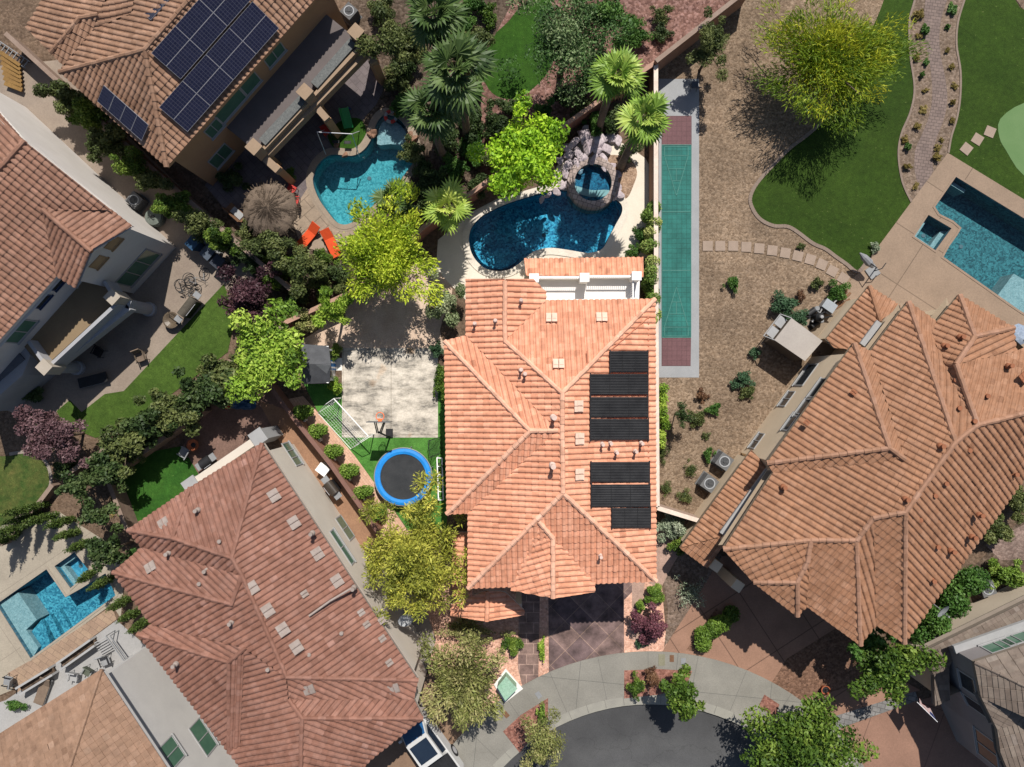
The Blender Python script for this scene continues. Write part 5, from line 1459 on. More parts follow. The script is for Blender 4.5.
# style: leaf material, leaf length, width, layers of cover, clump radius share, mode, tone spread
STY = {
 'broad': dict(L=0.23, W=0.13, cov=4.6, cr=0.34, mode='ball'),
 'fine': dict(L=0.16, W=0.085, cov=4.6, cr=0.36, mode='ball'),
 'open': dict(L=0.19, W=0.08, cov=2.6, cr=0.30, mode='ball'),
 'sparse': dict(L=0.15, W=0.06, cov=1.2, cr=0.32, mode='ball'),
 'strand': dict(L=0.32, W=0.045, cov=3.8, cr=0.28, mode='strand'),
 'spray': dict(L=0.23, W=0.075, cov=3.3, cr=0.29, mode='strand'),
 'tuft': dict(L=0.24, W=0.06, cov=4.6, cr=0.24, mode='tuft'),
}
SEED = [100]
def crown_clumps(rng, rx, ry, rz, zc, n, cr, flat=0.65):
    """clumps strung along limbs that reach unevenly far, so the outline is ragged and has gaps"""
    out = []
    nl = max(6, min(15, n // 5))
    off = rng.uniform(0, 6.28)
    per = max(3, round(n / nl))
    for j in range(nl):
        if j < nl * 0.68:
            a = off + 2 * math.pi * j / (nl * 0.68) + rng.uniform(-.3, .3); el = rng.uniform(-0.35, 0.45); reach = rng.uniform(0.78, 1.14)
        else:
            a = rng.uniform(0, 6.28); el = rng.uniform(0.6, 1.4); reach = rng.uniform(0.6, 1.0)
        dx, dy, dz = math.cos(el) * math.cos(a), math.cos(el) * math.sin(a), math.sin(el)
        for k in range(per):
            t = (k + rng.uniform(0.25, 1.0)) / per
            t = 0.22 + 0.78 * t
            q = cr * rng.uniform(0.62, 1.15) * (1.12 - 0.42 * t)
            m = max(0.05, reach * t - q * 0.6); jt = 0.13
            out.append((rx * (dx * m + rng.gauss(0, jt)), ry * (dy * m + rng.gauss(0, jt)), zc + rz * (dz * m + rng.gauss(0, jt * 1.2)),
                        rx * q, ry * q, rz * q * 0.85))
    return out
def tree(name, label, cat, px, py, zc, rpx, leaf, style, rz=None, trunk=0.12, ncl=None, group=None, seed=None, lean=(0, 0), bark=None, cov=1.0, limbs=12, ts=0.45):
    """px, py: where the crown's middle (zc metres up) shows; rpx: its half widths in pixels"""
    if seed is None:
        SEED[0] += 7; seed = SEED[0]
    rng = random.Random(seed); st = STY[style]
    if not isinstance(rpx, (tuple, list)): rpx = (rpx, rpx)
    rx, ry = rpx[0] * mpp(zc) * 1.16, rpx[1] * mpp(zc) * 1.16
    c = P(px, py, zc)
    root = thing(name, label, cat, (c.x - lean[0], c.y - lean[1], 0), group)
    rz = rz or min(zc * 0.85, (rx + ry) / 2 * 0.8)
    r = (rx + ry) / 2
    ncl = ncl or max(9, int(9 + r * r * 3.2))
    cl = [(x + lean[0], y + lean[1], z, a, b, d) for (x, y, z, a, b, d) in crown_clumps(rng, rx, ry, rz, zc, ncl, st['cr'] if r > 1.2 else 0.45)]
    sc = 1.0 if r > 1.3 else (0.8 if r > 0.8 else 0.62)
    L, W = st['L'] * sc, st['W'] * sc
    n = int(st['cov'] * cov * math.pi * rx * ry * 1.25 / (0.5 * L * W))
    n = max(90, min(n, 30000))
    tb = MB()
    top = Vector((lean[0] * 0.6, lean[1] * 0.6, max(0.2, zc - rz * 0.35)))
    mid = Vector((lean[0] * 0.25 + rng.uniform(-.1, .1) * trunk * 6, lean[1] * 0.25 + rng.uniform(-.1, .1) * trunk * 6, top.z * 0.5))
    tb.tube([(0, 0, -0.05), (0, 0, 0.12), mid, top], [trunk * 1.5, trunk * 1.1, trunk * 0.9, trunk * 0.65], 8)
    for q in rng.sample(cl, min(limbs, len(cl))):
        e = Vector(q[:3]); s0 = mid.lerp(top, rng.uniform(0.4, 1.0)); m = s0.lerp(e, 0.5) + Vector((rng.uniform(-.1, .1), rng.uniform(-.1, .1), 0.12)) * r * 0.4
        tb.tube([s0, m, e], [trunk * 0.5, trunk * 0.32, trunk * 0.1], 6)
    tb.build('trunk', bark or BARK, root, local=True, smooth=True)
    me = leaves('crown', LEAF[leaf], seed, cl, n, L, W, st['mode'], centre=(lean[0], lean[1], zc - rz * 0.6), tone_spread=ts)
    put('crown', me, root)
    return root
def shrub(name, label, cat, px, py, rpx, leaf, style='fine', h=None, group=None, cov=1.0, seed=None, ts=0.45):
    if not isinstance(rpx, (tuple, list)): rpx = (rpx, rpx)
    r = (rpx[0] + rpx[1]) / 2 * mpp(0.5)
    h = h or r * 1.1
    return tree(name, label, cat, px, py, h * 0.5, rpx, leaf, style, rz=h * 0.5, trunk=0.03 + 0.01 * r, group=group, cov=cov, limbs=4, seed=seed, ts=ts)

def palm(label, px, py, zc, rpx, leaf, seed, nf=34, group=None, trunk=0.2, skirt=True):
    """fan palm: crown middle seen at px, py, zc metres above the ground"""
    rng = random.Random(seed)
    c = P(px, py, zc); R = rpx * mpp(zc)
    root = thing('palm_tree', label, 'palm tree', (c.x, c.y, 0), group)
    tb = MB()
    bend = (rng.uniform(-.15, .15), rng.uniform(-.15, .15))
    zs = [0, 0.15, zc * 0.3, zc * 0.6, zc * 0.85, zc]
    tb.tube([(bend[0] * math.sin(z / zc * 3.14), bend[1] * math.sin(z / zc * 3.14), z - (0.05 if z == 0 else 0)) for z in zs], [trunk * 1.6, trunk * 1.3, trunk, trunk * 0.95, trunk, trunk * 1.15], 12)
    k = 0.4
    while k < zc - 0.3:                      # old leaf scars
        x, y = bend[0] * math.sin(k / zc * 3.14), bend[1] * math.sin(k / zc * 3.14)
        tb.lathe([(trunk * 1.02, -0.03), (trunk * 1.12, 0.02), (trunk * 1.0, 0.05)], (x, y, k), 12)
        k += 0.16
    tb.build('trunk', PALMBARK, root, local=True, smooth=True)
    V = []; T = []
    def frond(az, el, scale, tone):
        d = Vector((math.cos(az) * math.cos(el), math.sin(az) * math.cos(el), math.sin(el)))
        s = Vector((-math.sin(az), math.cos(az), 0)); n = s.cross(d) * -1
        pl = R * 0.50 * scale
        hub = Vector((0, 0, zc)) + d * pl + Vector((0, 0, -0.10 * R * max(0, 1 - el)))
        w = 0.022
        V.append([Vector((0, 0, zc)) - s * w, Vector((0, 0, zc)) + s * w, hub + s * w, hub - s * w]); T.append(min(1, tone + 0.15))
        nb = 17; bl = R * 0.62 * scale
        dd = (d + Vector((0, 0, -0.25))).normalized()
        for i in range(nb):
            ph = math.radians(-118 + 236 * i / (nb - 1))
            t = dd * math.cos(ph) + s * math.sin(ph)
            l = bl * (1.0 - 0.28 * abs(ph) / 2.06) * rng.uniform(0.9, 1.08)
            bz = Vector((0, 0, -0.16 * l)) * rng.uniform(0.5, 1.5)
            b = t.cross(n); b = b.normalized() * (0.072 * R / 2.0 + 0.012)
            fold = n * (0.02 if i % 2 else -0.02)
            V.append([hub, hub + t * l * 0.55 + b + fold, hub + t * l + bz, hub + t * l * 0.55 - b - fold])
            T.append(min(1, max(0, tone + rng.gauss(0, 0.10))))
    for i in range(nf):
        q = i / nf
        el = math.radians(70 - 92 * q + rng.uniform(-14, 14))
        frond(i * 2.39996 + rng.uniform(-.35, .35), el, rng.uniform(0.72, 1.12) * (0.72 + 0.28 * min(1, q * 2)), 0.70 - 0.45 * q + rng.uniform(-.25, .3))
    def mesh(nm, mat):
        n = len(V); me = bpy.data.meshes.new(nm)
        me.from_pydata([tuple(v) for q in V for v in q], [], [(4 * i, 4 * i + 1, 4 * i + 2, 4 * i + 3) for i in range(n)])
        a = me.attributes.new('tone', 'FLOAT', 'FACE'); a.data.foreach_set('value', np.array(T, dtype=np.float32))
        me.materials.append(mat); me.update()
        return me
    put('crown', mesh('crown', LEAF[leaf]), root)
    if skirt:
        V = []; T = []
        for i in range(12):
            frond(i * 2.4, math.radians(-38 + rng.uniform(-14, 10)), 0.66, 0.5 + rng.uniform(-.3, .3))
        put('dead_skirt', mesh('dead_skirt', LEAF['dry']), root)
    return root

# palms
palm('tall sunlit fan palm at the top of the block wall corner', 617, 76, 7.5, 30, 'palm', 3, 23)
palm('tall sunlit fan palm beside the shuffleboard slab and round spa', 645, 118, 8.0, 33, 'palm', 4, 24)
palm('short yellow green fan palm beside the kidney shaped pool', 447, 208, 4.0, 29, 'palmy', 5, 17, skirt=False)
palm('tall dark fan palm in the middle of the dark palm trio', 455, 70, 9.0, 41, 'palmd', 6, 25)
palm('dark fan palm of the trio nearest the curved teal pool', 430, 110, 7.5, 31, 'palmd', 7, 22)
palm('dark fan palm of the trio at the picture top edge', 434, 14, 8.5, 36, 'palmd', 8, 24)
palm('low dark palm leaning over the bottom tip of the teal pool', 393, 200, 2.2, 24, 'palmd', 9, 14, skirt=False, trunk=0.14)

# trees and tall shrubs of the middle lot
tree('lime_tree', 'vivid lime green tree overhanging the kidney shaped pool', 'tree', 524, 155, 4.6, (43, 48), 'lime', 'broad', rz=1.9, trunk=0.13)
tree('yellow_tree', 'large yellow green tree above the basketball court', 'tree', 386, 256, 4.4, (50, 54), 'yellow', 'spray', rz=2.0, trunk=0.15, ncl=60)
tree('small_tree', 'small bright green tree with rusty edges behind the playhouse', 'tree', 330, 311, 3.2, (26, 22), 'bright', 'spray', rz=1.2, trunk=0.09)
shrub('shrub', 'rusty olive shrub beside the small bright tree behind the playhouse', 'shrub', 303, 320, (15, 14), 'scrub', 'fine', 2.4)
tree('ash_tree', 'bright green round tree partly covering the grey playhouse roof', 'tree', 268, 352, 3.8, (40, 45), 'bright', 'broad', rz=1.9, trunk=0.13)
shrub('shrub', 'grey green shrub at the upper left corner of the salmon roof', 'shrub', 444, 304, (20, 30), 'greyshrub', 'open', 3.0, cov=1.4)
shrub('shrub', 'narrow green shrub along the wall right of the basketball court', 'shrub', 440, 380, (7, 20), 'fresh', 'fine', 1.5)
shrub('shrub', 'small blue green shrub at the upper right court corner', 'shrub', 438, 350, (8, 9), 'teal', 'fine', 1.2)
shrub('shrub', 'yellow green bush below the playhouse beside the court', 'shrub', 335, 386, (7, 9), 'bright', 'fine', 1.2)
shrub('shrub', 'green bush above the playhouse beside the court', 'shrub', 335, 351, (7, 9), 'fresh', 'fine', 1.5)
tree('pine_tree', 'golden olive pine tree beside the trampoline', 'tree', 413, 556, 4.8, (52, 64), 'pine', 'tuft', rz=2.3, trunk=0.2, ncl=110, ts=0.3, cov=1.25)
tree('scrub_tree', 'brownish green wispy tree in the front yard of the salmon house', 'tree', 462, 682, 3.2, (42, 50), 'scrub', 'spray', rz=1.9, trunk=0.12, ncl=50, cov=0.95)
shrub('shrub', 'bare twiggy shrub under the pine between the house and the wispy tree', 'shrub', 470, 628, (38, 14), 'scrub', 'sparse', 1.4)
shrub('shrub', 'small round green shrub beside the stamped front walk', 'shrub', 511, 646, (11, 12), 'fresh', 'fine', 1.0)
shrub('shrub', 'narrow light green shrubs between the front walk and driveway', 'shrub', 542, 650, (4, 13), 'bright', 'fine', 0.6)
shrub('topiary_shrub', 'larger round clipped green shrub by the driveway', 'shrub', 655, 593, (10.5, 10.5), 'topi', 'fine', 1.2, cov=2.0)
shrub('topiary_shrub', 'smaller round clipped green shrub by the driveway', 'shrub', 641, 606, (5.5, 6.5), 'topi', 'fine', 0.8, cov=2.0)
shrub('purple_shrub', 'plum purple shrub beside the stamped driveway', 'shrub', 650, 624, (19, 21), 'purpleb', 'fine', 1.8)
shrub('shrub', 'little grey green plant at the foot of the purple shrub', 'shrub', 641, 643, (6, 5), 'teal', 'fine', 0.5)
shrub('shrub', 'round green shrub between the pool deck and flowering hedge', 'shrub', 633, 253, (9, 7), 'mid', 'fine', 1.2)
shrub('shrub', 'green shrub in the shade above the balcony hedge corner', 'shrub', 641, 237, (8, 10), 'mid', 'fine', 1.2)
def hedge(label, pts, w, h, leaf, style='fine', z0=0.0, name='hedge', cat='hedge', seed=None, cov=1.0):
    SEED[0] += 3; rng = random.Random(seed or SEED[0])
    w3 = [P(x, y, h * 0.5) for x, y in pts]
    base = w3[0].lerp(w3[-1], 0.5); base.z = 0
    root = thing(name, label, cat, base)
    cl = []; area = 0
    tw = MB()
    for A, B in zip(w3, w3[1:]):
        L = (B - A).length; n = max(2, int(L / (w * 0.3)))
        area += L * w
        for i in range(n):
            q = A.lerp(B, (i + rng.random()) / n)
            cl.append((q.x - base.x + rng.uniform(-.22, .22) * w, q.y - base.y + rng.uniform(-.22, .22) * w, z0 + h * rng.uniform(0.4, 0.66), w * 0.36, w * 0.36, h * 0.36))
        for i in range(max(2, int(L / 0.8))):
            q = A.lerp(B, (i + 0.5) / max(2, int(L / 0.8)))
            tw.tube([(q.x - base.x, q.y - base.y, -0.03), (q.x - base.x + rng.uniform(-.08, .08), q.y - base.y + rng.uniform(-.08, .08), z0 + h * 0.6)], [0.03, 0.015], 5)
    st = STY[style]
    L_, W_ = st['L'] * 0.75, st['W'] * 0.8
    put('foliage', leaves('foliage', LEAF[leaf], SEED[0], cl, int(st['cov'] * cov * area * 1.3 / (0.5 * L_ * W_)), L_, W_, st['mode']), root)
    tw.build('stem', BARK, root, local=True)
    return root
hedge('long flowering hedge between the pool deck and shuffleboard slab', [(650.5, 205), (650, 235), (649.5, 262), (650, 290), (652, 325)], 1.25, 2.1, 'hedge', cov=2.2)
hedge('bright green vine hedge along the right side of the salmon house', [(664, 388), (665, 415), (661, 446)], 0.95, 1.4, 'bright')
shrub('shrub', 'silver grey round shrub by the angled side wall', 'shrub', 671, 525, (14, 15), 'silver', 'fine', 1.4)
shrub('shrub', 'bright green shrub beside the silver shrub at the side wall', 'shrub', 682, 545, (12, 11), 'fresh', 'fine', 1.2)
shrub('thorn_shrub', 'bare grey twiggy shrub in the brown bed by the salmon drive', 'shrub', 691, 592, (15, 16), 'silver', 'sparse', 1.2, cov=0.5)
hedge('dark green hedge dividing the two halves of the salmon drive', [(694, 648), (705, 632), (718, 620), (729, 619)], 1.55, 1.2, 'topi', cov=1.5)

# street planting
shrub('shrub', 'green shrub in the red verge bed by the street tree', 'shrub', 636, 687, (8, 12), 'fresh', 'fine', 1.0)
shrub('shrub', 'rusty brown shrub in the middle of the red verge bed', 'shrub', 653, 677, (9, 11), 'rust', 'fine', 1.0)
tree('street_tree', 'round green street tree over the kerb in front of the driveway', 'tree', 681, 703, 3.0, (23, 27), 'fresh', 'broad', rz=1.3, trunk=0.07)
tree('street_tree', 'wide green street tree over the kerb at the bottom of the picture', 'tree', 800, 748, 3.4, (62, 44), 'fresh', 'broad', rz=1.6, trunk=0.11)
tree('bare_tree', 'half bare brownish street tree in the left verge bed', 'tree', 544, 743, 2.6, (27, 32), 'scrub', 'sparse', rz=1.4, trunk=0.08, limbs=14, cov=1.2)
shrub('shrub', 'upright yellow green shrub behind the half bare street tree', 'shrub', 542, 716, (5, 13), 'topi', 'fine', 1.2)
tree('laurel_tree', 'bright green tree in front of the apricot house garage', 'tree', 886, 668, 3.6, (38, 36), 'fresh', 'broad', rz=1.6, trunk=0.1)
tree('laurel_tree', 'dark green tree against the shaded corner of the apricot house', 'tree', 872, 640, 3.2, (20, 20), 'mid', 'broad', rz=1.2, trunk=0.08)
hedge('green shrub row between the apricot and grey shingle houses', [(917, 640), (936, 612), (962, 585), (975, 570)], 2.1, 2.6, 'mid', 'broad', cov=1.3)
shrub('shrub', 'golden green bush by the upper right corner of the shrub row', 'shrub', 993, 528, (18, 19), 'olive', 'fine', 1.8)
shrub('shrub', 'round yellow green bush near the grey air conditioner', 'shrub', 1006, 575, (21, 18), 'topi', 'fine', 1.8)
shrub('shrub', 'green bush at the right picture edge below the red roof', 'shrub', 1018, 505, (16, 18), 'olive', 'fine', 1.8)

# palo verde, desert tree and desert shrubs of the gravel yard
tree('palo_verde', 'large feathery yellow green palo verde over the gravel and lawn', 'tree', 829, 62, 3.0, (78, 60), 'verde', 'strand', rz=2.0, trunk=0.16, ncl=150, cov=1.1, ts=0.6)
tree('desert_tree', 'small olive desert tree by the long diagonal wall', 'tree', 713, 48, 2.9, (24, 30), 'olive', 'sparse', rz=1.2, trunk=0.08, limbs=10, cov=2.0)
shrub('shrub', 'blue green shrub above the pale shed', 'shrub', 783, 304, (13, 13), 'teal', 'fine', 1.1)
shrub('shrub', 'blue green shrub touching the roof of the pale shed', 'shrub', 796, 318, (12, 10), 'teal', 'fine', 1.1)
shrub('shrub', 'leafy green shrub beside the pile of pool equipment', 'shrub', 840, 291, (12, 10), 'mid', 'fine', 1.0)
shrub('shrub', 'olive shrub above the pile of pool equipment', 'shrub', 817, 284, (6, 7), 'olive', 'fine', 0.7)
shrub('shrub', 'brown dry shrub between the olive and blue green shrubs', 'shrub', 801, 296, (5, 6), 'rust', 'fine', 0.5)
shrub('shrub', 'single green shrub in the gravel below the stepping stones', 'shrub', 733, 282, (7, 8), 'mid', 'fine', 0.7)
shrub('shrub', 'small green shrub just below and left of the pale shed', 'shrub', 754, 352, (6, 7), 'teal', 'fine', 0.6)
shrub('shrub', 'blue green shrub pair member nearer the pale shed', 'shrub', 745, 378, (9, 8), 'teal', 'fine', 0.8)
shrub('shrub', 'yellow olive shrub directly below the blue green pair', 'shrub', 748, 393, (8, 7), 'olive', 'fine', 0.6)
shrub('shrub', 'small blue green shrub left of the blue green pair', 'shrub', 735, 385, (5, 6), 'teal', 'fine', 0.5)
shrub('shrub', 'rusty red small shrub in the gravel beside the salmon house', 'shrub', 702, 396, (6, 7), 'rust', 'fine', 0.6)
shrub('shrub', 'olive shrub right of the thin sapling in the gravel', 'shrub', 696, 418, (9, 9), 'olive', 'fine', 0.8)
shrub('shrub', 'green shrub up and right of the olive shrub in the gravel', 'shrub', 713, 409, (8, 7), 'mid', 'fine', 0.7)
tree('sapling', 'thin dark sapling casting a round shadow beside the salmon house', 'tree', 682, 416, 1.9, (9, 11), 'dark', 'open', rz=0.8, trunk=0.035)
shrub('shrub', 'green shrub just left of the upper air conditioner', 'shrub', 709, 454, (6, 8), 'mid', 'fine', 0.6)
shrub('shrub', 'grey green weed clump halfway down the gravel strip', 'shrub', 691, 470, (7, 8), 'olive', 'sparse', 0.5, cov=1.5)
shrub('shrub', 'green weed clump near the foot of the gravel strip', 'shrub', 684, 496, (8, 8), 'olive', 'sparse', 0.5, cov=1.8)
shrub('shrub', 'olive weeds along the house wall in the gravel strip', 'shrub', 663, 452, (6, 12), 'olive', 'sparse', 0.5, cov=1.8)
shrub('shrub', 'olive weeds at the end of the house wall in the gravel', 'shrub', 667, 488, (6, 9), 'olive', 'sparse', 0.5, cov=1.5)
shrub('shrub', 'little green weed by the shadow of the sapling', 'shrub', 706, 436, (4, 5), 'olive', 'sparse', 0.4, cov=1.6)
shrub('shrub', 'pale grey shrub on the corner where lawn meets terrace', 'shrub', 876, 247, (5, 6), 'silver', 'fine', 0.5)
shrub('shrub', 'little dry plant below the first stepping stones', 'shrub', 801, 246, (4, 4), 'olive', 'fine', 0.3)
# clumps in the gravel border of the winding path
protoG = None; protoD = None
pg = [(919, 14), (925, 30, 1), (916, 58), (925, 62, 1), (919, 76, 1), (925, 92), (922, 110), (914, 129), (904, 146, 1), (907, 167), (914, 187), (905, 140),
      (951, 11, 1), (948, 28, 1), (947, 51), (949, 66), (953, 88), (950, 104), (949, 122), (942, 142), (935, 158), (937, 148), (917, 35)]
for i, q in enumerate(pg):
    c = P(q[0], q[1], 0)
    gr = len(q) > 2
    if gr:
        lab, grp = 'small green clump planted in the gravel border of the winding path', 'green clumps along the winding path'
    else:
        lab, grp = 'small dry golden clump planted in the gravel border of the winding path', 'golden clumps along the winding path'
    pr_ = protoG if gr else protoD
    if pr_ is None:
        pr_ = shrub('border_plant', lab, 'plant', q[0], q[1], 5.2, 'mid' if gr else 'golden', 'open', 0.5, grp, cov=2.2)
        if gr: protoG = pr_
        else: protoD = pr_
        continue
    o = copy_tree(pr_); o.location = (c.x, c.y, 0); o.rotation_euler = (0, 0, RND.uniform(0, 6.28)); s_ = RND.uniform(0.5, 1.0); o.scale = (s_ * RND.uniform(0.75, 1.3), s_ * RND.uniform(0.75, 1.3), s_ * RND.uniform(0.7, 1.3)); o.location.x += RND.uniform(-.12, .12); o.location.y += RND.uniform(-.12, .12)

# topiary row on the wall of the brick walk
pt = None
for i, (x, y) in enumerate([(301, 413), (315.5, 432), (331.5, 452), (346.5, 472), (361, 493), (375.5, 513)]):
    c = P(x, y, 1.0)
    if pt is None:
        pt = thing('clipped_shrub', 'clipped oval green shrub in the row along the brick walk', 'shrub', (c.x, c.y, 0), 'clipped shrubs along the brick walk', math.radians(12))
        cl = []
        rng = random.Random(5)
        for k in range(22):
            a = rng.uniform(0, 6.28); f = rng.uniform(0.1, 1) ** 0.5
            cl.append((0.5 * f * math.cos(a), 0.26 * f * math.sin(a), 1.0 + rng.uniform(-.25, .18), 0.30, 0.25, 0.26))
        put('crown', leaves('crown', LEAF['topi'], 55, cl, 3600, 0.12, 0.07), pt)
        tb = MB(); tb.tube([(0, 0, -0.05), (0, 0, 1.0)], [0.05, 0.035], 6); tb.build('trunk', BARK, pt, local=True)
    else:
        o = copy_tree(pt); o.location = (c.x, c.y, 0); o.rotation_euler = (0, 0, math.radians(12 + RND.uniform(-6, 14))); o.scale = (RND.uniform(0.9, 1.05), RND.uniform(0.9, 1.2), RND.uniform(0.9, 1.1))

# top lot
tree('grey_tree', 'large grey green airy tree over the deep green back lawn', 'tree', 566, 38, 4.6, (54, 50), 'greytree', 'fine', rz=2.2, trunk=0.18, ncl=70, cov=0.55)
tree('grey_tree', 'dark leafy tree at the picture top beside the red gravel', 'tree', 610, 14, 4.0, (30, 26), 'mid', 'fine', rz=1.6, trunk=0.12, cov=0.9)
shrub('shrub', 'green shrub in red gravel beside the tall corner palm', 'shrub', 636, 37, (16, 13), 'mid', 'open', 1.2, cov=1.6)
shrub('shrub', 'olive shrub in red gravel near the picture top', 'shrub', 661, 16, (12, 8), 'olive', 'open', 1.0, cov=1.4)
shrub('shrub', 'small olive shrub against the long diagonal wall', 'shrub', 662, 33, (10, 9), 'dark', 'open', 0.9, cov=1.6)
shrub('shrub', 'green bush in the dark bed under the tall corner palm', 'shrub', 588, 82, (13, 14), 'dark', 'fine', 1.4)
shrub('shrub', 'green bush hugging the top wall above the waterfall rocks', 'shrub', 612, 120, (13, 14), 'dark', 'fine', 1.4)
shrub('shrub', 'dark shrub at the lower edge of the back lawn', 'shrub', 510, 108, (16, 10), 'dark', 'fine', 1.4)
shrub('shrub', 'light green shrub right at the top left of the back lawn', 'shrub', 489, 15, (10, 13), 'fresh', 'fine', 1.2)
shrub('shrub', 'dark green shrub behind the light shrub at the picture top', 'shrub', 474, 4, (14, 10), 'mid', 'fine', 1.4)
# lot with palapa
tree('privet_tree', 'rounded olive green tree between the balcony house and dark palms', 'tree', 393, 42, 3.8, (30, 32), 'olive', 'fine', rz=1.6, trunk=0.12, cov=0.9)
shrub('shrub', 'dark bush under the dark palms by the small upper pool edge', 'shrub', 470, 118, (18, 26), 'dark', 'fine', 1.6)
shrub('shrub', 'dark bush left of the short yellow green palm', 'shrub', 425, 190, (18, 16), 'dark', 'fine', 1.4)
shrub('shrub', 'mid green bush at the foot of the dark palms', 'shrub', 474, 152, (15, 16), 'mid', 'fine', 1.4)
shrub('shrub', 'dark bush between the dark palms and the lime green tree', 'shrub', 480, 185, (12, 14), 'dark', 'fine', 1.4)
shrub('shrub', 'dark bush along the curved teal pool edge', 'shrub', 423, 170, (9, 16), 'dark', 'fine', 1.0)
shrub('shrub', 'olive bush right under the rounded olive tree', 'shrub', 398, 82, (16, 14), 'olive', 'fine', 1.0)
tree('olive_tree', 'broad dark olive shrub tree below the thatched palapa', 'tree', 272, 246, 2.6, (27, 20), 'olive', 'fine', rz=1.2, trunk=0.1)
tree('olive_tree', 'broad dark olive shrub tree between the loungers and the purple tree', 'tree', 298, 266, 2.8, (26, 22), 'olive', 'fine', rz=1.3, trunk=0.1)
shrub('shrub', 'dark green shrub between the yellow green tree and the orange loungers', 'shrub', 338, 272, (13, 15), 'dark', 'fine', 1.8)
shrub('shrub', 'small dark shrub right beside the purple tree and wall', 'shrub', 287, 308, (12, 12), 'mid', 'fine', 1.4)
shrub('shrub', 'dark shrub against the ground floor window of the ochre house', 'shrub', 232, 178, (14, 12), 'dark', 'fine', 1.0)
shrub('shrub', 'potted green shrub at the foot of the patio column', 'shrub', 289, 175, (6, 7), 'fresh', 'fine', 0.8)
for i, (x, y, rx, ry, lf, lab) in enumerate([
    (70, 98, 24, 14, 'olive', 'olive shrub at the upper end of the side yard shrub row'),
    (88, 113, 18, 14, 'olive', 'olive shrub second from the upper end of the side yard row'),
    (108, 143, 20, 15, 'olive', 'olive shrub beside the small solar array in the side yard row'),
    (132, 165, 15, 12, 'olive', 'shaded olive shrub in the middle of the side yard row'),
    (152, 181, 15, 12, 'olive', 'leafy olive shrub above the side yard air conditioner'),
    (178, 208, 18, 13, 'verde', 'leafy olive shrub beside the round covered tub'),
    (199, 222, 15, 12, 'verde', 'green shrub at the wall end above the blue bins'),
    (222, 240, 15, 14, 'olive', 'olive shrub at the lower end of the side yard row')]):
    shrub('side_shrub', lab, 'shrub', x, y, (rx * 1.25, ry * 1.2), ('olive', 'fresh')[i % 2], 'fine', 3.6, cov=1.3)
# left lot
tree('purple_tree', 'dark purple leaved tree beside the wall and the bicycles', 'tree', 250, 293, 2.6, (30, 27), 'purple', 'fine', rz=1.3, trunk=0.09)
tree('purple_tree', 'dull purple leaved tree on the lower end of the lawn', 'tree', 56, 436, 2.6, (32, 30), 'dullpurple', 'fine', rz=1.3, trunk=0.09, cov=0.8)
shrub('shrub', 'small pale green shrub beside the dull purple tree', 'shrub', 31, 423, (8, 7), 'mid', 'fine', 0.8)
for i, (x, y, rx, ry, lab) in enumerate([
    (228, 372, 22, 17, 'dark oleander at the upper end of the row beside the bright green tree'),
    (203, 392, 24, 20, 'dark oleander second from the upper end of the row along the wall'),
    (175, 412, 24, 20, 'dark oleander in the middle of the row above the emerald lawn'),
    (148, 425, 21, 17, 'dark oleander at the upper corner of the emerald lawn'),
    (122, 446, 20, 19, 'dark oleander where the two block walls meet'),
    (104, 470, 18, 16, 'dark oleander at the lower end of the row below the long wall')]):
    tree('oleander', lab, 'tree', x, y, 2.6, (rx * 1.3, ry * 1.3), 'dark' if i % 2 else 'olive', 'broad', rz=1.2, trunk=0.06)
tree('bay_tree', 'dark round tree beside the mottled grass patch', 'tree', 76, 486, 2.6, (18, 14), 'dark', 'broad', rz=1.2, trunk=0.08)
tree('bay_tree', 'dark round tree above the square spa', 'tree', 97, 514, 2.8, (18, 14), 'dark', 'broad', rz=1.2, trunk=0.08)
tree('bay_tree', 'dark round tree between the square spa and the red roof', 'tree', 106, 552, 2.8, (22, 20), 'dark', 'broad', rz=1.3, trunk=0.08)
shrub('shrub', 'yellow flowering ground plant along the emerald lawn edge', 'shrub', 117, 505, (7, 16), 'golden', 'sparse', 0.4, cov=1.6)
shrub('shrub', 'green shrub at the left foot of the red roof corner', 'shrub', 132, 556, (9, 8), 'mid', 'fine', 1.2)
shrub('shrub', 'dark shrub bed beside the walled patio of the grey stucco house', 'shrub', 30, 393, (16, 8), 'dark', 'fine', 0.8)
shrub('shrub', 'small green shrub at the lower left patio corner', 'shrub', 15, 705, (12, 6), 'mid', 'fine', 0.8)
def cypress(bx, by, h, label, seed, r=0.27):
    rng = random.Random(seed)
    c = P(bx, by, 0)
    root = thing('cypress', label, 'tree', (c.x, c.y, 0), 'slim cypresses round the square pool')
    cl = []
    n = int(h * 7)
    for i in range(n):
        t = (i + 0.5) / n; rr = r * min(1.0, 2.2 * (1 - t) + 0.12) * (0.7 + 0.3 * min(1, t * 5))
        cl.append((rng.uniform(-.1, .1), rng.uniform(-.1, .1), 0.15 + t * (h - 0.2), rr, rr, 0.28))
    put('crown', leaves('crown', LEAF['cyp'], seed, cl, int(h * 700), 0.12, 0.05, 'tuft', tone_spread=0.2), root)
    tb = MB(); tb.tube([(0, 0, -0.05), (0, 0, h * 0.8)], [0.06, 0.02], 6); tb.build('trunk', BARK, root, local=True)
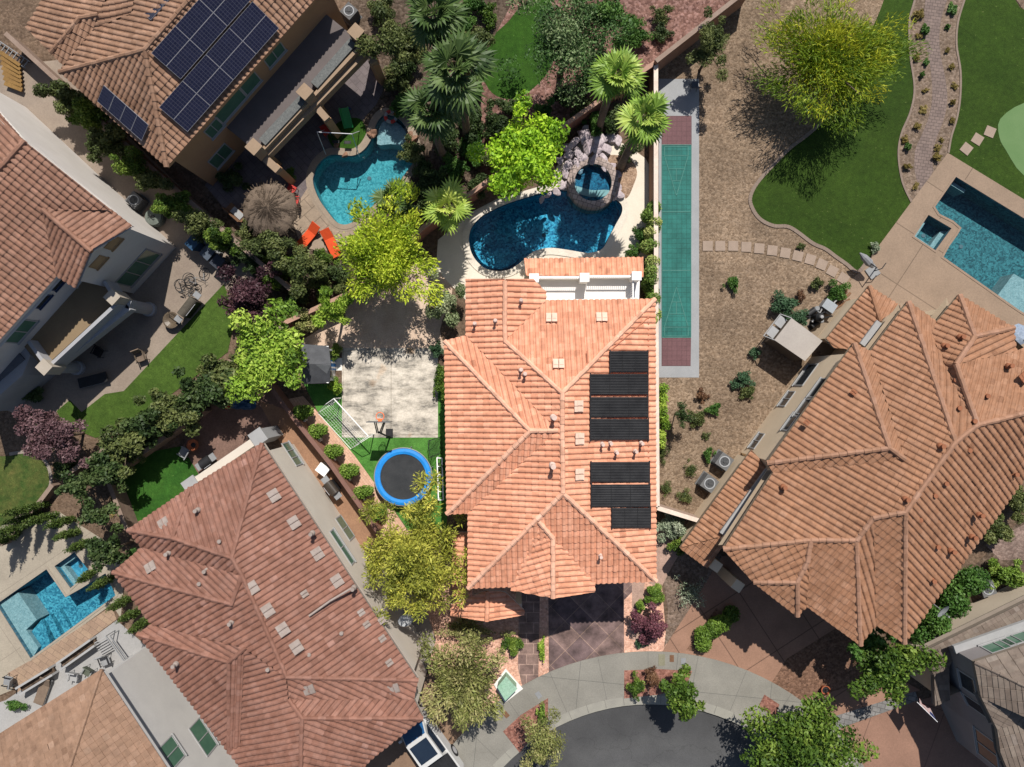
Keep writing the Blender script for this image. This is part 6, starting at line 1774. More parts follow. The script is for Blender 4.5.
for i, (x, y, h, lab) in enumerate([
    (48, 503, 4.4, 'tall slim cypress nearest the mottled grass patch'), (44, 513, 4.0, 'slim cypress second from the mottled grass patch'),
    (57, 514, 3.6, 'slim cypress third from the mottled grass patch'), (30, 524, 4.2, 'slim cypress at the left end of the pool terrace row'), (20, 534, 3.8, 'slim cypress at the left picture edge by the pool terrace'),
    (74, 518, 3.0, 'slim cypress below the dark round tree by the grass patch'), (80, 530, 2.8, 'slim cypress just above the square spa'), (92, 541, 2.8, 'slim cypress beside the upper corner of the square spa'),
    (114, 577, 2.8, 'slim cypress over the right corner of the square pool'), (130, 597, 2.6, 'slim cypress at the end of the beige paver band'),
    (140, 609, 2.6, 'slim cypress close under the red roof edge'), (149, 619, 2.5, 'slim cypress at the top of the pale wall'), (96, 572, 2.0, 'short cypress between spa and dark round tree')]):
    cypress(x, y, h, lab, 900 + i)

for grp, lab, lst in (('bushes under the dark palms', 'dark bush in the thick planting under and around the dark palms',
        [(408, 62, 15), (478, 40, 13), (470, 88, 15), (446, 142, 14), (412, 150, 12), (403, 104, 12), (497, 124, 14), (492, 158, 13), (455, 168, 13), (440, 180, 12), (384, 12, 14), (462, 24, 13), (408, 214, 12)]),
    ('bushes along the rear wall bed', 'dark bush in the red gravel between the rear wall and the back lawn',
        [(566, 96, 12), (583, 108, 12), (545, 112, 11), (602, 60, 12), (622, 56, 10), (596, 122, 10), (630, 150, 9)])):
    for i, (x, y, r) in enumerate(lst):
        shrub('bush', lab, 'bush', x, y, (r * 1.1, r), ('dark', 'olive', 'mid')[i % 3], 'fine', 1.5, grp, cov=1.2)

for i, (x, y, r) in enumerate([(242, 362, 15), (215, 384, 17), (190, 404, 17), (163, 420, 16), (136, 436, 15), (114, 458, 14), (92, 474, 13), (118, 472, 12), (240, 385, 13), (64, 470, 12), (135, 452, 12)]):
    shrub('boundary_shrub', 'dark leafy shrub filling the boundary row along the oleanders', 'shrub', x, y, (r, r), ('dark', 'olive', 'mid')[i % 3], 'fine', 2.4, 'shrubs filling the oleander row', cov=1.2)
for i, (x, y, r) in enumerate([(250, 232, 14), (256, 262, 14), (284, 268, 14), (318, 282, 14), (300, 296, 12), (324, 258, 11), (345, 290, 12), (240, 250, 12), (270, 275, 13)]):
    shrub('boundary_shrub', 'olive leafy shrub filling the bed between the side wall and the loungers', 'shrub', x, y, (r, r), ('olive', 'dark', 'fresh')[i % 3], 'fine', 2.0, 'shrubs filling the lounger bed', cov=1.2)

# ------------------------------------------------------------------ block walls
def block_wall(label, pts, h, mat, w=0.2, capm=None, name='block_wall'):
    """pts: pixels of the wall's top"""
    q = [P(x, y, h) for x, y in pts]
    root = thing(name, label, 'wall', (q[0].x, q[0].y, 0))
    b = MB(); c = MB()
    lp = [(p.x, p.y) for p in q]
    def side(d):
        out = []
        for i in range(len(lp)):
            a = Vector(lp[max(0, i - 1)]); z = Vector(lp[min(len(lp) - 1, i + 1)]); m = Vector(lp[i])
            n1 = (m - a).normalized() if i > 0 else (z - m).normalized(); n2 = (z - m).normalized() if i < len(lp) - 1 else n1
            n = (Vector((n1.y, -n1.x)) + Vector((n2.y, -n2.x))).normalized()
            out.append(tuple(m + n * d / max(0.5, n.dot(Vector((n1.y, -n1.x))))))
        return out
    b.prism(side(w / 2) + side(-w / 2)[::-1], -0.05, h - 0.06)
    c.prism(side(w / 2 + 0.03) + side(-w / 2 - 0.03)[::-1], h - 0.062, h, bottom=True)
    b.build('wall', mat, root); c.build('coping', capm or mat, root)
    return root
CAP_P = M('pale_cap', (0.62, 0.52, 0.44), (0.52, 0.42, 0.35), 2, 18, 0.12)
CAP_N = M('dull_cap', (0.23, 0.17, 0.135), (0.19, 0.135, 0.105), 2, 18, 0.12)
block_wall('straight pale capped wall between the salmon house and shuffleboard slab', [(656, 62), (656, 200), (656.5, 340), (657.5, 507)], 1.7, BLOCK_WARM, capm=CAP_P)
block_wall('long diagonal block wall from the palm corner to the picture top', [(656, 61), (752, -14)], 2.1, BLOCK_WARM, capm=CAP_N)
block_wall('rear block wall running behind the pools and the yellow green tree', [(284, 323), (353, 291), (424, 226.5), (475, 190), (553, 133), (600, 100), (655, 62.5)], 1.7, BLOCK_R, capm=M('rosy_cap', (0.36, 0.22, 0.165), (0.30, 0.18, 0.13), 2, 18, 0.12))
block_wall('side yard block wall between the palapa lot and the bicycles', [(5, 33), (76, 98), (140, 158), (211, 220), (291, 290)], 1.6, BLOCK_N, capm=CAP_N)
block_wall('upper block wall behind the dark oleander row', [(64, 476), (146, 422), (240, 354), (285, 324)], 1.5, BLOCK_N, capm=CAP_N)
block_wall('short lower block wall along the emerald lawn', [(113, 473), (155, 444), (202, 410)], 1.3, BLOCK_N, capm=CAP_N)
block_wall('short block wall between the emerald lawn and dark trees', [(108, 482), (126, 529)], 1.3, BLOCK_N, capm=CAP_N)
block_wall('brown wall under the row of clipped oval shrubs', [(262, 376), (288, 411), (331, 465), (367, 516), (378, 533)], 1.3, M('brown_wall_face', (0.22, 0.11, 0.075), (0.18, 0.09, 0.06), 2, 18, 0.12), capm=M('brown_cap', (0.17, 0.09, 0.07), (0.14, 0.075, 0.058), 2, 18, 0.12))
block_wall('angled pale wall stub at the foot of the gravel strip', [(657.5, 508), (700, 521)], 1.7, M('stub_block', (0.34, 0.25, 0.20), (0.28, 0.20, 0.155), 2, 18, 0.12), capm=CAP_P)  # duller block face under a pale coping
block_wall('low pale wall edging the mottled grass and pool terrace', [(0, 545), (30, 514), (52, 485)], 0.8, BLOCK_N, capm=CAP_N)
# white stubs under the clipped shrubs
for i, (x, y) in enumerate([(294, 421), (309, 441), (323, 461), (338, 481), (352, 501), (366, 521)]):
    c = P(x + 7, y - 2, 0.4)
    b = MB(); b.box((c.x, c.y, 0.2), (0.55, 0.4, 0.44), rz=math.radians(-52))
    o = b.build('planter_block', W_WHITE); o.location = (0, 0, 0)
    tag(o, 'small white planter block under a clipped oval shrub beside the brick walk', 'planter', 'white planter blocks along the brick walk')
# stepping stones
st0 = MB(); st0.box((0, 0, 0.03), (0.62, 0.62, 0.06))
STONE = M('tan_stepping_stone', (0.27, 0.205, 0.16), (0.23, 0.175, 0.135), 2, 18, 0.1)
so = st0.build('stepping_stone', STONE)
first = True
for grp, lab, lst in (('stepping stones across the gravel', 'square stone in the curving line across the tan gravel', [(707.5, 246, 0), (720, 246, 0), (733, 246, 1), (746, 247, 2), (759, 248.5, 4), (772, 250.5, 6), (785, 253, 9), (797.5, 256, 13), (810, 259.5, 16), (821.5, 264.5, 22), (832, 271, 28), (843, 278.5, 33)]),
                      ('stepping stones on the east lawn', 'square stone in the short row leading over lawn to the putting green', [(966, 149, 38), (977, 139.5, 32), (989.5, 132, 22)])):
    for (x, y, a) in lst:
        o = so if first else so.copy()
        if not first: COL.objects.link(o)
        first = False
        c = P(x, y, 0); o.location = (c.x, c.y, 0); o.rotation_euler = (0, 0, math.radians(-a))
        tag(o, lab, 'stepping stone', grp)

# ------------------------------------------------------------------ on the roofs
def plane_hit(px, py, A, B, C):
    o = Vector((0, 0, H)); d = P(px, py, 0) - o; n = (B - A).cross(C - A)
    return o + d * (n.dot(A - o) / n.dot(d))
def pv_panel(name, w, h):
    root = thing(name, None, None)
    f = MB()
    f.box((0, 0, 0.0), (w, h, 0.03))
    for s_ in (-1, 1):
        f.box((s_ * (w / 2 - 0.006), 0, 0.02), (0.012, h, 0.014)); f.box((0, s_ * (h / 2 - 0.006), 0.0201), (w - 0.03, 0.012, 0.014))
    f.build('frame', M('dull_frame', (0.22, 0.22, 0.24), (0.19, 0.19, 0.21), 2, 20, .05, rough=.5), root, local=True)
    c = MB(); x, y = w / 2 - 0.012, h / 2 - 0.012
    c.quad((-x, -y, 0.0175), (x, -y, 0.0175), (x, y, 0.0175), (-x, y, 0.0175), uv=[(0, 0), (1, 0), (1, 1), (0, 1)])
    c.build('cells', PV, root, local=True)
    return root
def place_on(o, c, e, g):
    n = e.cross(g).normalized()
    if n.z < 0: n = -n
    Mx = Matrix((e, g, n)).transposed().to_4x4(); Mx.translation = c + n * 0.26
    o.matrix_world = Mx
def QB(v): return P(v[0], v[1], HE_ + v[2])
A, B, C = QB(Sb), QB(Eb), QB(Ab)
e = (B - A).normalized(); n = e.cross(C - A).normalized(); n = n if n.z > 0 else -n; g = n.cross(e); g = g if g.z > 0 else -g
O1 = plane_hit(188, 132, A, B, C)
Rt = plane_hit(281, 31, A, B, C)
Ltot = (Rt - O1).dot(e); nc = 4; pw_ = Ltot / nc; ph_ = 0.85
proto = pv_panel('solar_panel', pw_ - 0.008, ph_ - 0.008)
k = 0
for r in range(4):
    for c_ in range(nc):
        if r >= 2 and c_ == 0: continue
        o = proto if k == 0 else copy_tree(proto); k += 1
        place_on(o, O1 + e * (c_ + 0.5) * pw_ + g * ((r + 0.5) * ph_ + (0.1 if r >= 2 else 0)), e, g)
        tag(o, 'dark blue solar panel in the large array above the ochre balcony', 'solar panel', 'solar panels in the large array')
A, B, C = QB(Wb), QB(Sb), QB(Ab)
e = (B - A).normalized(); n = e.cross(C - A).normalized(); n = n if n.z > 0 else -n; g = n.cross(e); g = g if g.z > 0 else -g
p0 = plane_hit(101.5, 101.5, A, B, C); p1 = plane_hit(146, 140, A, B, C)
w = (p1 - p0).dot(e) / 4
pr2 = pv_panel('solar_panel', w - 0.02, 1.0)
for i in range(4):
    o = pr2 if i == 0 else copy_tree(pr2)
    place_on(o, p0 + e * (i + 0.5) * w + g * 0.5, e, g)
    tag(o, 'dark blue solar panel in the short row of four by the side yard', 'solar panel', 'solar panels in the short row')
A, B, C = QB(Wb), QB(Ab), QB(Rb)
e = (C - B).normalized(); n = e.cross(A - B).normalized(); n = n if n.z > 0 else -n; g = n.cross(e); g = g if g.z > 0 else -g
pc_ = plane_hit(158, 14, A, B, C)
for i in range(4):
    o = copy_tree(pr2)
    place_on(o, pc_ + e * (i % 2) * 1.04 + g * ((i // 2) * -1.04), g, -e)
    tag(o, 'dark blue solar panel just behind the ridge at the picture top', 'solar panel', 'solar panels behind the ridge')

def heat_mat(label, x0, y0, x1, y1):
    def pt(x, y): return P(x, y, zA_east(x, y) + 0.2)
    a, b, c, d = pt(x0, y0), pt(x1, y0), pt(x1, y1), pt(x0, y1)
    root = thing('heating_mat', label, 'solar heater', a.lerp(c, 0.5))
    m = MB(); n = 13
    for i in range(n):                       # narrow riser tubes side by side, running down the slope
        t0, t1 = i / n, (i + 0.93) / n
        m.add([a.lerp(d, t0), b.lerp(c, t0), b.lerp(c, t1), a.lerp(d, t1)], [(3, 2, 1, 0)])
        up = Vector((0.014, 0, 0.04))
        tm = (t0 + t1) / 2
        m.add([a.lerp(d, t0), b.lerp(c, t0), b.lerp(c, tm) + up, a.lerp(d, tm) + up], [(0, 1, 2, 3), (3, 2, 1, 0)])
        m.add([a.lerp(d, t1), b.lerp(c, t1), b.lerp(c, tm) + up, a.lerp(d, tm) + up], [(3, 2, 1, 0)])
    dn = Vector((0, 0, -0.03))
    m.quad(a + dn, d + dn, c + dn, b + dn); m.quad(a + dn * 0.3, d + dn * 0.3, c + dn * 0.3, b + dn * 0.3)
    m.build('mat', MAT_BLACK, root)
    for p, q in ((a, d), (b, c)):
        h_ = MB(); ex = (q - p).normalized() * 0.06; h_.tube([p - ex, q + ex], 0.035, 8); h_.build('header', BLACK, root)
    for t in (0.33, 0.66):
        s_ = MB(); u = Vector((0, 0, 0.04)); s_.tube([a.lerp(b, t) + u, d.lerp(c, t) + u], 0.01, 5); s_.build('strap', BLACK, root)
heat_mat('short black heating mat topmost on the salmon roof', 610, 351, 648, 372)
heat_mat('black heating mat topmost of the three equal mats on the salmon roof', 590.5, 374, 648, 394.5)
heat_mat('black heating mat in the middle of the three equal mats on the salmon roof', 590.5, 397, 648, 417)
heat_mat('black heating mat lowest of the three equal mats on the salmon roof', 590.5, 419, 648.5, 440)
heat_mat('black heating mat just below the bare tiles with vent pipes', 591, 462, 649.5, 482)
heat_mat('black heating mat lower of the pair below the bare tiles', 591.5, 484.5, 650, 507)
heat_mat('short black heating mat lowest on the salmon roof', 612, 508, 650.5, 528)

def dish(label, px, py, z, r, mat, face):
    c = P(px, py, z); root = thing('satellite_dish', label, 'satellite dish', c)
    f = Vector(face).normalized(); u = f.cross(Vector((0, 0, 1))).normalized(); v = u.cross(f)
    b = MB(); vs = []; n = 20
    for k, (rr, dz) in enumerate(((0.05, 0.0), (r * 0.5, 0.03), (r, 0.12))):
        for i in range(n):
            a = 2 * math.pi * i / n; vs.append(c + u * rr * math.cos(a) + v * rr * 1.1 * math.sin(a) + f * dz)
    fs = [(k * n + i, k * n + (i + 1) % n, (k + 1) * n + (i + 1) % n, (k + 1) * n + i) for k in range(2) for i in range(n)]
    b.add(vs, fs + [tuple(range(n))]); b.build('dish', mat, root)
    a = MB(); a.tube([c - v * r, c + f * 0.45 - v * 0.1], 0.015, 6); a.box(c + f * 0.45 - v * 0.1, (0.08, 0.08, 0.1)); a.build('feed_arm', GREY, root)
    m = MB(); m.tube([c - f * 0.02, c - f * 0.35 - Vector((0, 0, 0.3))], 0.025, 6); m.build('mount', GREY, root)
dish('pale oval satellite dish on the greige house wall', 405, 619, 3.4, 0.42, M('dish_grey', (0.36, 0.37, 0.38), (0.33, 0.34, 0.35), 2, 9, 0.04), (0.35, -0.3, 0.75))
dish('grey oval satellite dish over the shrubs by the grey shingle house', 941.5, 610, 4.0, 0.42, M('dish_dull', (0.20, 0.21, 0.21), (0.18, 0.19, 0.19), 2, 9, 0.04), (0.4, -0.5, 0.7))

# ------------------------------------------------------------------ pool side of the middle house
SPC = P(593, 182.5, 0.5)
sp = thing('spa', 'round deep blue spa ringed with stone above the kidney shaped pool', 'spa', (SPC.x, SPC.y, 0))
b = MB(); R_ = 18.6 * mpp(0.5)
def ring(mb, r0, r1, z0, z1, n=40):
    mb.lathe([(r1, z0), (r1, z1), (r0, z1), (r0, z0)], (SPC.x, SPC.y, 0), n)
b.lathe([(R_ + 0.02, 0.03), (R_ + 0.02, 0.031), (0.01, 0.04)], (SPC.x, SPC.y, 0), 40); b.build('basin', plaster('spa_pebble_ripple', (0.005, 0.045, 0.09), (0.03, 0.17, 0.25), 9), sp)
b = MB(); vs = []; n = 44
for r, z in ((R_, 0.02), (R_, 0.56), (R_ + 0.12, 0.6), (R_ + 0.42, 0.58), (R_ + 0.46, 0.5), (R_ + 0.46, -0.9)):
    for i in range(n): a_ = 2 * math.pi * i / n; vs.append((SPC.x + r * math.cos(a_), SPC.y + r * math.sin(a_), z))
b.add(vs, [(k * n + i, k * n + (i + 1) % n, (k + 1) * n + (i + 1) % n, (k + 1) * n + i) for k in range(5) for i in range(n)])
b.build('stone_ring', pavers('stone_ring', (0.22, 0.17, 0.15), (0.36, 0.29, 0.26), (0.10, 0.08, 0.07), 0.3, 0.3, 0.3, 0.5, 0.02), sp)
b = MB(); vs = [(SPC.x + (R_ + .005) * math.cos(2 * math.pi * i / 40), SPC.y + (R_ + .005) * math.sin(2 * math.pi * i / 40), 0.47) for i in range(40)]
b.add(vs, [tuple(range(40))]); b.build('water', watermat('spa_water', (0.55, 0.8, 0.9)), sp)
wf = thing('rock_waterfall', 'rock waterfall of pinkish boulders around the round spa', 'rocks', P(585, 150, 0))
rng = random.Random(21)
spots = []
for (x, y, r, z) in [(569, 155, .5, .3), (574, 143, .55, .4), (583, 137, .5, .5), (586, 129, .42, .4), (594, 141, .5, .45), (603, 138, .42, .35), (578, 152, .55, .45), (588, 149, .6, .55), (598, 150, .5, .5), (606, 148, .4, .3),
                     (570, 165, .45, .35), (576, 163, .4, .5), (584, 158, .45, .55), (594, 159, .42, .5), (604, 158, .42, .4), (566, 175, .42, .3), (571, 183, .4, .25), (563, 186, .36, .2), (556, 191, .38, .15), (548, 196, .36, .12), (542, 199, .3, .1), (572, 193, .34, .15),
                     (612, 166, .34, .3), (616, 175, .36, .25), (617, 186, .36, .25), (620, 194, .34, .2), (614, 196, .3, .25), (610, 138, .5, .2), (618, 141, .36, .2), (566, 147, .4, .3), (560, 160, .35, .2), (580, 171, .26, .4), (603, 168, .26, .45)]:
    c = P(x, y, z); m = MB(); m.rock((c.x, c.y, z), r * rng.uniform(0.95, 1.3), rng, (1, rng.uniform(.55, .9), .45)); m.build('boulder', ROCK, wf)
for i, (x, y, r, l) in enumerate([(412, 137, .42, 'reddish boulder cluster at the neck of the teal pool'), (371, 133, .35, 'tan boulder by the small play turf'), (340, 151, .3, 'brown flat boulder at the foot of the play turf')]):
    c = P(x, y, .15); root = thing('boulder', l, 'rock', (c.x, c.y, 0))
    for j in range(3):
        m = MB(); m.rock((c.x + rng.uniform(-.4, .4), c.y + rng.uniform(-.4, .4), .15), r * rng.uniform(.7, 1.1), rng); m.build('stone', M('rust_rock', (0.22, 0.12, 0.075), (0.15, 0.085, 0.055), 2, 9, .25, bump=.5, bs=12), root)

# ------------------------------------------------------------------ basketball court, turf and play things
c = P(403, 477, 0.85); tr = thing('trampoline', 'round black trampoline with blue pad on bright turf', 'trampoline', (c.x, c.y, 0))
Ro = 28.2 * mpp(.85); Ri = 23.0 * mpp(.85)
m = MB(); m.lathe([(Ri + .06, .80), (Ri + .06, .812), (.01, .79)], (0, 0, 0), 44); m.build('mat', M('jump_mat', (0.022, 0.024, 0.027), (0.035, 0.037, 0.04), 1.5, 25, .25), tr, local=True)
m = MB(); vs = []; n = 48
for r, z in ((Ri - .02, .80), (Ri, .86), ((Ro + Ri) / 2, .89), (Ro, .86), (Ro + .02, .78)):
    for i in range(n): a_ = 2 * math.pi * i / n; vs.append((r * math.cos(a_), r * math.sin(a_), z))
m.add(vs, [(k * n + i, k * n + (i + 1) % n, (k + 1) * n + (i + 1) % n, (k + 1) * n + i) for k in range(4) for i in range(n)]); m.build('safety_pad', BLUEP, tr, local=True)
m = MB(); m.tube([((Ro + .05) * math.cos(2 * math.pi * i / 40), (Ro + .05) * math.sin(2 * math.pi * i / 40), .78) for i in range(41)], .035, 8); m.build('frame', GREY, tr, local=True)
for i in range(6):
    a_ = i * math.pi / 3 + .3; m = MB(); m.tube([((Ro + .03) * math.cos(a_), (Ro + .03) * math.sin(a_), .78), ((Ro + .1) * math.cos(a_), (Ro + .1) * math.sin(a_), .02)], .03, 6); m.build('leg', GREY, tr, local=True)

c = P(390, 433, 0); bh = thing('basketball_hoop', 'portable basketball hoop with orange rim at the court edge', 'basketball hoop', (c.x, c.y, 0))
bd = P(380, 421.5, 3.05) - c; bx = bd.x
m = MB(); m.box((-.02, .02, .09), (0.42, .5, .18)); m.box((-.02, .02, .2), (0.3, .36, .05)); m.build('base', BLACK, bh, local=True)
m = MB(); m.tube([(0, -.2, .2), (-.05, .0, 1.6), (-.2, .25, 2.7)], .055, 8); m.build('pole', BLACK, bh, local=True)
for s_ in (-.26, .26):
    m = MB(); m.tube([(-.2 + s_ * .3, .15, 2.3), (bx + s_, bd.y - .05, 2.9)], .035, 6); m.tube([(-.2 + s_ * .3, .2, 2.75), (bx + s_, bd.y - .05, 3.35)], .035, 6); m.build('arm', BLACK, bh, local=True)
m = MB(); m.box((bx, bd.y, 3.25), (1.38, .05, .85)); m.build('backboard', M('smoke_board', (0.10, 0.105, 0.11), (0.08, 0.085, 0.09), 2, 9, .1, rough=.3), bh, local=True)
m = MB(); m.tube([(bx + .23 * math.cos(i * math.pi / 10), bd.y + .30 + .23 * math.sin(i * math.pi / 10), 3.05) for i in range(21)], .022, 6); m.box((bx, bd.y + .09, 3.05), (.22, .16, .08)); rim = m.build('rim', HOOP_O, bh, local=True)
m = MB()
for i in range(12):
    a0 = i * math.pi / 6; m.tube([(bx + .23 * math.cos(a0), bd.y + .30 + .23 * math.sin(a0), 3.04), (bx + .13 * math.cos(a0 + .5), bd.y + .30 + .13 * math.sin(a0 + .5), 2.62)], .008, 4)
    m.tube([(bx + .23 * math.cos(a0), bd.y + .30 + .23 * math.sin(a0), 3.04), (bx + .13 * math.cos(a0 - .5), bd.y + .30 + .13 * math.sin(a0 - .5), 2.62)], .008, 4)
m.build('net', NET, rim, local=True)
bp_ = P(389.5, 428, 2.2)
def goal(label, A, B, dv, h, bar_m, net_m, r=.035, name='football_goal'):
    """frame from ground point A to B, net running back by vector dv"""
    root = thing(name, label, 'goal', A)
    u = Vector((0, 0, 1)); m = MB()
    m.tube([A, A + u * h, B + u * h, B], r, 6); m.tube([A, A + dv, B + dv, B], r * .8, 6)
    m.tube([A + u * h, A + u * h * .9 + dv * .35, A + dv], r * .6, 6); m.tube([B + u * h, B + u * h * .9 + dv * .35, B + dv], r * .6, 6)
    m.build('frame', bar_m, root)
    k = MB(); n = 16
    def sp(t, s_):
        a = A.lerp(B, t); top = a + u * h; bot = a + dv
        p = top.lerp(bot, s_); return p - u * math.sin(s_ * math.pi) * .18 - dv * math.sin(s_ * math.pi) * .05
    for i in range(n + 1):
        k.tube([sp(i / n, j / 8) for j in range(9)], .006, 3, False)
    for j in range(1, 11):
        k.tube([sp(i / 8, j / 11) for i in range(9)], .006, 3, False)
    for E, t in ((A, 0), (B, 1)):
        for j in range(1, 8):
            s_ = j / 8; k.tube([E + dv * s_, sp(t, s_)], .006, 3, False)
    k.build('net', net_m, root)
goal('white framed football goal with sagging net on turf beside the court', P(341, 398, 0), P(374, 434, 0), P(318, 413, 0) - P(341, 398, 0), 1.75, TRIM_W, NET)
goal('small dark framed pop up goal between turf and salmon house', P(432, 456, 0), P(430, 440, 0), Vector((.75, .25, 0)), 1.0, BLACK, BLACK, .02)
# grey roofed playhouse
ph = thing('playhouse', 'small grey roofed playhouse with white trim beside the court', 'playhouse', P(315, 366, 0))
z = 1.9
q = [P(x, y, z) for x, y in ((302, 344), (329, 346), (330, 383), (302, 384))]
m = MB(); m.prism(offset_loop([p[:2] for p in q], -.15), -.02, z); m.build('wall', W_WHITE, ph)
rl, rr = P(302, 364, 2.55), P(331, 364, 2.55)
m = MB(); th = Vector((0, 0, .07))
for a, b, c_, d_ in ((q[0], q[1], rr, rl), (q[3], q[2], rr, rl)):
    m.quad(a, b, c_, d_); m.quad(a + th, b + th, c_ + th, d_ + th); m.quad(a, b, b + th, a + th); m.quad(b, c_, c_ + th, b + th); m.quad(a, d_, d_ + th, a + th)
m.build('roof', DGREY, ph)
m = MB(); gp = P(330.5, 365, 2.4)
m.add([P(327, 356, 2.3), P(327, 374, 2.3), P(331, 365, 2.62), P(316, 365, 2.6)], [(0, 2, 3), (1, 3, 2), (0, 1, 2), (2, 1, 0)]); m.build('dormer_roof', M('pale_grey_shingle', (0.13, 0.135, 0.14), (0.10, 0.105, 0.11), 2, 20, .15), ph)
m = MB(); xw = q[1].x - .1
for yy in (q[1].y - .2, q[1].y - .95, q[2].y + .2, q[2].y + .95): m.box((xw, yy, 1.0), (.12, .1, 1.9))
m.box((xw + .04, (q[1].y + q[2].y) / 2, 1.95), (.12, abs(q[1].y - q[2].y), .1)); build_each(m, 'trim', TRIM_W, ph)
for yy in (q[1].y - .58, q[2].y + .58):
    m = MB(); m.box((xw - .02, yy, 1.25), (.08, .5, .55)); m.build('window', GLASS, ph)
m = MB(); m.box((xw - .02, (q[1].y + q[2].y) / 2, .8), (.08, .6, 1.5)); m.build('door', BLUEP, ph)
m = MB(); c = P(440, 478, .5)
rail = thing('garden_rail', 'white slatted garden rail along the salmon house wall by the turf', 'rail', P(440, 478, 0))
A, B = P(437, 458, .6), P(438.5, 500, .6)
m.bar(A, B, .07, .06); m.bar((A.x + .3, A.y, .6), (B.x + .3, B.y, .6), .07, .06); m.build('bar', TRIM_W, rail)
for i in range(6):
    p = A.lerp(B, i / 5); m = MB(); m.box((p.x, p.y, .3), (.06, .06, .6)); m.bar((p.x, p.y, .58), (p.x + .3, p.y, .58), .05, .03); m.build('post', TRIM_W, rail)
c = P(442, 466, .3); t_ = thing('flower_pot', 'dark potted plant between the white rail and salmon house', 'pot', (c.x, c.y, 0))
m = MB(); m.lathe([(.16, 0), (.24, .35), (.26, .4), (.2, .4), (.18, .3)], (0, 0, 0), 14); m.build('pot', BLACK, t_, local=True)
put('foliage', leaves('foliage', LEAF['mid'], 77, [(0, 0, .5, .25, .25, .2)], 160, .14, .07), t_)
# green transformer on its pad
t_ = thing('transformer_box', 'green utility box on a white pad at the pavement edge', 'utility box', P(509, 685, 0))
m = MB(); m.prism(W2([(505.5, 668), (523, 688), (505, 702), (494, 684)]), -.02, .12); m.build('pad', M('white_pad', (0.66, 0.64, 0.60), (0.6, 0.58, 0.54), 1, 15, .06), t_)
m = MB(); q = W2([(506, 677), (516.5, 688.5), (505.5, 699.5), (498, 687)], .9); m.prism(q, .12, .9); m.build('cabinet', M('faded_green_paint', (0.16, 0.30, 0.20), (0.22, 0.34, 0.25), 1.6, 12, .2, rough=.5), t_)
m = MB(); m.prism(offset_loop(q, .04), .9, .95, bottom=True); m.build('lid', M('faded_green_lid', (0.20, 0.35, 0.25), (0.27, 0.40, 0.31), 1.6, 12, .2, rough=.5), t_)
for i, (x, y, a, w, d_, mt, l) in enumerate([(661.5, 659.5, 0, .4, .7, M('yellowed_cover', (0.20, 0.19, 0.13), (0.17, 0.16, 0.11), 3, 20, .1), 'yellowish rectangular meter cover in the pavement'),
    (671.5, 658, 0, .26, .42, WOOD, 'dark brown meter cover in the pavement'), (683, 661, 0, .3, .42, GREY, 'grey meter cover in the pavement near the salmon drive'),
    (538.5, 694.5, 35, .3, .42, GREY, 'grey meter cover in the pavement left of the driveway'), (506, 714, 40, .28, .4, WOOD, 'brown meter cover in the pavement near the green utility box')]):
    c = P(x, y, 0); o = MB(); o.box((0, 0, 0), (w, d_, .03)); o = o.build('meter_cover', mt); o.location = (c.x, c.y, .068); o.rotation_euler = (0, 0, math.radians(a)); tag(o, l, 'meter cover')

# ------------------------------------------------------------------ generic garden and yard things
def ac_unit(label, px, py, rz=0, s=.85, mat=None):
    mat = mat or M('shade_tinted_metal', (0.12, 0.12, 0.12), (0.10, 0.10, 0.10), 3, 9, .08)  # grey cabinet darkened: the shade on its sides is put into the colour
    c = P(px, py, s); t = thing('air_conditioner', label, 'air conditioner', (c.x, c.y, 0), rz=rz)
    m = MB(); m.box((0, 0, s / 2 + .03), (s, s, s)); m.box((0, 0, .02), (s + .15, s + .15, .05)); m.build('cabinet', mat or GREY, t, local=True)
    m = MB(); m.lathe([(s * .40, s + .031), (s * .40, s + .05), (s * .33, s + .055), (s * .32, s + .035)], (0, 0, 0), 24); m.build('fan_ring', M('pale_fan_ring', (0.30, 0.31, 0.32), (0.26, 0.27, 0.28), 3, 9, .05), t, local=True)
    m = MB(); m.lathe([(s * .32, s + .036), (.01, s + .04)], (0, 0, 0), 24); m.lathe([(.09, s + .04), (.08, s + .08)], (0, 0, 0), 12)
    for i in range(5):
        a_ = i * 1.2566; m.bar((0, 0, s + .05), (s * .31 * math.cos(a_), s * .31 * math.sin(a_), s + .05), .02, .012)
    m.build('fan_grille', M('dark_fan', (0.05, 0.052, 0.055), (0.07, 0.072, 0.075), 3, 9, .1), t, local=True)
    for sx in (-1, 1):
        m = MB()
        for i in range(9): m.box((sx * (s / 2 + .005), 0, .12 + i * s * .09), (.02, s * .9, .02))
        m.build('louvre_panel', M('dark_louvre', (0.06, 0.06, 0.062), (0.05, 0.05, 0.052), 3, 9, .1), t, local=True)
    return t
ac_unit('grey air conditioner nearer the pale shed against the buff wall', 724.5, 461.5, math.radians(-35))
ac_unit('grey air conditioner nearer the wall stub against the buff wall', 709.5, 483.5, math.radians(-35))
ac_unit('dark air conditioner behind the end of the ochre balcony', 349, 11, math.radians(48), .8, M('dull_ac', (0.10, 0.10, 0.10), (0.08, 0.08, 0.08), 3, 9, .1))
ac_unit('grey air conditioner beside the round yellow green bush', 988, 589, math.radians(20))
ac_unit('grey air conditioner in the side yard of the grey stucco house', 134, 200, math.radians(-42), .8)
c = P(322.5, 469.5, .8); t_ = thing('storage_box', 'white lidded storage box on the ochre strip below the brown wall', 'box', (c.x, c.y, 0), rz=math.radians(-37))
m = MB(); m.box((0, 0, .38), (.62, .52, .76)); m.build('body', W_WHITE, t_, local=True)
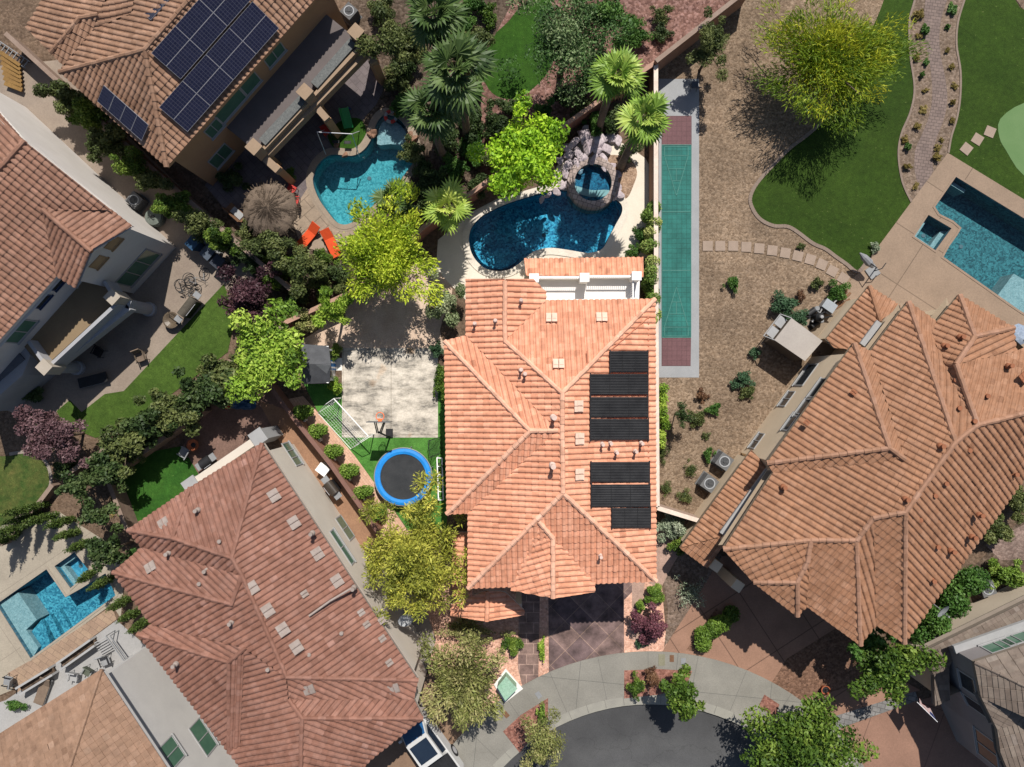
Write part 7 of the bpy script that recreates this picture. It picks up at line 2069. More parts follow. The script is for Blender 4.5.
m = MB(); m.box((0, 0, .79), (.7, .6, .06)); m.build('lid', TRIM_W, t_, local=True)
def bin_(label, px, py, mat, rz=0):
    c = P(px, py, 1.0); t = thing('wheelie_bin', label, 'bin', (c.x, c.y, 0), rz=rz)
    m = MB(); m.add([(-.24, -.26, .05), (.24, -.26, .05), (.24, .26, .05), (-.24, .26, .05), (-.3, -.34, .95), (.3, -.34, .95), (.3, .34, .95), (-.3, .34, .95)], [(3, 2, 1, 0), (4, 5, 6, 7), (0, 1, 5, 4), (1, 2, 6, 5), (2, 3, 7, 6), (3, 0, 4, 7)]); m.build('body', mat, t, local=True)
    m = MB(); m.box((0, .02, .99), (.66, .74, .07)); m.bar((-.25, .42, .95), (.25, .42, .95), .04, .04); m.build('lid', mat, t, local=True)
    for s_ in (-.24, .24):
        m = MB(); m.tube([(s_ - .03, .3, .1), (s_ + .03, .3, .1)], .1, 10); m.build('wheel', BLACK, t, local=True)
bin_('blue wheelie bin nearest the grey stucco house corner', 192, 243, M('blue_bin', (0.02, 0.06, 0.12), (0.018, 0.05, 0.10), 3, 9, .1), -.7)
bin_('dark wheelie bin at the lower end of the bin row', 217, 262, M('dark_bin', (0.03, 0.035, 0.05), (0.025, 0.03, 0.04), 3, 9, .1), -.7)
bin_('grey blue wheelie bin in the middle of the bin row', 207, 253, M('slate_bin', (0.06, 0.075, 0.10), (0.05, 0.065, 0.085), 3, 9, .1), -.7)
c = P(207, 240, .4); t_ = thing('storage_crate', 'pale blue grey crate heap behind the wheelie bins', 'crate', (c.x, c.y, 0), rz=-.7)
for i in range(5):
    m = MB(); m.box((rng.uniform(-.9, .9), rng.uniform(-.25, .25), .2 + .12 * (i % 2)), (.5, .4, .4), rz=rng.uniform(-.5, .5)); m.build('box', [GREY, M('pale_blue_box', (0.20, 0.235, 0.26), (0.17, 0.20, 0.225), 3, 9, .1)][i % 2], t_, local=True)
def bicycle(label, px, py, rz, lean, mat):
    c = P(px, py, .3); t = thing('bicycle', label, 'bicycle', (c.x, c.y, .02)); t.rotation_euler = (lean, 0, rz)
    for x in (-.52, .52):
        m = MB(); m.tube([(x + .33 * math.cos(i * math.pi / 10), 0, .34 + .33 * math.sin(i * math.pi / 10)) for i in range(21)], .022, 6)
        m.tube([(x, -.04, .34), (x, .04, .34)], .04, 8)
        for i in range(6): a_ = i * math.pi / 6; m.tube([(x + .32 * math.cos(a_), 0, .34 + .32 * math.sin(a_)), (x - .32 * math.cos(a_), 0, .34 - .32 * math.sin(a_))], .004, 3, False)
        m.build('wheel', BLACK, t, local=True)
    m = MB()
    for p in (((-.52, 0, .34), (-.1, 0, .32), (.38, 0, .78), (-.18, 0, .8), (-.1, 0, .32)), ((-.18, 0, .8), (-.52, 0, .34)), ((.38, 0, .82), (.52, 0, .34))): m.tube(p, .018, 6)
    m.build('frame', mat, t, local=True)
    m = MB(); m.box((-.2, 0, .9), (.24, .13, .05)); m.tube([(-.18, 0, .78), (-.2, 0, .9)], .014, 6); m.build('saddle', BLACK, t, local=True)
    m = MB(); m.tube([(.42, -.28, .95), (.4, 0, .95), (.42, .28, .95)], .014, 6); m.tube([(.38, 0, .8), (.4, 0, .95)], .014, 6); m.build('handlebar', GREY, t, local=True)
bicycle('dark bicycle lying nearest the bins on the warm concrete', 193, 272, .5, 1.15, GREY)
bicycle('bicycle lying in the middle of the heap on the warm concrete', 188, 281, -.3, 1.2, BLACK)
bicycle('bicycle lying at the lower end of the heap on the warm concrete', 195, 284, 1.9, -1.15, BLACK)
def grill(label, px, py, rz, lid, s=1.0, cover=False):
    c = P(px, py, .9); t = thing('grill', label, 'barbecue', (c.x, c.y, 0), rz=rz)
    m = MB(); m.box((0, 0, .45), (.8 * s, .5, .7))
    for x in (-.36 * s, .36 * s):
        for y in (-.2, .2): m.tube([(x, y, 0), (x, y, .2)], .03, 6)
    m.build('cart', BLACK, t, local=True)
    m = MB(); n = 10; vs = []
    for x in (-.42 * s, .42 * s):
        for i in range(n + 1): a_ = math.pi * i / n; vs.append((x, .29 * math.cos(a_), .82 + .26 * math.sin(a_)))
    m.add(vs, [(i, i + 1, n + 2 + i, n + 1 + i) for i in range(n)] + [tuple(range(n + 1))[::-1], tuple(range(n + 1, 2 * n + 2))]); m.build('lid', lid, t, local=True)
    m = MB(); m.tube([(-.3 * s, -.32, .98), (.3 * s, -.32, .98)], .018, 6); m.build('handle', ALU, t, local=True)
    for x in (-.62, .62):
        m = MB(); m.box((x * s, 0, .8), (.36, .45, .04)); m.build('side_shelf', GREY, t, local=True)
LIDB = M('grill_lid_bronze', (0.10, 0.075, 0.05), (0.08, 0.06, 0.04), 3, 9, .1, rough=.4)
grill('long covered barbecue on the warm concrete near the lawn', 187, 307, math.radians(52), M('olive_cover', (0.075, 0.065, 0.05), (0.06, 0.052, 0.04), 3, 9, .15), 1.5)
grill('dark bronze barbecue on the ochre strip by the greige house', 331, 488, math.radians(-52), M('dark_lid', (0.045, 0.036, 0.028), (0.035, 0.028, 0.022), 3, 9, .15, rough=.4), 1.0)
grill('black barbecue on the shaded patio near the emerald lawn', 205, 462, math.radians(35), BLACK, .8)
c = P(171, 320, .5); t_ = thing('fire_bowl', 'round bronze fire bowl beside the long barbecue', 'fire pit', (c.x, c.y, 0))
m = MB(); m.lathe([(.2, 0), (.25, .3), (.48, .42), (.52, .5), (.44, .5), (.2, .38)], (0, 0, 0), 18); m.build('bowl', LIDB, t_, local=True)
m = MB(); m.tube([(.5, 0, .5), (.5, 0, .75), (-.1, .45, .75), (-.1, .45, .5)], .02, 6); m.build('handle', LIDB, t_, local=True)
c = P(153.5, 217, .5); t_ = thing('covered_fire_pit', 'round grey green covered tub in the side yard', 'tub', (c.x, c.y, 0))
m = MB(); m.lathe([(.5, 0), (.56, .1), (.56, .45), (.5, .5)], (0, 0, 0), 24); m.build('tub', M('grey_green_cover', (0.10, 0.115, 0.10), (0.08, 0.09, 0.08), 3, 9, .1), t_, local=True)
m = MB(); m.lathe([(.52, .501), (.5, .56), (.2, .66), (.02, .68)], (0, 0, 0), 24); m.build('lid', M('grey_green_lid', (0.13, 0.15, 0.13), (0.10, 0.115, 0.10), 3, 9, .1), t_, local=True)
m = MB(); m.box((0, 0, .7), (.28, .1, .08)); m.build('handle', BLACK, t_, local=True)
def chair(label, px, py, rz, seat_m, frame_m):
    c = P(px, py, .45); t = thing('patio_chair', label, 'chair', (c.x, c.y, 0), rz=rz)
    m = MB(); m.box((0, 0, .43), (.55, .52, .06)); m.build('seat', seat_m, t, local=True)
    m = MB(); m.bar((0, -.27, .48), (0, -.42, .98), .52, .06); m.build('backrest', seat_m, t, local=True)
    for x in (-.26, .26):
        for y in (-.24, .24): m = MB(); m.tube([(x, y, 0), (x, y, .62 if y > 0 else .5)], .02, 6); m.build('leg', frame_m, t, local=True)
        m = MB(); m.bar((x, -.3, .63), (x, .27, .63), .06, .03); m.build('armrest', frame_m, t, local=True)
SLING = M('brown_sling', (0.15, 0.11, 0.08), (0.125, 0.09, 0.066), 3, 15, .1)
chair('brown patio chair on the sunlit patio edge by the lawn', 141, 357, math.radians(200), SLING, LIDB)
chair('dark patio chair in the shade under the grey stucco balcony', 98, 352, math.radians(150), BLACK, BLACK)
chair('red patio chair under the ochre balcony beam', 326, 130, math.radians(120), RED, RED)
chair('small red chair beside the thatched palapa', 291, 190, math.radians(60), RED, RED)
chair('small red chair between the palapa and pool apron', 294, 201, math.radians(80), RED, RED)
chair('dark garden chair on the grey white patio near the beige roof', 88, 672, math.radians(150), M('dull_green_sling', (0.07, 0.08, 0.06), (0.06, 0.07, 0.05), 3, 9, .1), GREY)
chair('white garden chair on the grey white patio', 74, 677, math.radians(170), TRIM_G, TRIM_G)
chair('metal garden chair at the left picture edge by the paver band', 8, 681, math.radians(80), GREY, BLACK)
chair('round backed metal chair at the peak of the beige roof', 105, 661, math.radians(200), GREY, BLACK)
def lounger(label, px, py, rz, fab, fr, back=.5):
    c = P(px, py, .35); t = thing('sun_lounger', label, 'sun lounger', (c.x, c.y, 0), rz=rz)
    m = MB(); m.box((-.3, 0, .33), (1.25, .62, .07)); m.build('cushion', fab, t, local=True)
    m = MB(); m.bar((.32, 0, .34), (.32 + .62 * math.cos(back), 0, .34 + .62 * math.sin(back)), .62, .07); m.build('backrest', fab, t, local=True)
    m = MB()
    for y in (-.3, .3): m.bar((-.95, y, .27), (.7, y, .27), .05, .05)
    m.bar((-.95, -.3, .27), (-.95, .3, .27), .05, .05); m.build('frame', fr, t, local=True)
    for x in (-.8, .6):
        for y in (-.28, .28): m = MB(); m.tube([(x, y, 0), (x, y, .26)], .025, 6); m.build('leg', fr, t, local=True)
lounger('orange sun lounger nearer the thatched palapa', 308.5, 236, math.radians(50), ORANGE, WOOD)
lounger('orange sun lounger nearer the yellow green tree', 331, 243, math.radians(115), ORANGE, WOOD)
lounger('black covered lounger in the shade beside the walled patio', 93, 380, math.radians(14), BLACK, TRIM_G, .15)
lounger('brown sling lounger on the grey white patio', 43, 690, math.radians(70), SLING, GREY)
c = P(318, 245.5, .45); t_ = thing('side_table', 'round pale side table between the orange sun loungers', 'table', (c.x, c.y, 0))
m = MB(); m.lathe([(.38, .42), (.38, .47), (.01, .47)], (0, 0, 0), 20); m.build('table_top', M('sand_top', (0.26, 0.20, 0.15), (0.22, 0.17, 0.125), 3, 9, .1), t_, local=True)
m = MB(); m.lathe([(.2, 0), (.06, .05), (.06, .42)], (0, 0, 0), 12); m.build('leg', GREY, t_, local=True)
# thatched palapa and its bench
c = P(269, 209, 2.7); t_ = thing('palapa', 'brown thatched palapa umbrella above the dark patio', 'palapa', (c.x, c.y, 0))
Rp = 28 * mpp(2.6); m = MB(); vs = []; n = 40; rr_ = random.Random(3)
rings = [(.02, 3.2), (.25, 3.02), (.5, 2.86), (.75, 2.7), (.95, 2.54), (1.0, 2.42)]
for k_, (f, z) in enumerate(rings):
    for i in range(n):
        a_ = 2 * math.pi * i / n; oc = math.cos(math.pi / 8) / math.cos((a_ % (math.pi / 4)) - math.pi / 8) * (1.0 - .07 * (abs(math.cos(4 * a_)) > .96)) * 1.04
        w_ = 1 + (rr_.uniform(-.05, .05) if k_ > 2 else 0)
        vs.append((Rp * f * oc * w_ * math.cos(a_), Rp * f * oc * w_ * math.sin(a_), z + rr_.uniform(-.03, .03)))
m.add(vs, [(k_ * n + i, (k_ + 1) * n + i, (k_ + 1) * n + (i + 1) % n, k_ * n + (i + 1) % n) for k_ in range(len(rings) - 1) for i in range(n)] + [tuple(range(n))])
rr_ = random.Random(4)
for i in range(420):
    a_ = rr_.uniform(0, 6.283); f = rr_.uniform(.1, 1); z0 = 3.22 - .74 * f; r0 = Rp * f; l = .28
    p = Vector((r0 * math.cos(a_), r0 * math.sin(a_), z0 + .02)); d_ = Vector((math.cos(a_), math.sin(a_), -.5)) * l; s_ = Vector((-math.sin(a_), math.cos(a_), 0)) * .02
    m.add([p - s_, p + s_, p + s_ + d_, p - s_ + d_], [(0, 3, 2, 1), (0, 1, 2, 3)])
m.build('canopy', THATCH, t_, local=True)
m = MB(); m.tube([(0, 0, 0), (0, 0, 3.0)], .08, 10); m.build('pole', WOOD, t_, local=True)
c = P(236, 212, .5); t_ = thing('bench', 'wooden bench with pale cushion beside the thatched palapa', 'bench', (c.x, c.y, 0), rz=math.radians(-42))
m = MB(); m.box((0, 0, .42), (1.3, .5, .06)); m.build('seat', WOOD, t_, local=True)
m = MB(); m.box((.1, 0, .48), (.8, .42, .07)); m.build('cushion', TRIM_G, t_, local=True)
m = MB(); m.bar((0, -.26, .45), (0, -.34, .85), 1.3, .05); m.build('backrest', WOOD, t_, local=True)
for x in (-.58, .58): m = MB(); m.box((x, 0, .2), (.07, .44, .4)); m.build('leg', WOOD, t_, local=True)
# play set of the palapa lot
t_ = thing('slide', 'small green plastic slide on the play turf', 'slide', P(346, 119, 0))
m = MB(); a_, b_2 = P(343.5, 108, .95), P(349, 128, .12)
dd = (b_2 - a_); s_ = Vector((dd.y, -dd.x, 0)).normalized() * .26
for i in range(8):
    p, q = a_.lerp(b_2, i / 8), a_.lerp(b_2, (i + 1) / 8)
    for z_ in (Vector((0, 0, 0)),): m.quad(p - s_, q - s_, q + s_, p + s_)
    for sg in (-1, 1): m.bar(p + s_ * sg + Vector((0, 0, .06)), q + s_ * sg + Vector((0, 0, .06)), .06, .14)
m.build('chute', GREENP, t_)
m = MB()
for sg in (-1, 1): m.bar(a_ + s_ * sg, Vector((a_.x - dd.x * .3, a_.y - dd.y * .3, 0)) + s_ * sg, .06, .06)
for k_ in (.3, .6): m.bar(a_.lerp(Vector((a_.x - dd.x * .3, a_.y - dd.y * .3, 0)), k_) - s_, a_.lerp(Vector((a_.x - dd.x * .3, a_.y - dd.y * .3, 0)), k_) + s_, .05, .04)
m.build('ladder', M('blue_plastic', (0.015, 0.06, 0.22), (0.012, 0.05, 0.18), 3, 9, .1), t_)
t_ = thing('swing_set', 'thin pale metal swing frame over the shaded patio and pool edge', 'swing', P(335, 130, 0))
a_, b_2 = P(317, 132, 2.0), P(352, 134, 2.0)
m = MB(); m.tube([a_, b_2], .03, 6); m.build('top_bar', ALU, t_)
for p in (a_, b_2):
    for dy in (-.7, .9): m = MB(); m.tube([p, (p.x, p.y + dy, 0)], .025, 6); m.build('leg', ALU, t_)
for k_ in (.35, .7):
    p = a_.lerp(b_2, k_); m = MB(); m.tube([p, (p.x - .18, p.y, .5)], .008, 4); m.tube([p, (p.x + .18, p.y, .5)], .008, 4); m.box((p.x, p.y, .48), (.42, .18, .04)); m.build('seat', BLACK, t_)
c = P(399, 81, .4); t_ = thing('red_planter', 'round ribbed red planter under the rounded olive tree', 'planter', (c.x, c.y, 0))
m = MB(); vs = []; n = 32
for r, z in ((.22, 0), (.38, .15), (.42, .32), (.34, .45), (.26, .42), (.2, .3)):
    for i in range(n): a_ = 2 * math.pi * i / n; q_ = 1 + .07 * math.cos(8 * a_); vs.append((r * q_ * math.cos(a_), r * q_ * math.sin(a_), z))
m.add(vs, [(k_ * n + i, k_ * n + (i + 1) % n, (k_ + 1) * n + (i + 1) % n, (k_ + 1) * n + i) for k_ in range(5) for i in range(n)] + [tuple(5 * n + i for i in range(n))]); m.build('pot', RED, t_, local=True)
c = P(391, 117, .0); t_ = thing('pool_float', 'white and red ring float at the shallow end of the teal pool', 'pool float', (c.x, c.y, -.05))
for i in range(8):
    m = MB(); m.tube([(.33 * math.cos(a_), .33 * math.sin(a_), .1) for a_ in [2 * math.pi * (i + j / 4) / 8 for j in range(5)]], .11, 10); m.build('segment', TRIM_G if i % 2 else RED, t_, local=True)
# yard of the red roofed house
c = P(193, 445, .4); t_ = thing('fire_bowl', 'red round fire bowl on the back earth by the emerald lawn', 'fire pit', (c.x, c.y, 0))
m = MB(); m.lathe([(.16, 0), (.18, .25), (.34, .38), (.38, .45), (.3, .45), (.1, .34)], (0, 0, 0), 18); m.build('bowl', TERRA, t_, local=True)
m = MB(); m.lathe([(.24, .36), (.02, .38)], (0, 0, 0), 14); m.build('ash_bed', BLACK, t_, local=True)
c = P(227, 405, .2); t_ = thing('play_ball', 'bright red ball under the oleanders', 'ball', (c.x, c.y, 0))
m = MB(); m.lathe([(.25 * math.sin(math.pi * i / 10) + .001, .25 - .25 * math.cos(math.pi * i / 10)) for i in range(11)], (0, 0, 0), 18); m.build('ball', RED, t_, local=True, smooth=True)
t_ = thing('tarpaulin', 'crumpled blue tarpaulin under the bright green tree', 'tarpaulin', P(242, 401, 0))
m = MB(); n = 9; vs = []; c = P(242, 401, .3)
for i in range(n):
    for j in range(n):
        edge = min(i, j, n - 1 - i, n - 1 - j)
        vs.append((c.x + (i / (n - 1) - .5) * 1.6 + rng.uniform(-.05, .05), c.y + (j / (n - 1) - .5) * 1.1 + rng.uniform(-.05, .05), .02 if edge == 0 else rng.uniform(.25, .5)))
m.add(vs, [(i * n + j, (i + 1) * n + j, (i + 1) * n + j + 1, i * n + j + 1) for i in range(n - 1) for j in range(n - 1)]); m.build('sheet', M('blue_tarp', (0.03, 0.08, 0.16), (0.025, 0.065, 0.13), 2, 9, .1, rough=.5), t_)
chair('folding metal chair tipped by the fire bowl', 184, 452, math.radians(60), GREY, GREY)
# grey white patio of the square pool lot
for pts, l in (([(17, 692), (50, 672)], 'low white planter wall nearer the picture edge beside the paver band'), ([(58, 667), (92, 643)], 'low white planter wall nearer the red roof beside the paver band')):
    t_ = thing('planter_wall', l, 'wall', P(pts[0][0], pts[0][1], 0))
    A, B = P(*pts[0], .7), P(*pts[1], .7); d_ = (B - A).normalized(); s_ = Vector((d_.y, -d_.x, 0)) * .22
    for sg in (-1, 1): m = MB(); m.bar(Vector((A.x, A.y, .35)) + s_ * sg, Vector((B.x, B.y, .35)) + s_ * sg, .13, .7); m.build('wall', TRIM_G, t_)
    m = MB(); m.bar(Vector((A.x, A.y, .3)), Vector((B.x, B.y, .3)), .3, .1); m.build('soil', DARKSOIL, t_)
t_ = thing('slatted_bench', 'slatted white bench and trellis on the patio near the red roof corner', 'bench', P(105, 645, 0))
for i in range(6):
    p = P(100 + i * 1.2, 640 + i * 2.3, .45); m = MB(); m.bar(p - Vector((.35, .2, 0)), p + Vector((.35, .2, 0)), .06, .03); m.build('slat', TRIM_G, t_)
for dx in (0, 4):
    m = MB(); A, B = P(106 + dx, 636, 1.0), P(124 + dx, 661, 1.0); m.bar(A, B, .06, .06); m.tube([A, (A.x, A.y, 0)], .03, 6); m.tube([B, (B.x, B.y, 0)], .03, 6); m.build('rail', GREY, t_)

# ------------------------------------------------------------------ gravel yard things
t_ = thing('shed', 'pale boxy garden shed with open lid beside the buff house', 'shed', P(793, 345, 0))
q = [P(x, y, 2.1) for x, y in ((774.5, 340), (791.5, 318), (822.5, 341), (805, 361))]
SH = M('shed_side', (0.10, 0.078, 0.06), (0.085, 0.066, 0.05), 2, 14, .1)
m = MB(); m.prism(offset_loop([p[:2] for p in q], -.06), -.02, 2.02); m.build('wall', SH, t_)
m = MB()
m.prism([p[:2] for p in q], 2.03, 2.1, bottom=True); m.build('roof', M('shed_roof', (0.32, 0.29, 0.26), (0.29, 0.26, 0.235), 1, 14, .06), t_)
A, B = q[0], q[1]; dd = (B - A).normalized(); nn = Vector((-dd.y, dd.x, 0)); nn = nn if nn.x < 0 else -nn
for k_ in (.08, .55):
    m = MB(); p0 = A.lerp(B, k_); p1 = A.lerp(B, k_ + .38)
    m.bar(p0 + nn * .25 - Vector((0, 0, .5)), p1 + nn * .25 - Vector((0, 0, .5)), .5, .06); m.build('shelf_box', TRIM_G, t_)
m = MB(); m.bar(A + nn * .5 - Vector((0, 0, .7)), B + nn * .5 - Vector((0, 0, .7)), .05, .05); m.bar(A + nn * .5 - Vector((0, 0, .7)), A, .05, .05); m.bar(B + nn * .5 - Vector((0, 0, .7)), B, .05, .05); m.build('rail', TRIM_G, t_)
# pool equipment heap
def eq(label, px, py): return thing('pool_pump', label, 'pool equipment', P(px, py, 0))
t_ = thing('pool_filter', 'white capped pool filter tank amid black pipes by the buff wall', 'pool equipment', P(822, 316, 0))
c = P(821, 317, .9); m = MB(); m.lathe([(.2, 0), (.27, .1), (.27, .8), (.15, .95), (.02, .98)], (c.x, c.y, 0), 18); m.build('tank', BLACK, t_)
m = MB(); m.lathe([(.1, .97), (.1, 1.06), (.02, 1.08)], (c.x, c.y, 0), 14); m.build('cap', TRIM_G, t_)
for i in range(7):
    m = MB(); p = P(808 + i * 4.2, 322 - i * 3.0 + rng.uniform(-4, 4), .3)
    m.tube([(p.x, p.y, .05), (p.x, p.y, .5), (p.x + rng.uniform(-.5, .5), p.y + rng.uniform(-.4, .4), .5), (p.x + rng.uniform(-.5, .5), p.y + rng.uniform(-.4, .4), .1)], .045, 8); m.build('pipe', TRIM_G if i % 2 else BLACK, t_)
for i, (x, y, l) in enumerate([(812, 312, 'black pool pump nearest the blue green shrubs'), (816, 324, 'black pool pump nearest the buff wall and pale shed')]):
    p = P(x, y, .3); t_ = thing('pool_pump', l, 'pool equipment', (p.x, p.y, 0), rz=.6)
    m = MB(); m.tube([(-.3, 0, .25), (.25, 0, .25)], .16, 14); m.build('motor', BLACK, t_, local=True)
    m = MB(); m.lathe([(.14, .05), (.17, .4), (.12, .46), (.02, .46)], (.35, 0, 0), 14); m.build('strainer', GREY, t_, local=True)
    m = MB(); m.box((0, 0, .05), (.8, .35, .09)); m.build('base', BLACK, t_, local=True)
p = P(829.5, 306, .6); t_ = thing('equipment_cabinet', 'grey blue equipment cabinet at the upper end of the pipe heap', 'cabinet', (p.x, p.y, 0), rz=math.radians(-35))
m = MB(); m.box((0, 0, .3), (.75, .55, .6)); m.build('body', GREY, t_, local=True)
m = MB(); m.box((0, 0, .63), (.8, .6, .05)); m.build('lid', M('pale_lid', (0.26, 0.28, 0.30), (0.23, 0.25, 0.27), 2, 9, .06), t_, local=True)
p = P(840, 300, .2); t_ = thing('plank_pile', 'few weathered planks lying along the buff wall', 'planks', (p.x, p.y, 0), rz=math.radians(38))
for i in range(4): m = MB(); m.box((rng.uniform(-.2, .2), -.3 + i * .2, .06 + .05 * (i % 2)), (1.3, .14, .05), rz=rng.uniform(-.15, .15)); m.build('plank', WOOD, t_, local=True)
# folded cantilever umbrella at the corner of the terrace
p = P(872, 264, .4); t_ = thing('folded_umbrella', 'folded grey patio umbrella on its stand at the terrace corner', 'umbrella', (p.x, p.y, 0))
a_, b_2 = P(860, 253, 1.3), P(873, 267, .9)
m = MB(); dd = (b_2 - a_)
m.tube([a_, a_.lerp(b_2, .3), a_.lerp(b_2, .7), b_2], [.04, .2, .24, .1], 9); m.build('canopy', M('grey_canopy', (0.22, 0.225, 0.235), (0.17, 0.175, 0.185), 3, 9, .15), t_)
m = MB(); m.tube([P(876, 268, 0), P(877, 268, 1.4), a_.lerp(b_2, .5)], .035, 8); m.tube([P(874, 271, .9), P(882, 268.5, 1.0), P(886, 263, 1.0)], .03, 6); m.build('pole', BLACK, t_)
m = MB(); c = P(872, 272, 0); m.box((c.x, c.y, .06), (.7, .7, .12), rz=.6); m.build('base', GREY, t_)
t_ = thing('folding_chair', 'dark folding chair at the top of the shuffleboard slab', 'chair', P(693, 89, 0))
m = MB(); A = P(693, 88, 0)
m.box((A.x, A.y, .45), (.42, .42, .04)); m.build('seat', M('slate_fabric', (0.07, 0.085, 0.11), (0.06, 0.07, 0.09), 3, 9, .1), t_)
m = MB(); m.bar((A.x + .05, A.y - .22, .5), (A.x + .1, A.y - .35, .95), .42, .04); m.build('backrest', MATS['slate_fabric'], t_)
for sx in (-.2, .2): m = MB(); m.tube([(A.x + sx, A.y - .25, 0), (A.x + sx, A.y + .2, .45)], .015, 6); m.tube([(A.x + sx, A.y + .25, 0), (A.x + sx, A.y - .2, .5)], .015, 6); m.build('leg', BLACK, t_)
c = P(1021, 340, 2.3); t_ = thing('patio_umbrella', 'pale blue patio umbrella beside the right picture edge', 'umbrella', (c.x, c.y, 0))
m = MB(); n = 8; vs = [(0, 0, 2.55)] + [(1.0 * math.cos(2 * math.pi * i / n), 1.0 * math.sin(2 * math.pi * i / n), 2.1) for i in range(n)]
m.add(vs, [(0, 1 + i, 1 + (i + 1) % n) for i in range(n)]); m.build('canopy', M('pale_blue_canopy', (0.21, 0.25, 0.31), (0.15, 0.19, 0.25), 4, 9, .2), t_, local=True)
m = MB(); m.tube([(0, 0, 0), (0, 0, 2.6)], .03, 8); m.build('pole', ALU, t_, local=True)
# pot and flag in front of the grey house
c = P(825.5, 690, .35); t_ = thing('flower_pot', 'terracotta pot with a few twigs on the brown front gravel', 'pot', (c.x, c.y, 0))
m = MB(); m.lathe([(.16, 0), (.26, .35), (.29, .42), (.23, .42), (.2, .3)], (0, 0, 0), 18); m.build('pot', TERRA, t_, local=True)
m = MB(); m.lathe([(.21, .33), (.02, .34)], (0, 0, 0), 14); m.build('soil', BLACK, t_, local=True)
m = MB()
for i in range(5): m.tube([(0, 0, .3), (rng.uniform(-.3, .1), rng.uniform(0, .3), .75)], .01, 4)
m.build('twig', BARK, t_, local=True)
t_ = thing('flag', 'red and white striped flag hanging over the shaded corner drive', 'flag', P(930, 712, 0))
m = MB(); m.tube([P(937.5, 722, 3.1), P(917, 702, 2.6)], .02, 6); m.build('pole', ALU, t_)
FR = M('flag_red', (0.20, 0.02, 0.03), (0.17, 0.018, 0.026), 3, 9, .05); FW = M('flag_white', (0.5, 0.49, 0.48), (0.46, 0.45, 0.44), 3, 9, .05); FB = M('flag_blue', (0.02, 0.03, 0.10), (0.018, 0.026, 0.085), 3, 9, .05)
m = MB(); A, B = P(920, 705, 2.68), P(936, 720.5, 3.05); drop = Vector((.28, .10, -.62)); nx, ny = 14, 13
def fp_(u, v): return A.lerp(B, u) + drop * v + Vector((.05, .05, 0)) * math.sin(u * 9 + v * 2) * v
for i in range(nx):
    for j in range(ny):
        mi = 2 if (i >= 9 and j < 7) else (0 if j % 2 == 0 else 1)
        m.quad(fp_(i / nx, j / ny), fp_((i + 1) / nx, j / ny), fp_((i + 1) / nx, (j + 1) / ny), fp_(i / nx, (j + 1) / ny), mi=mi)
m.build('cloth', [FR, FW, FB], t_)

# ------------------------------------------------------------------ white pickup truck
c = P(425, 742, 0.9)
tk = thing('pickup_truck', 'white pickup truck with black ribbed bed cover by the red roof', 'pickup', (c.x, c.y, 0))
tk.rotation_euler = (0, 0, math.atan2(0.811, -0.585))
PAINT = M('white_paint', (0.46, 0.46, 0.45), (0.44, 0.44, 0.43), 1, 6, .03, rough=.25, spec=.5)
TG = M('truck_glass', (0.012, 0.02, 0.035), (0.015, 0.024, 0.04), 1, 6, .03, rough=.06, spec=.6)
TGB = M('windscreen', (0.02, 0.09, 0.22), (0.018, 0.08, 0.20), 1, 6, .03, rough=.08, spec=.6)
def lp(mb, sect, mi=0):
    """loft between rectangles: (x, half width, z0, z1)"""
    vs = []
    for x, w, z0, z1 in sect: vs += [(x, -w, z0), (x, w, z0), (x, w * .97, z1), (x, -w * .97, z1)]
    n = len(sect); fs = [(i * 4 + k, i * 4 + (k + 1) % 4, (i + 1) * 4 + (k + 1) % 4, (i + 1) * 4 + k) for i in range(n - 1) for k in range(4)] + [(3, 2, 1, 0), tuple((n - 1) * 4 + k for k in range(4))]
    mb.add(vs, fs, mi=mi)
m = MB(); lp(m, [(2.95, .86, .45, .92), (2.85, .94, .38, 1.02), (1.25, .98, .36, 1.12), (-1.0, .98, .36, 1.15), (-2.6, .97, .4, 1.12), (-2.72, .95, .45, 1.1)]); m.build('body', PAINT, tk, local=True)
m = MB(); lp(m, [(1.35, .84, 1.1, 1.13), (.72, .76, 1.1, 1.80), (-.95, .78, 1.1, 1.86), (-1.25, .86, 1.1, 1.14)]); m.build('cab', PAINT, tk, local=True)
m = MB(); m.quad((1.38, -.76, 1.15), (1.38, .76, 1.15), (.77, .68, 1.805), (.77, -.68, 1.805)); m.build('windscreen', TGB, tk, local=True)
m = MB(); m.box((-.08, 0, 1.855), (1.22, 1.2, .03)); m.build('glass_roof', TG, tk, local=True)
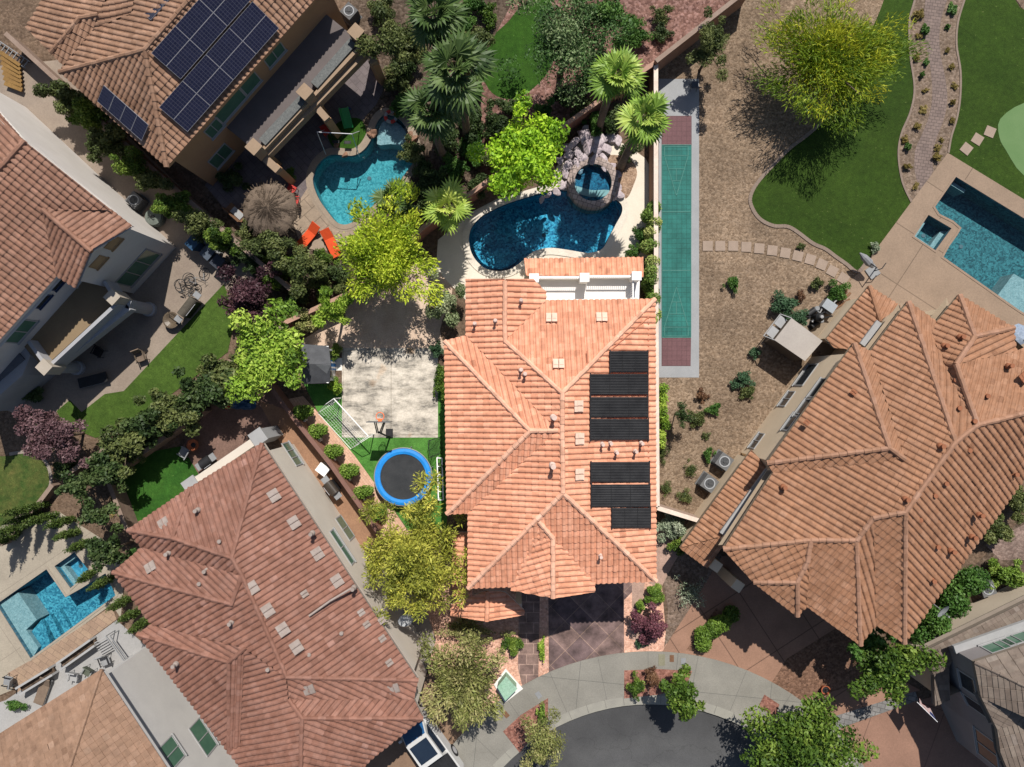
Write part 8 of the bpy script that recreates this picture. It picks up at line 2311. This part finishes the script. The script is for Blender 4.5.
for s_ in (-1, 1):
    m = MB(); m.quad((.98, s_ * .865, 1.18), (-1.0, s_ * .885, 1.18), (-.85, s_ * .80, 1.74), (.62, s_ * .785, 1.72)); m.build('side_window', TG, tk, local=True)
    m = MB(); m.box((1.0, s_ * 1.06, 1.2), (.14, .22, .17)); m.build('mirror', PAINT, tk, local=True)
    m = MB(); m.box((2.93, s_ * .72, .86), (.06, .34, .16)); m.build('headlight', ALU, tk, local=True)
    m = MB(); m.box((-2.72, s_ * .86, .95), (.06, .16, .3)); m.build('taillight', RED, tk, local=True)
    for x in (1.95, -1.65):
        m = MB(); m.tube([(x, s_ * .78, .39), (x, s_ * 1.0, .39)], .39, 22); w_ = m.build('wheel', BLACK, tk, local=True)
        m = MB(); m.tube([(x, s_ * .985, .39), (x, s_ * 1.012, .39)], .24, 14); m.build('rim', ALU, w_, local=True)
m = MB(); m.box((-1.95, 0, 1.16), (1.42, 1.68, .05))
for i in range(7): m.box((-1.95, -.72 + i * .24, 1.19), (1.38, .05, .03))
m.build('bed_cover', BLACK, tk, local=True)
m = MB(); m.box((2.0, 0, 1.07), (1.4, 1.1, .06)); m.build('hood_bulge', PAINT, tk, local=True)

# things at the top left corner by the side yard
t_ = thing('wood_pallet', 'stack of yellow brown boards at the left picture edge', 'boards', P(10, 68, 0))
for i in range(7): m = MB(); A = P(0 + i * .8, 52 + i * 5.2, .3); B = P(20 + i * .4, 66 + i * 4.0, .3); m.bar(A, B, .26, .08); m.build('board', WOOD_Y, t_)
t_ = thing('ladder', 'grey ladder lying beside the yellow brown boards', 'ladder', P(14, 55, 0))
A, B = P(-6, 42, .25), P(28, 65, .25); d_ = (B - A).normalized(); s_ = Vector((d_.y, -d_.x, 0)) * .24
for sg in (-1, 1): m = MB(); m.bar(A + s_ * sg, B + s_ * sg, .05, .07); m.build('rail', GREY, t_)
for i in range(9): p = A.lerp(B, (i + .5) / 9); m = MB(); m.bar(p - s_, p + s_, .05, .04); m.build('rung', GREY, t_)
